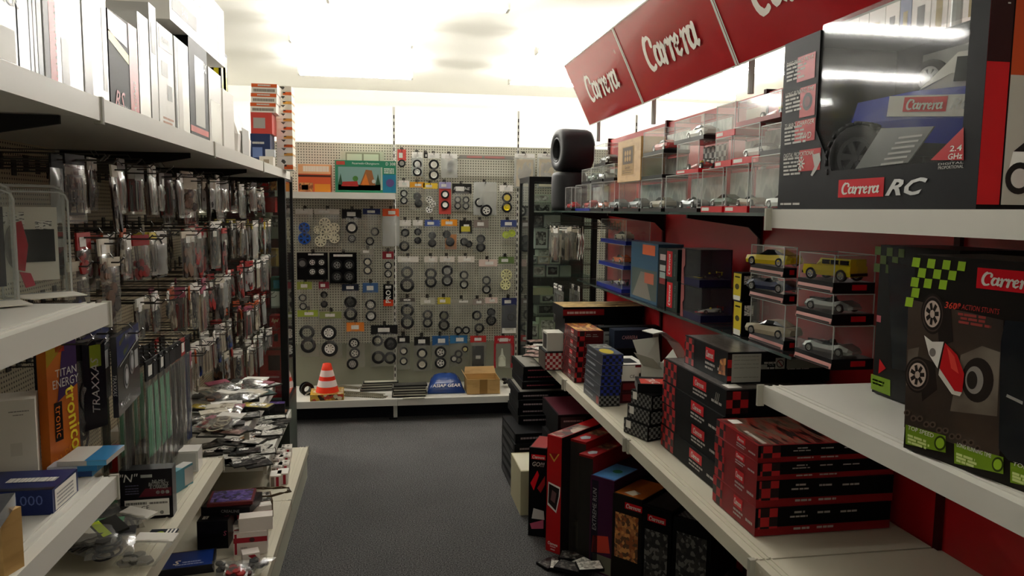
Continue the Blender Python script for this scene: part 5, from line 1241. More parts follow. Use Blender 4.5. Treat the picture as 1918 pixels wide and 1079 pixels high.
for k in range(7):
    a, b_ = onZ(676, 735, BB), onZ(738, 728, BB)
    flat_pack('flat slot track section in the leaning pile beside the model railway track', ((a[0]+b_[0])/2+.004*k, (a[1]+b_[1])/2+.02, 0), BB+.0008+k*.0095, .03+.02*(k % 3), .27, .07, .009, STRAP[k % 4], STRAP[(k+1) % 4], 'slot track sections in the left pile')
for k in range(9):
    a, b_ = onZ(736, 744, BB), onZ(795, 740, BB)
    flat_pack('flat grey slot track section in the pile beside the blue bag', ((a[0]+b_[0])/2+.006*(k % 3), (a[1]+b_[1])/2+.02, 0), BB+.0008+k*.0098, .02*(k % 3)-.02, .25, .10, .0094, STRAP[(k+2) % 4], STRAP[(k) % 4], 'slot track sections in the pile by the blue bag')
p = onZ(790, 746, BB); flat_pack('flat pale plastic strip at the foot of the slot track pile', (p[0]-.06, p[1], 0), BB+.0006, .03, .16, .03, .006, mat('b5b2a2', .4))
# blue bag
pa, pb = onZ(801, 738, BB), onZ(871, 736, BB); wb = pb[0]-pa[0]
t = thing('printed_bag', 'full dark blue plastic bag with white lettering beside the brown carton', 'bag', ((pa[0]+pb[0])/2, (pa[1]+pb[1])/2+.09, BB))
n = 10; b = MB(); gr = {}
rb = random.Random(3)
for j in range(n+1):
    for i in range(n+1):
        u, v = i/n*2-1, j/n*2-1; e = max(0, (1-u**4))*max(0, (1-v**4)); gr[i, j] = len(b.v); b.v.append((u*wb/2*(1-.12*max(0, v)), v*.09, .012+e**.6*(.10+.045*v)+rb.uniform(-.005, .005)*e))
for j in range(n):
    for i in range(n): b.f.append((gr[i, j], gr[i+1, j], gr[i+1, j+1], gr[i, j+1])); b.m.append(0)
base_ = [gr[i, 0] for i in range(n+1)]+[gr[n, j] for j in range(1, n+1)]+[gr[i, n] for i in range(n-1, -1, -1)]+[gr[0, j] for j in range(n-1, 0, -1)]
lo_ = len(b.v); b.v += [(b.v[q][0], b.v[q][1], 0) for q in base_]
for q in range(len(base_)): q2 = (q+1) % len(base_); b.f.append((lo_+q, lo_+q2, base_[q2], base_[q])); b.m.append(0)
b.f.append(tuple(range(lo_, lo_+len(base_)))[::-1]); b.m.append(0)
ob('body', b.mesh('body', mat('1d3a78', .25, coat=.4), True), t)
me, asp = text_mesh('ASIAP GEAR', PAPER, .2, .015); ob('lettering', me, t, (.0, -.086, .062), (-.85, 0, 0), (wb*.75/asp, .03, .03))
# open brown carton
pa, pb = onZ(875, 739, BB), onZ(936, 737, BB); wc = pb[0]-pa[0]; zc = z_at(712, pa[0], pa[1])-BB
t = thing('open_carton', 'open brown cardboard carton on the back base shelf', 'box', ((pa[0]+pb[0])/2, (pa[1]+pb[1])/2+.11, BB+.0005))
b = MB(); D_ = .11; th = .003
for (x0, x1, y0, y1) in ((-wc/2, wc/2, -D_, -D_+th), (-wc/2, wc/2, D_-th, D_), (-wc/2, -wc/2+th, -D_+th, D_-th), (wc/2-th, wc/2, -D_+th, D_-th)): b.box(x0, x1, y0, y1, 0, zc)
b.box(-wc/2+th, wc/2-th, -D_+th, D_-th, 0, th); ob('body', b.mesh('body', KRAFT), t)
ob('flap', MB().prism([(-wc/2, D_, zc), (wc/2, D_, zc), (wc/2-.01, D_+.035, zc+.05), (-wc/2+.01, D_+.035, zc+.05)], (0, -.003, 0)).mesh('flap', KRAFT), t)
ob('flap', MB().prism([(-wc/2, -D_+.02, zc), (-wc/2, D_-.01, zc), (-wc/2-.025, D_-.02, zc+.04), (-wc/2-.025, -D_+.04, zc+.04)], (.003, 0, 0)).mesh('flap', KRAFT), t)
ob('tape', MB().box(-.03, .03, -D_-.0008, -D_, 0, zc).mesh('tape', mat('8c6a3a', .3)), t)
ob('inner_sheet', MB().box(-wc/2+.006, wc/2-.006, -D_+.006, D_-.006, zc*.55, zc*.58).mesh('inner_sheet', KRAFT), t)
p = onZ(948, 728, BB); t = bag('loose_bag', 'small dark bag of black parts beside the brown carton', 'bag', (p[0]+.03, p[1]+.03, BB+.03), .3, .09, .10, None, 0, BAG, 1, .05, tilt=-math.pi/2+.3); contents(t, 'lumps', 2, CC['dark parts'], .08, .08, 0, .05)

# picture points carried onto a carton's own face (for its print)
def uvpx(c, face, x, y):
    O, R, U, N, fw, fh = c.fr[face]
    rz = c.o.rotation_euler.z; ca, sa = math.cos(rz), math.sin(rz)
    rot = lambda v: np.array([ca*v[0]-sa*v[1], sa*v[0]+ca*v[1], v[2]])
    Ow = rot(O)+np.array(c.o.location); Rw, Uw, Nw = rot(R), rot(U), rot(N)
    d = ray(x, y); t = ((Ow-_C)@Nw)/(d@Nw); p = _C+d*t-Ow
    return (p@Rw)/fw, (p@Uw)/fh
def pshape(c, face, pts, m, off=.0007, name='printed_panel'): return c.shape(face, [uvpx(c, face, *p) for p in pts], m, off, name)
def prect(c, face, x0, y0, x1, y1, m, off=.0007, name='printed_panel'):
    u0, v1 = uvpx(c, face, x0, y0); u1, v0 = uvpx(c, face, x1, y1)
    return c.panel(face, u0, v0, u1, v1, m, off, name)
def ptext(c, face, s, x0, y0, x1, y1, m, shear=0.0, bold=0.0, off=.0012, name='lettering'):
    """text whose middle line runs from (x0,ymid) to (x1,ymid) and whose height is y1-y0"""
    um, vm = uvpx(c, face, (x0+x1)/2, (y0+y1)/2); ua, _ = uvpx(c, face, x0, (y0+y1)/2); ub, _ = uvpx(c, face, x1, (y0+y1)/2)
    _, va = uvpx(c, face, (x0+x1)/2, y1); _, vb = uvpx(c, face, (x0+x1)/2, y0)
    O, R, U, N, fw, fh = c.fr[face]; hgt = (vb-va)*fh; wid = abs(ub-ua)*fw
    me, asp = text_mesh(s, m, shear, bold)
    return c.place(me, face, um, vm, hgt, off, 0, name, wid/(asp*hgt))
def plogo(c, face, x0, y0, x1, y1, m=None, ground=None, off=.0012):
    um, vm = uvpx(c, face, (x0+x1)/2, (y0+y1)/2); ua, _ = uvpx(c, face, x0, (y0+y1)/2); ub, _ = uvpx(c, face, x1, (y0+y1)/2)
    _, va = uvpx(c, face, (x0+x1)/2, y1); _, vb = uvpx(c, face, (x0+x1)/2, y0)
    O, R, U, N, fw, fh = c.fr[face]; hgt = (vb-va)*fh; wid = abs(ub-ua)*fw
    if ground is not None: c.panel(face, um-wid/fw*.58, vm-hgt/fh*.72, um+wid/fw*.58, vm+hgt/fh*.72, ground, off-.0003, 'logo_ground')
    return c.place(logo_mesh(m or WHITE), face, um, vm, hgt, off, 0, 'script_lettering', wid/(LOGO_ASPECT*hgt))
def prows(c, face, rows, m, off=.0009, seed=1):
    return c.lines(face, [(lambda a, b_: (a[0], b_[0], a[1], .012))(uvpx(c, face, x0, y), uvpx(c, face, x1, y)) for x0, x1, y in rows], m, off, 'small_print', seed)

# ================================================================ glass cabinet at the end of the right row
GX0, GX1, GY0, GY1 = 0.935, 1.40, 4.86, 5.22
Yb = 4.93
gz = [z_at(v, 1.05, Yb) for v in (635, 590, 567, 518, 494, 465, 425, 398, 379)]
vitrine('glass_cabinet', 'black-framed glass cabinet crowded with small pale boxes', GX0, GX1, GY0, GY1, .30, 1.79, .034, .022, gz, mat('2a2c2a', .5), mat('343833', .5), 1.60)  # dark back panel added for contrast, standing in for shade between the boxes
PALE = ['b9c4b0', 'c4c4ba', '8f918c', 'c9cfc9', 'cdd2cc', '9aa08f', 'c9b9a0', 'b5bda9', '9fb09a', 'b5b58f']
def gbox(px0, px1, yt, zb, col, label, pic=None):
    x0, x1 = x_at(px0, Yb, zb), x_at(px1, Yb, zb); x0 = max(x0, GX0+.016)
    c = Carton('small_box', label, 'box', x1-x0, .12, z_at(yt, (x0+x1)/2, Yb)-zb-.001, ((x0+x1)/2, Yb+.07, zb+.0006), 0, mat(col, .45))
    if pic: c.panel('f', .12, .15, .88, .85, pic)
    return c
GR = ['on the floor row of the pale glass cabinet', 'on the second shelf of the pale glass cabinet', 'on the third shelf of the pale glass cabinet', 'on the fourth shelf of the pale glass cabinet', 'on the fifth shelf of the pale glass cabinet', 'on the sixth shelf of the pale glass cabinet', 'on the seventh shelf of the pale glass cabinet', 'on the eighth shelf of the pale glass cabinet', 'on the top shelf of the pale glass cabinet']
GPIC = [PRT['grey'], PRT['white'], PRT['dark'], None]
GB = [(0, 991, 1008, 607, 'b5bda9', 'grey-green upright box'), (0, 1010, 1042, 594, 'b5bda0', 'pale green box with black tool picture'), (1, 1006, 1040, 570, '8a9080', 'olive box with an arc drawing'),
      (2, 993, 1011, 553, '55584f', 'dark framed box'), (2, 1013, 1040, 553, 'a9b09a', 'pale box with a dark oval'), (3, 998, 1021, 497, 'b9c1b5', 'pale leaflet box'), (3, 1024, 1047, 497, 'b5bdb0', 'ruled pale leaflet box'), (3, 1049, 1070, 498, 'adb5a8', 'tilted pale leaflet box'),
      (4, 993, 1006, 480, '9aa08f', 'small grey-green box'), (4, 1008, 1030, 480, 'c9b9a0', 'cream box with brown picture'), (4, 1031, 1050, 480, 'b9bfae', 'pale box with a black picture'), (4, 1052, 1066, 479, '4a4e4a', 'dark grey cube'),
      (5, 1001, 1026, 428, 'c9cfc9', 'tall pale blue-white box'), (5, 1029, 1053, 430, 'cdd2cc', 'pale blue-white box'), (6, 998, 1018, 401, '17181a', 'black box'), (6, 1020, 1050, 403, 'a2a49f', 'flat grey box'), (7, 996, 1034, 381, 'c4c4ba', 'long white box'), (8, 998, 1032, 364, 'b9c4b0', 'long pale green box')]
gtop = {}
for i, (s_, a, b_, yt, col, nm) in enumerate(GB):
    c = gbox(a, b_, yt, gz[s_], col, nm+' '+GR[s_], GPIC[i % 4]); gtop[i] = c.o.location.z+c.h
for (on, a, b_, yt, col, nm) in ((3, 994, 1036, 539, 'b5b58f', 'long khaki box lying on two boxes in the pale glass cabinet'), (9, 1009, 1029, 467, 'cfcfc4', 'white box with a dark knob picture stacked in the pale glass cabinet'), (10, 1031, 1046, 467, '9aa89a', 'green-grey box stacked in the pale glass cabinet')):
    c = gbox(a, b_, yt, gtop[on], col, nm, PRT['white'] if on == 9 else None)
# bags hung between the cabinet and the red wall
HKR = 'chrome wire display hook on the red back panel'
r = random.Random(31)
for k in range(5):
    yc = 4.42+.055*k; z_ = 1.475-.012*(k % 2)
    hook((RXB-.002, yc, z_), -math.pi/2, .40, HKR, 'wire hooks on the red back panel')
    for j, xx in enumerate((1.03, 1.10, 1.18)):
        cn = ['steel parts', 'brown parts', 'white parts'][(k+j) % 3]; lab = 'clear bag of %s hanging beside the stacked blue-based car cases' % cn
        t = bag('hanging_bag', lab, 'bag', (xx, yc+r.uniform(-.006, .006), z_-.21+.012), -math.pi/2+r.uniform(-.35, .35), .075, .20, HC['white' if k % 3 else 'cream'], .03, BAG, k % 6, .02, lab); contents(t, ['rods', 'strips', 'lumps'][k % 3], k % 5, CC[cn], .065, .14, .005, .015)
for k in range(4):
    yc = 4.44+.065*k; z_ = 1.10
    hook((RXB-.002, yc, z_), -math.pi/2, .36, HKR, 'wire hooks on the red back panel')
    for j, xx in enumerate((1.07, 1.17)):
        lab = 'long bag of black parts hanging below the glass shelf'
        t = bag('hanging_bag', lab, 'bag', (xx, yc, z_-.24), -math.pi/2+r.uniform(-.2, .2), .06, .252, HC['white' if (k+j) % 2 else 'dark'], .03, BAG, k % 6, .02, lab); contents(t, 'strips', k % 4, CC['dark parts'], .05, .19, .005, .016)

# ================================================================ top glass shelf: tyres and car cases
SLICK = mat('17171a', .6, spec=.35)
def slick_tyre(label, loc, rot, R, hw):
    pr = [(R*.50, -hw), (R*.80, -hw*1.02), (R*.93, -hw*.96), (R*.985, -hw*.8), (R, -hw*.5), (R, hw*.5), (R*.985, hw*.8), (R*.93, hw*.96), (R*.80, hw*1.02), (R*.50, hw), (R*.48, hw*.6), (R*.48, -hw*.6)]
    t = thing('racing_slick', label, 'racing tyre', loc); t.rotation_euler = rot
    ob('tyre', MB().lathe(pr, 40, 'z', 0, True).mesh('tyre', SLICK, True), t)
    ob('bead', MB().lathe([(R*.50, -hw*1.005), (R*.54, -hw*1.03), (R*.57, -hw*1.01)], 40, 'z').lathe([(R*.50, hw*1.005), (R*.54, hw*1.03), (R*.57, hw*1.01)], 40, 'z').mesh('bead', mat('2a2a2c', .5), True), t)
TY = 4.585
zlow = z_at(322, 1.16, TY-.1)
slick_tyre('black slick racing tyre lying flat under another tyre on the glass shelf', (1.135, TY, GZT+(zlow-GZT)/2+.001), (0, 0, .3), .112, (zlow-GZT)/2/1.03)
Ru = (z_at(240, 1.15, TY)-z_at(321, 1.15, TY))/2
slick_tyre('black slick racing tyre standing upright on top of the flat one', (1.15, TY, zlow+Ru+.002), (0, math.pi/2, .12), Ru, .105)
tops = {}
CAR_P = {'red': mat('b01a1e', .25, coat=.5), 'white': mat('d8d8d2', .25, coat=.5), 'blue': mat('1d3a8c', .25, coat=.5), 'grey': mat('8a8d8e', .25, .4), 'orange': mat('d8662a', .25, coat=.5), 'yellow': mat('d8c020', .25, coat=.5), 'black': mat('16161a', .25, coat=.5), 'green': mat('2c5a3a', .25, coat=.5), 'silver': mat('a9acab', .25, .5), 'beige': mat('b5ab94', .3), 'dblue': mat('232c4a', .25, coat=.4)}
CARDP = art('case_backing_highlight', ['d6dad4', 'b9bfbb', 'e2e4de', 'a5aaa7'], 18, .4, (1, 1, .5), noise=True)  # pale tones stand in for white lamp highlights on the cases
def rcase(key, far, near, ytop, base, label, on=None, X=1.09, depth=.11, carp=None, kind='coupe', back=None, baseh=.014, z0=None):
    zb = (tops[on] if on else (GZT if z0 is None else z0))+.0006
    y1, y0 = y_at(far, X, zb), y_at(near, X, zb)
    h = z_at(ytop, X, (y0+y1)/2)-zb; w = y1-y0-.003
    t = clear_case(label, w, depth, h, (X+depth/2, (y0+y1)/2, zb), -math.pi/2, base, None, baseh, back, WHITE if base is CRED else None)
    tops[key] = zb+h+.0012
    if carp:
        L = min(w*.86, .16)
        car(kind, L, (X+depth*.5, (y0+y1)/2, zb+baseh+.0006), -math.pi/2+.06, CAR_P[carp], '%s model %s inside the %s' % (carp, {'coupe': 'coupe', 'roadster': 'open racer', 'formula': 'single-seater', 'hummer': 'off-roader'}[kind], label.split(' on ')[0].split(' beside ')[0].split(' under ')[0].split(' above ')[0]))
    return t
BLUEB = mat('1d2a7a', .3); BLKB = mat('121214', .3)
rcase('a0', 1058, 1070, 351, BLKB, 'tiny clear case with a red car beside the flat tyre', carp='red', X=1.07, depth=.06)
rcase('a1', 1077, 1104, 346, BLUEB, 'small clear case with blue plinth beside the tyres', carp='red', back=CARDP)
rcase('a2', 1105, 1127, 342, BLKB, 'small clear case second from the tyres', carp='orange', kind='roadster')
rcase('a3', 1129, 1150, 340, BLKB, 'small clear case third from the tyres', carp='grey')
rcase('b1', 1089, 1106, 317, BLKB, 'greenish clear case stacked on the blue-plinth case', 'a1', carp='green')
rcase('b2', 1107, 1128, 313, BLKB, 'greenish clear case stacked on the orange racer case', 'a2', carp='white', kind='roadster', back=CARDP)
rcase('b3', 1130, 1150, 308, BLKB, 'clear case stacked beside the brown cardboard box', 'a3', back=CARDP)
rcase('c1', 1112, 1134, 271, BLKB, 'clear case with a red car card standing on the greenish cases', 'b2', carp='black', back=mat('a3282c', .4))
rcase('a4', 1158, 1196, 341, BLKB, 'clear case with pale backing under the brown cardboard box', carp='grey', back=CARDP)
rcase('a5', 1199, 1238, 336, BLKB, 'clear case at the foot of the three-high case stack', carp='beige', back=CARDP)
rcase('b5', 1201, 1240, 291, BLKB, 'middle clear case of the three-high stack on the glass shelf', 'a5', back=CARDP)
rcase('c5', 1204, 1243, 244, BLKB, 'topmost clear case of the three-high stack on the glass shelf', 'b5', carp='red', back=CARDP)
rcase('a6', 1245, 1305, 327, BLKB, 'wide clear case with a white price tag on the glass shelf', carp='grey', back=CARDP, kind='roadster')
rcase('b6', 1266, 1308, 267, CRED, 'red-plinth clear case with chequered card above the price-tag case', 'a6', carp='red', kind='formula', back=checker('chequered_card', 'dcdcd6', '16161a', .02))
rcase('c6', 1262, 1318, 222, BLKB, 'wide clear case lying on the chequered-card case', 'b6', carp='white', back=CARDP)
rcase('a7', 1312, 1352, 316, CRED, 'red-plinth clear case beside the price-tag case', carp='green', baseh=.02, back=CARDP)
rcase('a8', 1356, 1399, 309, CRED, 'red-plinth clear case in front of the bare glass case', carp='beige', kind='roadster', baseh=.02, back=CARDP)
rcase('a9', 1403, 1462, 291, BLKB, 'large clear case with a white wheel beside the boxed truck', carp='white', X=1.08, depth=.14, back=mat('77787a', .4))
rcase('b7', 1338, 1369, 258, CRED, 'narrow red-plinth clear case on the second tier of the glass shelf', 'a7', baseh=.02, back=CARDP)
rcase('b8', 1371, 1421, 235, CRED, 'red-plinth clear case with a white racing car on the second tier', 'a8', carp='white', baseh=.02, back=CARDP)
rcase('b9', 1423, 1462, 233, BLKB, 'clear case with a white and red rally car on the second tier', 'a9', carp='white', back=mat('6b2a30', .4), depth=.14)
rcase('c7', 1340, 1376, 195, CRED, 'red-plinth clear case with cream card on the top tier', 'b7', baseh=.02, back=mat('d8d2c0', .4))
rcase('c8', 1380, 1462, 181, mat('8c3a34', .4), 'large open clear case with vintage racers on the top tier', 'b8', carp='red', kind='formula', depth=.14)
# brown cardboard box with stamp
zb = max(tops['b3'], tops['a4'])+.001; zb = tops['a4']+.0008
y1, y0 = y_at(1156, 1.085, zb), y_at(1199, 1.085, zb); h = z_at(261, 1.085, (y0+y1)/2)-zb
c = Carton('cardboard_box', 'brown cardboard box with a dark stamped emblem on the car cases', 'box', y1-y0-.004, .11, h, (1.085+.055, (y0+y1)/2, zb), -math.pi/2, KRAFT)
ST = mat('4a3a22', .6); c.panel('f', .2, .16, .72, .84, mat('97763f', .6)); c.panel('f', .24, .42, .68, .82, ST, .001); [c.disc('f', .46+dx, .62+dz, .012, mat('a8844c', .6), .0014) for dx in (-.1, 0, .1) for dz in (-.08, .06)]
c.text('Gute Fahrt', 'f', .46, .34, .016, ST, .07); c.lines('f', [(.24, .68, .26, .012), (.24, .62, .21, .012)], ST)

# ================================================================ middle glass shelf
MZ = GZM
rcase('m1', 1117, 1164, 499, BLUEB, 'lowest blue-plinth clear case of the three stacked beside the hanging bags', X=1.215, depth=.13, z0=MZ, carp='white', kind='formula', baseh=.02, back=mat('7a2a2a', .4))
rcase('m2', 1121, 1168, 456, BLUEB, 'middle blue-plinth clear case of the three beside the hanging bags', 'm1', X=1.215, depth=.13, carp='orange', baseh=.02, back=mat('7a3a30', .4))
rcase('m3', 1125, 1172, 411, BLUEB, 'topmost blue-plinth clear case of the three beside the hanging bags', 'm2', X=1.215, depth=.13, carp='beige', baseh=.02)
def mbox(far, near, ytop, right, m, label, X=1.215, z0=None, cat='box', name='product_box', h=None, depth=None):
    zb = (MZ if z0 is None else z0)+.0006; y1, y0 = y_at(far, X, zb), y_at(near, X, zb)
    d = depth if depth else x_at(right, y0, zb)-X
    h = h or z_at(ytop, X, y0)-zb
    return Carton(name, label, cat, y1-y0-.002, d, h, (X+d/2, (y0+y1)/2, zb), -math.pi/2, m)
c = mbox(1180, 1230, 458, 1240, mat('33536b', .3), 'blue-grey picture box with an orange label on the glass shelf', depth=.12)
c.panel('f', .05, .05, .98, .55, mat('4a5450', .35)); c.shape('f', [(.1, .05), (.8, .05), (.55, .5), (.4, .5)], mat('77736a', .35), .0011); c.panel('f', .45, .8, .9, .97, mat('c4582c', .4), .001); c.lines('f', [(.48, .88, .84, .03), (.48, .88, .90, .03)], PAPER); c.panel('f', .55, .32, .88, .5, mat('a85a44', .4), .0014)
c = mbox(1231, 1245, 466, 1250, BOXBLK, 'narrow black box with red and white strip labels on the glass shelf', depth=.12)
for v, cl in ((.80, 'b9a0a0'), (.62, 'a9a8a4'), (.50, '8c9c98'), (.40, '7a1a1e')): c.panel('f', .2, v, .95, v+.1, mat(cl, .4))
for k, (z0, z1) in enumerate(((None, 528), (1, 468))):
    zb0 = None if z0 is None else ctop
    c = mbox(1247, 1268, z1, 1272, mat('10231f', .35), ['lower dark green set box with a red script spine on the glass shelf', 'upper dark green set box with a red script spine on the glass shelf'][k], z0=zb0, depth=.12)
    c.panel('f', .05, .1, .55, .92, CRED); c.place(logo_mesh(WHITE), 'f', .30, .5, .028, .0014, math.pi/2, 'script_lettering', .9); c.text('DIGITAL 132', 'f', .78, .5, .012, mat('6f8c82', .4), None, roll=math.pi/2)
    ctop = c.o.location.z+c.h
# two window boxes, one upon the other, near faces to the aisle end
WINB = mat('15173a', .3)
def window_box(label, far, near, ytop, right, z0, carp, second):
    X = 1.20; zb = z0+.0006; y1, y0 = y_at(far, X, zb), y_at(near, X, zb); d = x_at(right, y0, zb)-X; h = z_at(ytop, X, y0)-zb
    t = thing('window_box', label, 'box', (X+d/2, (y0+y1)/2, zb), -math.pi/2); w = y1-y0-.002
    ob('tray', MB().box(-w/2, w/2, -d/2, d/2, 0, h*.2).box(-w/2, w/2, d/2-.004, d/2, h*.2, h).box(-w/2, -w/2+.004, -d/2, d/2-.004, h*.2, h).mesh('tray', WINB), t)
    b = MB().box(-w/2+.004, w/2, -d/2+.002, d/2-.004, h*.2, h); ob('window', b.mesh('window', CLEAR), t)
    b = MB(); b.prism([(-w/2, -d/2-.001, 0), (-w/2+.03, -d/2-.001, 0), (-w/2+.02, -d/2-.001, h*.45), (-w/2+.035, -d/2-.001, h*.55), (-w/2+.03, -d/2-.001, h), (-w/2, -d/2-.001, h)], (0, .001, 0)); ob('side_print', b.mesh('side_print', mat('8c4a4a', .35)), t)
    ob('header', MB().box(-w/2, w/2, -d/2, d/2, h, h+.004).mesh('header', mat('2a2a30', .3)), t)
    car('formula', d*.85, (X+d*.52, y0+.07, zb+h*.2+.001), .25, CAR_P[carp], '%s single-seater model inside the %s' % (carp, label.split(' on ')[0]), second=CAR_P[second])
    return zb+h+.004
zt = window_box('lower window box with a dark blue tray on the glass shelf', 1274, 1312, 542, 1372, MZ, 'white', 'red')
zt = window_box('upper window box with a dark blue tray on the glass shelf', 1276, 1310, 470, 1370, zt, 'dblue', 'yellow')
zz0 = MZ
for k, yt in enumerate((566, 512)):
    c = mbox(1372, 1388, yt, 1398, BOXBLK, ['lower small black box with a yellow face on the glass shelf', 'upper small black box with a yellow face on the glass shelf'][k], X=1.205, z0=zz0, depth=.055); zz0 = c.o.location.z+c.h
    c.panel('f', .05, .08, .95, .97, mat('d2bc1e', .4)); c.disc('f', .5, .5, .010, mat('4a4410', .4), .001, rx=.016); c.lines('f', [(.2, .8, .82, .05)], BOXBLK); c.panel('f', .1, .02, .9, .18, PAPER, .0011); c.panel('r', .15, .6, .75, .9, LABELM)
# two stacks of three clear cases with price cards
PINK = mat('c98a84', .45)
def car_case(label, far, near, ytop, right, z0, X, kind, carp, baseh=.03, second=None, clabel=''):
    zb = z0+.0006; y1, y0 = y_at(far, X, zb), y_at(near, X, zb); d = x_at(right, y0, zb)-X; h = z_at(ytop, X, y0)-zb; w = y1-y0
    t = clear_case(label, w, d, h, (X+d/2, (y0+y1)/2, zb), -math.pi/2, BLKB, None, baseh)
    ob('price_card', MB().prism([(-w*.49, -d/2-.002, .003), (w*.49, -d/2-.002, .003), (w*.49, -d/2+.004, baseh-.002), (-w*.49, -d/2+.004, baseh-.002)], (0, -.0015, 0)).mesh('price_card', PINK), t)
    b = MB().box(-w*.46, w*.46, -d/2-.0045, -d/2-.004, .004, .009); ob('card_print', b.mesh('card_print', mat('3a3432', .5)), t)
    ob('badge', MB().box(w/2, w/2+.001, -d*.05, d*.3, baseh*.3, baseh*.8).mesh('badge', CRED), t)
    car(kind, min(w*.9, .19), (X+d*.40, (y0+y1)/2-.01, zb+baseh+.0006), -math.pi/2+.32, CAR_P[carp], clabel, second=CAR_P.get(second) if second else None)
    return zb+h+.0012
zt = car_case('lowest clear car case of the stack with the yellow sports car on top', 1403, 1467, 572, 1492, MZ, 1.215, 'coupe', 'beige', clabel='beige old coupe model in the lowest case under the yellow sports car')
zt = car_case('middle clear car case of the stack with the yellow sports car on top', 1404, 1467, 522, 1492, zt, 1.215, 'roadster', 'dblue', clabel='dark blue open racer model in the case under the yellow sports car')
zt = car_case('clear car case holding a yellow sports car on the glass shelf', 1405, 1467, 464, 1492, zt, 1.215, 'coupe', 'yellow', second='green', clabel='yellow sports coupe model with green stripe in the topmost clear case')
zt = car_case('lowest clear car case of the stack with the yellow off-roader on top', 1488, 1557, 612, 1635, MZ, 1.195, 'roadster', 'silver', second='black', clabel='silver striped racer model in the lowest case under the yellow off-roader')
zt = car_case('middle clear car case of the stack with the yellow off-roader on top', 1491, 1558, 552, 1636, zt, 1.195, 'roadster', 'silver', clabel='silver open racer model in the case under the yellow off-roader')
zt = car_case('clear car case holding a yellow off-roader on the glass shelf', 1494, 1560, 478, 1638, zt, 1.195, 'hummer', 'yellow', clabel='yellow off-roader model in the topmost clear case')

# ================================================================ large boxed truck on the upper white shelf
XF = .95; ya, yb_ = 1.72, 1.09; w = ya-yb_; d = .30; h = .392
c = Carton('truck_box', 'large black window box with a blue and white toy truck', 'box', w, d, h, (XF+d/2, (ya+yb_)/2, NZ2+.003), -math.pi/2, BOXBLK)
for i in (0,):
    uL, vB = uvpx(c, 'f', 1530, 200)[0], uvpx(c, 'f', 1700, 308)[1]; uR = uvpx(c, 'f', 1806, 200)[0]
    fx = lambda u: -w/2+u*w; fz = lambda v: v*h; t_ = .004
    b = MB()
    b.prism([(-w/2, -d/2, 0), (fx(uL+.11), -d/2, 0), (fx(uL+.11), -d/2, fz(vB)), (fx(uL), -d/2, fz(vB+.24)), (fx(uL), -d/2, h), (-w/2, -d/2, h)], (0, t_, 0))
    b.box(fx(uL+.11), w/2, -d/2, -d/2+t_, 0, fz(vB)); b.box(fx(uR), w/2, -d/2, -d/2+t_, fz(vB), h)
    b.box(-w/2, -w/2+t_, -d/2+t_, d/2, 0, h); b.box(w/2-t_, w/2, -d/2+t_, d/2, 0, h); b.box(-w/2+t_, w/2-t_, d/2-t_, d/2, 0, h); b.box(-w/2+t_, w/2-t_, -d/2+t_, d/2-t_, 0, t_)
    b.box(-w/2, fx(uL), -d/2+t_, d/2, h-t_, h)
    b.box(fx(uL), w/2, d/2-.05, d/2, h-t_, h)
    c.o.data = b.mesh('truck_box', BOXBLK)
    ob('liner', MB().box(fx(uL)-.02, w/2-t_-.001, d/2-.03, d/2-.026, t_, h*.9).box(fx(uL)-.02, w/2-t_-.001, -d/2+.02, d/2-.03, t_, fz(vB)*.75).mesh('liner', mat('b9bab6', .5)), c.o)
    b = MB(); b.box(fx(uL), fx(uR), -d/2+t_, -d/2+t_+.0015, fz(vB), h+.01); b.box(fx(uL), fx(uR), -d/2+t_+.0015, d/2-.05, h+.0085, h+.01); ob('window_film', b.mesh('window_film', clear('box_film', (.96, .97, .97), .02, .06, refl=.012)), c.o)
RP = mat('b0161c', .35)
GREYT = mat('b9b7b0', .45)
prect(c, 'f', 1495, 108, 1526, 145, RP); prect(c, 'f', 1500, 165, 1526, 215, RP); prect(c, 'f', 1490, 228, 1526, 262, RP); prect(c, 'f', 1498, 282, 1536, 318, RP)
for i, (s_, y) in enumerate((('DISC BRAKE MOVE', 114), ('LONG RUNNING TIME', 172), ('TURBO CHARGER', 232), ('DIGITAL PROPORTIONAL', 289))):
    ptext(c, 'f', s_, 1474-i*2, y-4, 1524, y+4, PAPER, .2)
    prows(c, 'f', [(1474-i*2, 1474-i*2+r.uniform(24, 40), y+12+7*q) for q in range(5)], GREYT, seed=i)
c.disc('f', *uvpx(c, 'f', 1513, 190), .020, mat('2a1a1a', .4), .001); c.disc('f', *uvpx(c, 'f', 1513, 190), .012, mat('6b3030', .4), .0013); ptext(c, 'f', '4WD', 1498, 248, 1520, 260, PAPER, .2); 
b = MB(); [b.ribbon([(0, 0), (math.cos(q*math.pi/4)*.5, math.sin(q*math.pi/4)*.5)], .12) for q in range(8)]; c.place(b.mesh('star_symbol', PAPER), 'f', *uvpx(c, 'f', 1501, 307), .028, .001, 0, 'star_symbol')
pshape(c, 'f', [(1522, 290), (1536, 286), (1538, 300), (1530, 318), (1522, 330), (1519, 328), (1526, 312)], GREYT, .001)
plogo(c, 'f', 1575, 340, 1648, 364, WHITE, CRED); ptext(c, 'f', 'RC', 1658, 334, 1736, 366, SILVER, .45, .03)
pshape(c, 'f', [(1744, 300), (1806, 300), (1806, 238)], RP, .0011); ptext(c, 'f', '2.4', 1780, 272, 1803, 283, PAPER, .1, .01, .0016); ptext(c, 'f', 'GHz', 1777, 287, 1804, 298, PAPER, .1, .01, .0016); ptext(c, 'f', 'DIGITAL', 1758, 304, 1805, 308, GREYT); ptext(c, 'f', 'PROPORTIONAL', 1758, 310, 1805, 316, GREYT)
prows(c, 'f', [(1462, 1500, 384)], GREYT)
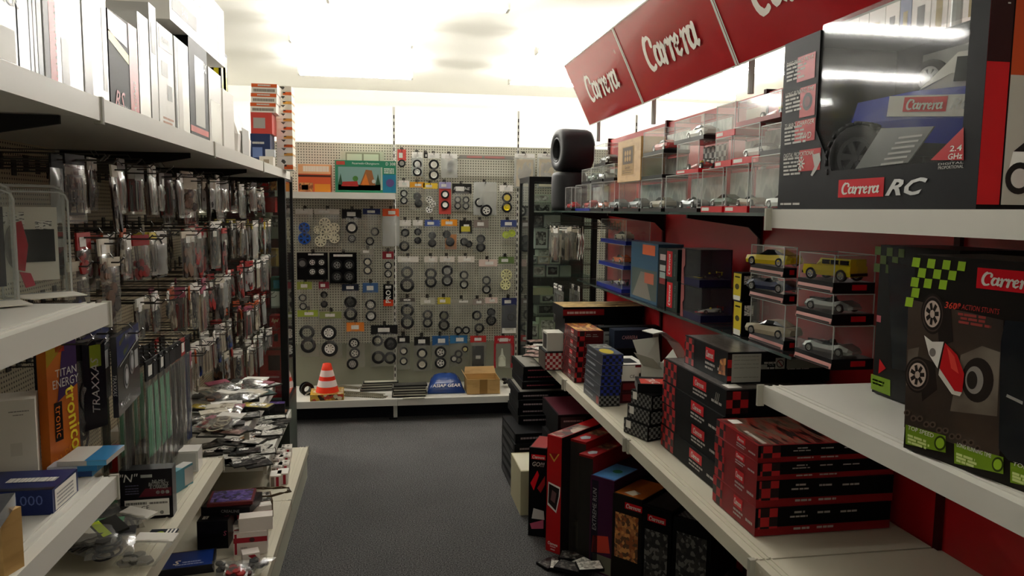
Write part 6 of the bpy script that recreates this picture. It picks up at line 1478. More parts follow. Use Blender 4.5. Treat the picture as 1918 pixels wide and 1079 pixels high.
# near end print
c.panel('r', .0, .02, .14, .98, RP); c.panel('r', .15, .30, .95, .86, mat('a8411e', .4)); c.panel('r', .15, .02, .95, .55, mat('a9a69c', .45), .0009); c.panel('r', .0, .60, .14, 1, mat('2a0c0e', .4), .0009)
c.text('Basic', 'r', .36, .50, .016, RP, .06, .2, .01, .0014); c.text('Extra', 'r', .34, .45, .012, RP, .05, .2, 0, .0014); c.shape('r', [(.17, .12), (.2, .24), (.3, .30), (.8, .30), (.8, .12)], mat('dcdcd8', .3), .0013); c.disc('r', .25, .13, .026, BLACK, .0016); c.disc('r', .25, .13, .016, SILVER, .0019); c.shape('r', [(.2, .24), (.3, .30), (.5, .30), (.45, .24)], BLACK, .0016)
c.lines('r', [(.02+.02*k, .12, .95-.03*k, .006) for k in range(12)], GREYT, .0012)
truckbox = c
# the truck itself
t = thing('toy_truck', 'blue and white toy pickup truck with black knobbly wheels inside the window box', 'toy truck', (XF+.16, 1.345, NZ2+.096), -math.pi/2+.28)
t.rotation_euler = (0, .10, -math.pi/2+.30)
TB = mat('22359a', .2, coat=.6); TW = mat('d2d0c8', .25, coat=.5)
b = MB(); loft(b, [(-.21, .055, .045, .085, .85), (-.19, .07, .035, .115, .85), (-.05, .078, .035, .135, .9), (.05, .078, .035, .14, .95), (.2, .075, .04, .135, .95), (.215, .07, .05, .12, .9)], 6); ob('body', b.mesh('body', TB), t)
b = MB(); loft(b, [(-.045, .068, .134, .138, .9), (.015, .066, .134, .205, .85), (.10, .066, .134, .212, .85), (.125, .066, .134, .15, .9)], 6, 0, 1); cb = ob('cabin', b.mesh('cabin', [TW, TW]), t)
b = MB(); b.box(.022, .085, -.0675, -.0655, .15, .195); b.box(.022, .085, .0655, .0675, .15, .195); b.prism([(-.036, -.055, .142), (-.036, .055, .142), (.008, .048, .198), (.008, -.048, .198)], (-.004, 0, .002)); ob('window', b.mesh('window', mat('20262a', .08)), t)
b = MB(); b.box(-.10, .21, -.0795, -.0785, .085, .125); ob('side_flash', b.mesh('side_flash', TW), t)
b = MB()
for sy in (-.06, .06): b.tube([(.11, sy, .13), (.11, sy, .20), (.19, sy, .14)], .005, 6)
b.tube([(.11, -.06, .20), (.11, .06, .20)], .005, 6); ob('roll_bar', b.mesh('roll_bar', BLACK), t)
b = MB(); b.box(-.235, -.205, -.07, .07, .025, .055); b.box(.21, .235, -.07, .07, .03, .055); b.box(-.15, .15, -.05, .05, .01, .045); ob('chassis', b.mesh('chassis', mat('1a1a1c', .5)), t)
o = ob('side_lettering', logo_mesh(WHITE), t, (-.02, -.081, .108), (0, 0, 0), (.022, .022, .022)); ob('side_logo_ground', MB().box(-.065, .025, -.0805, -.0797, .094, .122).mesh('side_logo_ground', CRED), t); me, asp = text_mesh('RC', SILVER, .4, .02); ob('side_lettering', me, t, (.055, -.081, .108), (0, 0, 0), .022)
for sx in (-1, 1):
    for sy in (-1, 1): wheel(t, (sx*.145, sy*.085, .0), .068, 'spoke', mat('3a3a3c', .4), 0 if sy < 0 else math.pi, tread=True, wid=.75)
wheel(t, (-.13, .08, .175), .04, 'spoke8', SILVER, wid=.5).name = 'spare_wheel'
# instruction leaflet in front of the truck
pl = MB(); o = ob('leaflet', None, truckbox.o)
u0, v0 = uvpx(c, 'f', 1592, 318); 
b = MB(); pts = [truckbox.pt('f', *uvpx(c, 'f', *q), -.012) for q in ((1592, 316), (1690, 304), (1738, 236), (1640, 240))]; b.prism(pts, (0, .003, 0)); bpy.data.objects.remove(o); ob('leaflet', b.mesh('leaflet', mat('6f706c', .35)), truckbox.o)
b = MB()
for q in range(6):
    f_ = q/6; A = [truckbox.pt('f', *uvpx(c, 'f', x, y), -.0105) for x, y in ((1640+44*f_*.9, 310-60*f_), (1682+44*f_*.95, 305-60*f_), (1683+44*f_*.95, 301-60*f_), (1641+44*f_*.9, 306-60*f_))]; b.poly(A)
ob('leaflet_print', b.mesh('leaflet_print', GREYT), truckbox.o)

# ================================================================ stunt car boxes on the lower white shelf
GRN = mat('8fb52a', .4)
L_ = onZ(1692, 838, NZ1+.003); R_ = onZ(1918, 922, NZ1+.003); dv = R_-L_; rz = math.atan2(dv[1], dv[0]); w = .42; d = .16; h = z_at(480, L_[0], L_[1])-NZ1
n_ = np.array([-math.sin(rz), math.cos(rz)]); cc = L_[:2]+np.array([math.cos(rz), math.sin(rz)])*w/2+n_*d/2
BRN = grain('brown_print', '241a14', '3a2c22', 5, rough=.35)
c = Carton('stunt_car_box', 'black box with a stunt car picture and lime chequer corner on the white shelf', 'box', w, d, h, (cc[0], cc[1], NZ1+.003), rz, mat('16120f', .35))
pshape(c, 'f', [(1702, 560), (1880, 600), (1872, 860), (1694, 800)], BRN, .0005)
GL_ = grain('dust_print', '8c8274', '4a3e34', 4, rough=.4)
pshape(c, 'f', [(1701, 655), (1722, 650), (1712, 720), (1698, 722)], GL_, .0006); pshape(c, 'f', [(1800, 665), (1840, 648), (1874, 660), (1868, 780), (1780, 770)], GL_, .0006)
sq = lambda x, y: [(x, y), (x+14, y+1.5), (x+11, y+19), (x-3, y+17)]
for (i, j) in ((0, 0), (2, 0), (4, 0), (6, 0), (1, 1), (3, 1), (5, 1), (0, 2), (2, 2), (4, 2), (1, 3), (0, 4)):
    x, y = 1711+14.2*i-3.2*j-(6 if j == 3 else 0)+(4 if j == 2 and i == 0 else 0), 482+1.2*i+18.6*j
    pshape(c, 'f', sq(x, y), GRN, .0008)
plogo(c, 'f', 1836, 512, 1942, 540, WHITE, CRED)
ptext(c, 'f', '360°', 1770, 566, 1800, 579, mat('c9402c', .4), .2, .01); ptext(c, 'f', 'FLIP ACTION STUNTS', 1784, 573, 1872, 583, mat('a8322c', .4), .2)
prows(c, 'f', [(1795, 1850, 590), (1800, 1848, 598), (1796, 1858, 605)], mat('8c3a34', .4))
TYRP = mat('211a17', .4); TYR2 = mat('4a3c36', .4); RIMP = mat('c4b0a4', .35)
def pwheel(cx, cy, rx, ry, rim=True, off=.001):
    def el(k, m, o_): pshape(c, 'f', [(cx+rx*k*math.cos(a*math.pi/14), cy+ry*k*math.sin(a*math.pi/14)) for a in range(27, -1, -1)], m, o_)
    el(1, TYRP, off); el(.88, TYR2, off+.0003); el(.80, TYRP, off+.0006); el(.66, RIMP, off+.0009)
    for q in range(7):
        a = q*2*math.pi/7; pshape(c, 'f', [(cx+rx*k*math.cos(a+s_), cy+ry*k*math.sin(a+s_)) for k, s_ in ((.22, -.5), (.56, -.2), (.56, .2), (.22, .5))][::-1], TYRP, off+.0012)
pshape(c, 'f', [(1752, 555), (1782, 575), (1786, 640), (1760, 650)], TYRP, .0009); pwheel(1748, 588, 22, 38)
pshape(c, 'f', [(1722, 668), (1752, 680), (1756, 730), (1728, 752)], TYRP, .0009); pwheel(1720, 702, 24, 34)
def el2(cx, cy, rx, ry, m, o_): pshape(c, 'f', [(cx+rx*math.cos(a*math.pi/14), cy+ry*math.sin(a*math.pi/14)) for a in range(27, -1, -1)], m, o_)
el2(1832, 712, 30, 42, TYRP, .001); el2(1826, 712, 17, 26, mat('8c8680', .4), .0013); el2(1822, 712, 10, 17, mat('2a2420', .4), .0016)
pshape(c, 'f', [(1733, 628), (1748, 640), (1770, 640), (1758, 690), (1742, 664)], mat('dcd8d0', .35), .0024); el2(1749, 660, 6, 8, mat('77706a', .4), .0027)
pshape(c, 'f', [(1772, 642), (1795, 665), (1808, 700), (1804, 735), (1790, 732), (1768, 712), (1762, 690)], mat('b51a1e', .3), .0024); pshape(c, 'f', [(1762, 690), (1790, 732), (1804, 735), (1800, 742), (1785, 738), (1760, 702)], mat('d2ccc0', .35), .0027); pshape(c, 'f', [(1776, 650), (1790, 668), (1798, 700), (1784, 690)], mat('d8453a', .3), .0027)
for k in range(12): el2(1700+12*k, 775+5.6*k+(3 if k % 2 else -2), 6, 6, mat('5a4c42', .4), .0012); el2(1700+12*k, 775+5.6*k+(3 if k % 2 else -2), 3, 3, mat('2a2018', .4), .0015)
for (x0, y0, x1, y1) in ((1697, 795, 1772, 848), (1788, 830, 1880, 888), (1893, 866, 1990, 925)):
    sl = .40; pshape(c, 'f', [(x0, y0), (x1, y0+sl*(x1-x0)*.72), (x1, y1), (x0, y1-sl*(x1-x0)*.55)], mat('6f8f1e', .4), .0009)
    ptext(c, 'f', 'LONG RUNNING TIME' if x0 == 1788 else 'TOP SPEED', x0+4, y0+9, x1-22, y0+17, PAPER, .1, 0, .0014); prows(c, 'f', [(x0+4, x0+40, y0+22), (x0+4, x0+46, y0+28), (x0+4, x0+40, y0+34)], mat('c9d88a', .4), .0014, 3); el2(x1-10, y1-18, 11, 14, mat('2c3a12', .4), .0014); el2(x1-10, y1-18, 8, 10, GRN, .0017)
# dark window on its right
pshape(c, 'f', [(1884, 600), (1990, 610), (1990, 890), (1890, 862), (1872, 840), (1876, 640)], mat('1c1e22', .12, coat=.6), .0016, 'window_film')
pshape(c, 'f', [(1888, 738), (1918, 752), (1917, 758), (1886, 743)], SILVER, .002)
# its neighbour further back
X = 1.135; y1_, y0_ = y_at(1633, X, NZ1), y_at(1712, X, NZ1)-.10; d = .16; h = z_at(461, X, y1_)-NZ1
c = Carton('stunt_car_box', 'dark window box with lime chequers standing behind the stunt car box', 'box', y1_-y0_, d, h, (X+d/2, (y1_+y0_)/2, NZ1+.003), -math.pi/2, mat('12110f', .35))
for (i, j) in ((0, 0), (2, 0), (4, 0), (1, 1), (3, 1), (0, 2), (2, 2)):
    x, y = 1640+11*i-1.0*j, 461+1.2*i+16*j; pshape(c, 'f', [(x, y), (x+11, y+1), (x+10, y+17), (x-1, y+16)], mat('4f6128', .4), .0008)
prect(c, 'f', 1643, 590, 1650, 604, mat('b9606a', .4)); pshape(c, 'f', [(1660, 690), (1648, 672), (1646, 700)], RED, .001); pshape(c, 'f', [(1632, 700), (1668, 712), (1668, 742), (1632, 728)], mat('6f8f1e', .4), .0009); prows(c, 'f', [(1635, 1658, 712), (1635, 1655, 718)], PAPER); pshape(c, 'f', [(1664, 490), (1720, 500), (1720, 700), (1672, 690)], mat('22262a', .12, coat=.5), .0012, 'window_film')

# ================================================================ racing set boxes on the lower right shelf
CKR = checker('red_black_chequer', 'a31c20', '1a0c0d', .026)
CKD = checker('dark_red_chequer', '7a1a1c', '160b0c', .022)
CKG = checker('grey_black_chequer', '6b6a66', '121212', .012)
CKB = checker('blue_black_chequer', '1f2c7a', '0f1016', .014)
CKW = checker('pale_red_chequer', 'b9a49c', '8c1c22', .016)
TOPPIC = art('set_box_picture', ['1c1a18', '3a342e', '55504a', '2a2622'], 16, .3, (1, 3, 1), noise=True)
def set_box(label, X, y0, y1, z0, h, d, m=BOXBLK, name='racing_set_box', drz=0.0, spine=True, seed=0, chk=None, near=True, group=None):
    """lies with its spine to the aisle (front = -x)"""
    c = Carton(name, label, 'box', y1-y0, d, h, (X+d/2, (y0+y1)/2, z0+.0005), -math.pi/2+drz, m, group)
    if spine:
        c.panel('f', .0, .03, .24, .97, chk or CKR)
        c.panel('f', .52, .50, .72, .90, CRED); c.place(logo_mesh(WHITE), 'f', .62, .70, h*.24, .0014, 0, 'script_lettering', min(1.0, .17*(y1-y0)/(LOGO_ASPECT*h*.24)))
        c.lines('f', [(.52, .74, .34, .08), (.52, .70, .2, .07), (.8, .95, .3, .1)], mat('a8a49e', .45), seed=seed)
    if near:
        c.panel('r', .0, .10, .2, .95, chk or CKR); c.lines('r', [(.35, .5, .62, .06), (.32, .52, .45, .06), (.6, .75, .6, .06), (.58, .8, .42, .06)], mat('8f8b86', .45), .0008, seed=seed+3)
    return c
zS = SHZ+.003
# S1: big stack under the glass shelf
z = zS
S1N = ['lowest', 'second', 'third', 'fourth']
for k in range(4):
    hh = .081
    c = set_box('large black racing set box with red chequers, %s in the tall stack' % S1N[k], 1.012+.004*(k % 2), 2.095, 2.60, z, hh, .36, seed=k, drz=.01*(k % 2)); z += hh+.0007
c.panel('t', .02, .02, .98, .98, TOPPIC); c.panel('t', .85, .05, .95, .18, PAPER, .001)
c.text('III', 'f', .88, .55, .03, mat('77746c', .45), .05, .3, .01)
c = set_box('racing set box with a grey specification label on top of the tall stack', 1.055, 2.17, 2.51, z, .100, .35, seed=8)
c.panel('r', .04, .05, .32, .95, mat('9a9a90', .5), .0012); c.lines('r', [(.06, .30, v, .015) for v in (.2, .5, .62, .75, .86)], mat('6b6b64', .5), .0016); c.panel('t', .02, .02, .98, .98, TOPPIC)
c.panel('r', .32, .45, .38, .6, mat('77776f', .5), .0012); c.text('CE', 'r', .42, .62, .012, mat('77776f', .5)); c.panel('r', .46, .45, .55, .8, mat('8c8a80', .5), .0012); c.disc('r', .505, .62, .013, mat('2a2020', .5), .0016); c.disc('r', .505, .62, .010, mat('8c8a80', .5), .0019); c.shape('r', [(.48, .70), (.485, .73), (.53, .54), (.525, .51)], mat('6b2020', .5), .0022); c.panel('r', .57, .45, .97, .78, mat('6f7066', .5), .0012)
c.shape('f', [(.82, .2), (.97, .25), (.97, .8), (.85, .7)], PRT['orange'], .001)
# S2: flat red boxes in front
z = zS
for k, hh in enumerate((.078, .074, .048, .046)):
    c = set_box('flat red racing set box, %s in the low stack before the tall one' % S1N[k], .972+.003*(k % 2), 1.80, 2.062, z, hh, .40, mat('7a1418', .35), seed=20+k, drz=-.015*(k % 2), near=False)
    c.panel('r', 0, .3, 1, 1, BOXBLK, .0005); c.panel('r', .02, .25, .16, .97, CKR, .0009); c.lines('r', [(.28, .36, .75, .07), (.25, .38, .6, .06), (.28, .40, .16, .08), (.45, .55, .7, .07), (.45, .58, .16, .08), (.62, .75, .68, .07)], mat('a39d96', .45), .0012, seed=k)
    z += hh+.0007
TRK = art('track_picture', ['2a221c', '4a3a2e', '6b5a4a', '8a2a22', '1a1614'], 9, .3, (1, 6, 1), noise=True)
c.panel('t', .02, .02, .98, .98, TRK); c.panel('t', .06, .06, .22, .14, PAPER, .001); c.lines('t', [(.5, .95, .05, .03)], mat('b9b2a6', .45), .0011)
# small chequered boxes at the rail
z = zS
for k in range(3):
    hh = .058; c = set_box('small grey-chequered slot box, %s of three at the shelf rail' % ['lowest', 'middle', 'topmost'][k], .945+.008*k, 2.655, 2.80-.01*k, z, hh, .13, BOXBLK, spine=False, near=False, name='slot_car_box', drz=.35)
    c.panel('f', .02, .05, .98, .95, CKG); c.panel('r', .04, .1, .6, .9, CKG); c.panel('f', .1, .4, .3, .9, PAPER, .001); z += hh+.0007
c = set_box('small black box with a red top label on the grey-chequered boxes', .96, 2.67, 2.80, z, .035, .12, BOXBLK, spine=False, near=False, name='slot_car_box', drz=-.25); c.panel('t', .3, .1, .95, .9, mat('b5301f', .4)); c.text('TRUC', 't', .62, .5, .035, PAPER, .08, 0, .01, .0014, roll=.3); c.panel('f', .02, .05, .98, .95, PRT['grey'])
# black carton with white open box on it
c0 = set_box('plain black carton carrying the open white box', 1.04, 2.83, 3.01, zS, .095, .18, BOXBLK, spine=False, near=False)
t = thing('open_white_box', 'white carton with its lid flaps folded open on the lower right shelf', 'box', (1.135, 2.93, zS+.0962), .55)
w_, d_, h_ = .125, .12, .13; WB = mat('c4c4b8', .45)
b = MB()
for (x0, x1, y0, y1) in ((-w_/2, w_/2, -d_/2, -d_/2+.003), (-w_/2, w_/2, d_/2-.003, d_/2), (-w_/2, -w_/2+.003, -d_/2, d_/2), (w_/2-.003, w_/2, -d_/2, d_/2)): b.box(x0, x1, y0, y1, 0, h_)
b.box(-w_/2, w_/2, -d_/2, d_/2, 0, .003); ob('body', b.mesh('body', WB), t)
ob('flap', MB().prism([(-w_/2, d_/2, h_), (w_/2, d_/2, h_), (w_/2+.02, d_/2+.03, h_+.10), (-w_/2+.0, d_/2+.05, h_+.10)], (0, -.002, 0)).mesh('flap', WB), t)
ob('flap', MB().prism([(-w_/2, -d_/2+.01, h_), (-w_/2, d_/2-.01, h_), (-w_/2-.05, d_/2+.0, h_+.06), (-w_/2-.05, -d_/2+.02, h_+.05)], (.002, 0, 0)).mesh('flap', WB), t)
ob('flap', MB().prism([(w_/2, -d_/2+.01, h_), (w_/2, d_/2-.01, h_), (w_/2+.06, d_/2-.02, h_+.05)], (.002, 0, 0)).mesh('flap', WB), t)
ob('symbol', MB().box(.02, .05, -d_/2-.0008, -d_/2, .05, .08).mesh('symbol', BLACK), t)
# curled clear plastic strip with a white card, rising behind the white box
t = thing('plastic_strip', 'curled clear plastic strip with a white card above the open white box', 'packaging', (1.24, 3.08, zS+.16), .2)
b = MB(); P_ = [(.10, 0, -.03), (.06, -.01, .06), (.0, -.01, .14), (-.07, -.005, .19), (-.13, 0, .185)]
for i in range(4):
    (x0, _, z0), (x1, _, z1) = P_[i], P_[i+1]; b.poly([(x0, -.05, z0), (x1, -.05, z1), (x1, .05, z1), (x0, .05, z0)])
ob('strip', b.mesh('strip', clear('strip_film', (.75, .75, .72), .35, .1)), t); ob('white_card', MB().prism([(-.13, -.045, .187), (-.08, -.045, .193), (-.08, .045, .193), (-.13, .045, .187)], (0, 0, .002)).mesh('white_card', PAPER), t)
# white label box on dark boxes
z = zS
for k in range(2):
    c = set_box('small dark red box, %s under the white label box' % ['lower', 'upper'][k], 1.045, 3.20, 3.36, z, .05, .115, mat('3a1216', .4), spine=False, near=False, name='slot_car_box'); c.panel('r', .1, .2, .9, .8, mat('6b2024', .4)); c.panel('f', .1, .2, .9, .8, mat('5a1a1e', .4)); z += .0507
c = set_box('white label box with CE mark and car picture on the dark red boxes', 1.040, 3.19, 3.40, z, .075, .125, BOXBLK, spine=False, near=False, name='slot_car_box'); c.panel('r', .02, .03, .98, .97, PAPER); c.panel('t', .02, .02, .98, .98, PAPER); c.panel('t', .3, .25, .8, .75, mat('2a2c30', .4), .001); c.text('CE', 'r', .45, .3, .014, BLACK); c.panel('r', .7, .2, .92, .5, PRT['dark']); c.panel('r', .55, .85, .98, .97, mat('7a1a1e', .4), .001)
# blue-chequered slim stack along the rail
z = zS
for k in range(5):
    c = set_box('slim blue-chequered slot car box, %s in the pile at the rail' % ['lowest', 'second', 'third', 'fourth', 'topmost'][k], .935+.003*k, y_at(1122, .935, zS), y_at(1093, .935, zS), z, .046, .095, mat('3a3d42', .35), spine=False, near=False, name='slot_car_box'); c.panel('r', .0, .03, .98, .97, CKB if k else CKG); c.lines('f', [(.1, .62, .4, .2)], mat('8f9296', .45), seed=k); c.panel('f', .82, .15, .96, .85, mat('8c3a3a', .4)) if k == 0 else None; z += .0467
c.panel('t', .05, .05, .40, .95, PRT['grey']); c.panel('t', .45, .05, .95, .95, mat('3f4c66', .35)); c.disc('t', .72, .4, .03, mat('b9a42c', .4), .0012, rx=.06)
zb_top = z
# standing picture boxes behind
c = Carton('racing_set_box', 'grey-printed set box standing behind the blue-chequered pile', 'box', .32, .07, .27, (1.25, 3.72, zS), 0, BOXBLK); c.panel('f', .05, .08, .98, .92, mat('8d8f8a', .45)); c.lines('f', [(.08, .6, .84, .03), (.08, .35, .72, .03)], mat('4a4a48', .5), .001); c.shape('f', [(.1, .2), (.3, .2), (.32, .5), (.26, .3)], mat('2a2a2a', .4), .001); c.panel('f', .5, .25, .62, .8, mat('8c2a2a', .4), .001); c.shape('f', [(.1, .45), (.14, .6), (.18, .45)], mat('8c2a3a', .4), .001)
Carton('slot_car_box', 'plain black box under the dark blue box with red lettering', 'box', .2, .09, .18, (1.23, 3.62, zS), 0, BOXBLK)
c = Carton('slot_car_box', 'dark blue box with red lettering leaning beside the standing set box', 'box', .20, .09, .09, (1.23, 3.62, zS+.181), 0.0, mat('1c2433', .35)); c.text('CARRERA', 'f', .4, .6, .018, mat('b98a8a', .4), .08, .2); c.panel('t', .1, .1, .9, .9, mat('2a3140', .35))
# orange-topped boxes at the far end
z = zS
for k in range(5):
    c = set_box('red-chequered racing set box, %s in the pile by the orange-topped boxes' % ['lowest', 'second', 'third', 'fourth', 'topmost'][k], .94+.003*k, 3.62, 3.89, z, .052, .135, mat('4a1214', .35), seed=40+k, chk=CKD); c.panel('r', 0, .05, .3, .95, CKR, .0009); z += .0527
c.panel('t', .02, .02, .98, .98, art('orange_print_a', ['c98a34', 'a8501c', '5a2a14', 'd8a85a'], 14, .35, (1, 4, 1), noise=True))
zO = z
c = Carton('racing_set_box', 'long set box with a golden top picture across the far end of the shelf', 'box', .46, .24, .06, (1.175, 4.04, zS+.285), .02, BOXBLK); c.panel('t', .01, .02, .99, .98, art('golden_print', ['c9a050', '8a6a34', 'd8b878', '4a3420'], 9, .35, (1, 5, 1), noise=True)); c.panel('f', 0, .25, .5, .8, mat('7a1418', .35)); c.lines('f', [(.05, .4, .4, .2)], mat('b9a49c', .45)); long_o = c
for k in range(3):
    c = Carton('racing_set_box', 'black set box, %s under the golden-topped one' % ['lowest', 'middle', 'upper'][k], 'box', .44, .23, .0943, (1.18, 4.04, zS+k*.095), 0, BOXBLK); c.lines('f', [(.1, .5, .5, .1)], mat('7a5a5a', .45))
# pale chequered box and white box over the rail
c1 = set_box('pale-chequered set box jutting over the rail below a white box', .855, 3.92+.0, 4.10, zS, .10, .12, BOXBLK, spine=False, near=False, name='slot_car_box'); c1.panel('r', .0, .05, .8, .95, CKW); c1.panel('f', .05, .05, .95, .95, mat('4a4038', .4))
c = stack(c1, .10, 'plain white box standing on the pale-chequered set box', 'box', mat('bab8ac', .5), w=.12, d=.10, dy=.005, name='product_box'); c.panel('f', .1, .1, .9, .9, mat('3a3632', .4))
strew([(996, 652), (1005, 660), (1012, 648), (1020, 664), (1002, 670), (1015, 656), (1008, 642)], zS+.001, 'the far end of the lower right shelf', ['pink', 'white', 'pink', 'brown'], (.09, .14))

# ================================================================ boxes on the floor and base shelf (right)
LOWB = 'flat black racing set box in the leaning pile at the end of the right row'
r = random.Random(77)
z = 0.0
for k in range(6):
    c = set_box(LOWB, .70+.004*(k % 3), 4.02+.02*(k % 2), 4.42, z, .054, .30, BOXBLK, spine=False, near=False, drz=.02*(k % 3), group='flat black set boxes piled at the end of the right row'); c.panel('f', .1, .2, .9, .8, mat('2a2a2a', .4)); c.lines('r', [(.1, .5, .4, .2)], mat('8a7a7a', .45), seed=k); z += .0546
for k in range(4):
    c = set_box(LOWB, .765+.004*(k % 3), 4.22+.02*(k % 2), 4.60, z, .046, .30, BOXBLK, spine=False, near=False, drz=-.02*(k % 3), group='flat black set boxes piled at the end of the right row'); c.lines('r', [(.1, .6, .4, .2)], mat('9a8a8a', .45), seed=k+9); c.panel('t', .03, .05, .97, .95, mat('77746c', .35)); z += .0466
for k in range(3):
    c = set_box(LOWB, .80+.005*(k % 2), 4.30+.02*(k % 2), 4.66, z, .045, .28, BOXBLK, spine=False, near=False, drz=.015*k, group='flat black set boxes piled at the end of the right row'); c.lines('r', [(.1, .7, .45, .15)], mat('9c4a54', .45), seed=k+19); c.panel('t', .03, .05, .97, .95, mat('85827a', .35)); z += .0456
zB_ = .1306
z = zB_
for k in range(5):
    c = set_box('black racing set box, %s in the pile under the lower right shelf' % ['lowest', 'second', 'third', 'fourth', 'topmost'][k], .86+.02*(k % 2), 3.62, 4.0, z, .082, .36, BOXBLK, spine=False, near=False, seed=k); c.panel('r', .04, .15, .4, .85, mat('3a1418' if k % 2 else '2a2a2a', .4)); c.lines('r', [(.08, .36, .55, .1), (.5, .8, .5, .12)], mat('a87a6a' if k % 2 else '8a8a86', .45), .001, seed=k); z += .0827
c.panel('t', .02, .02, .98, .98, mat('4a1a24', .35))
c = Carton('cream_box', 'plain cream box on the carpet in front of the black set boxes', 'box', .10, .30, .235, (.735, 3.84, .0005), .0, mat('a9a284', .5)); c.panel('t', .05, .05, .95, .95, mat('c9c5b0', .5))
# upright boxes turned towards the aisle
def upright(label, off, back, w, h, d, m, rz=-.87, P=None, z0=.0005):
    lx = np.array([math.cos(rz), math.sin(rz)]); ly = np.array([-math.sin(rz), math.cos(rz)])
    q = P+lx*(off+w/2)+ly*(back+d/2)
    return Carton('toy_box', label, 'box', w, d, h, (q[0], q[1], z0), rz, m)
P0 = onZ(1022, 1030, 0)[:2]
hR = z_at(814, P0[0], P0[1])
c = upright('tall red toy box with a dark picture shield standing on the carpet', 0, 0, .082, hR, .42, mat('a8181a', .35), P=P0)
c.shape('f', [(.14, .84), (.86, .86), (.5, .78)], mat('c99a3a', .4)); c.shape('f', [(.22, .85), (.78, .86), (.5, .80)], mat('8a1416', .4), .001)
c.shape('f', [(.08, .40), (.12, .60), (.95, .58), (.92, .50), (.70, .35)], PAPER); c.shape('f', [(.13, .42), (.17, .585), (.89, .565), (.86, .50), (.67, .37)], mat('1c1414', .4), .001); c.shape('f', [(.3, .45), (.4, .54), (.7, .52), (.6, .43)], mat('6b4a4a', .4), .0014)
c.logo('f', .5, .075, .016); c.lines('f', [(.3, .7, .045, .008), (.35, .65, .02, .01)], mat('d8b0b0', .45))
MIXT = art('toy_box_top', ['2a2422', '8c7a6a', '5a4a44', 'b9a99a', '6b1a1a'], 22, .35); c.panel('t', .05, .02, .95, .55, MIXT); c.panel('r', 0, 0, 1, 1, mat('1c1818', .4), .0004)
c = upright('dark red toy box with a silver car on its top beside the tall red box', .088, .06, .085, hR-.015, .40, mat('8a1618', .35), P=P0); c.panel('f', 0, 0, 1, .98, mat('2a2622', .4)); c.shape('t', [(.2, .12), (.5, .06), (.8, .14), (.6, .22), (.3, .2)], mat('8c9094', .35)); c.panel('t', .1, .3, .9, .5, PRT['brown']); c.panel('f', .3, .05, .7, .3, mat('5a5448', .4))
c = upright('second dark red toy box with a silver car on its top', .178, .0, .075, hR-.05, .42, mat('7d1416', .35), P=P0); c.panel('f', 0, 0, 1, .98, mat('22201c', .4)); c.shape('t', [(.2, .10), (.5, .05), (.8, .12), (.6, .19), (.3, .17)], mat('8c9094', .35)); c.panel('t', .1, .3, .9, .5, PRT['brown'])
PURB = mat('3a1530', .35)
c = upright('purple toy box with a blue top picture standing beside the red toy boxes', .262, -.03, .12, hR-.12, .40, PURB, P=P0)
c.panel('t', .04, .02, .96, .5, grain('blue_sky_print', '2c62b0', '5a9ad0', 12, (1, 1, 1), .35)); c.disc('t', .55, .28, .022, mat('2a6a4a', .4), .001); c.panel('f', .06, .05, .35, .96, mat('1a1420', .4)); c.text('EXTREME RUN', 'f', .2, .66, .02, SILVER, None, .1, roll=math.pi/2); c.shape('f', [(.1, .2), (.9, .25), (.8, .42), (.15, .38)], mat('b0382a', .4)); c.panel('f', .15, .02, .95, .2, mat('6b6a58', .45))
c = upright('black toy box with an orange top picture beside the purple box', .39, -.05, .14, hR-.16, .40, mat('17130f', .35), P=P0)
c.panel('t', .03, .02, .97, .55, grain('orange_sky_print', 'd8862a', 'a8561c', 9, (1, 1, 1), .35)); c.shape('t', [(.25, .08), (.6, .05), (.7, .16), (.4, .2)], mat('c9bfae', .4), .001); c.logo('f', .72, .9, .02, WHITE, 0, .0012, CRED); c.panel('f', .1, .3, .9, .8, PRT['orange'])
c = upright('black toy box with a red script label beside the orange-topped box', .54, -.06, .13, hR-.17, .40, BOXBLK, P=P0); c.logo('f', .5, .88, .02, WHITE, 0, .0012, CRED); c.panel('t', .05, .05, .95, .9, mat('2a2422', .4)); c.panel('f', .1, .1, .9, .75, PRT['dark'])
c = upright('black toy box with a grey chequer top under the deep white shelf', .68, -.06, .16, hR-.18, .40, BOXBLK, P=P0); c.panel('t', .05, .05, .95, .9, CKG); c.panel('f', .1, .1, .9, .85, PRT['dark'])
Pg = onZ(989, 1003, 0)[:2]
c = upright('tall black toy box with red script standing left of the red toy box', 0, .0, .085, z_at(838, Pg[0], Pg[1]), .20, BOXBLK, rz=-.45, P=Pg)
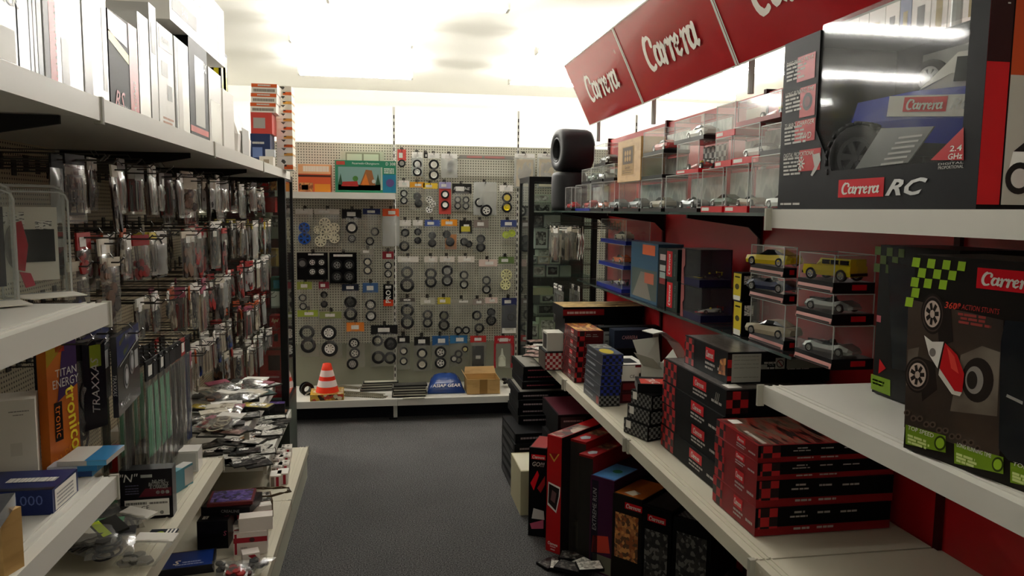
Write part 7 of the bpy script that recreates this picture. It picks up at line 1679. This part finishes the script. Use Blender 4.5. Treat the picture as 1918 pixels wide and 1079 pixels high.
c.logo('f', .55, .90, .017, WHITE, 0, .0012, CRED); c.text('GO!!!', 'f', .55, .82, .022, mat('b9b5ae', .4), .06, .2, .01); c.shape('f', [(.1, .6), (.5, .75), (.6, .7), (.3, .52)], CRED); c.shape('f', [(.5, .55), (.95, .7), (.95, .6), (.7, .5)], mat('8c1a1e', .4)); c.shape('f', [(.2, .2), (.3, .32), (.9, .30), (.95, .2)], mat('b9b9b4', .4)); c.shape('f', [(.1, .14), (.9, .2), (.9, .1), (.2, .08)], mat('b0506a', .4)); c.panel('t', .05, .05, .95, .95, mat('8a2a2a', .4))
# loose packs at the foot
for k, (px, py) in enumerate(((1030, 1052), (1050, 1062), (1068, 1050), (1085, 1070), (1062, 1080), (1100, 1085))):
    p = onZ(px, py, 0); flat_pack('small black and white card pack on the carpet by the red toy box', (p[0], p[1]-.03, 0), .0008+.013*k, r.uniform(-.8, .8), .11, .08, .012, BOXBLK, PRT['white' if k % 2 else 'dark'], 'card packs on the carpet')
c = Carton('toy_box', 'white box with a grey chequered top on the carpet in front of the toy boxes', 'box', .26, .2, .10, (1.12, 2.42, .0005), -.3, mat('8a8878', .5)); c.panel('t', .02, .02, .98, .98, checker('pale_chequer', 'b9b7a8', '8c8a7c', .04)); c.panel('f', .4, .1, .95, .9, mat('cfccc0', .5))

# ================================================================ the next aisle seen over the shelves
t = thing('shelving_unit', 'tall white shelving behind the red sign boards', 'shelving')
block('back_panel', WHITE, t, 2.45, 2.48, .4, 3.6, 0, 2.9); 
for z_ in (1.2, 1.7, 2.2): block('shelf', WHITE, t, 2.05, 2.45, .4, 3.6, z_-.03, z_)
y = .62
k = 0
while y < 3.4:
    w_ = .07+.02*(k % 3)
    c = Carton('file_box', 'white spine box in the row on the shelving behind the sign boards' if k % 7 != 3 else 'blue spine box in the row on the shelving behind the sign boards', 'box', w_-.004, .24, .30, (2.07+.12, y+w_/2, 2.2005), -math.pi/2, mat('26346b', .4) if k % 7 == 3 else WHITE, 'white spine boxes behind the sign' if k % 7 != 3 else 'blue spine boxes behind the sign')
    c.panel('f', .3, .25, .7, .6, mat('4a4a48' if k % 2 else '8c7a34', .5)); y += w_; k += 1
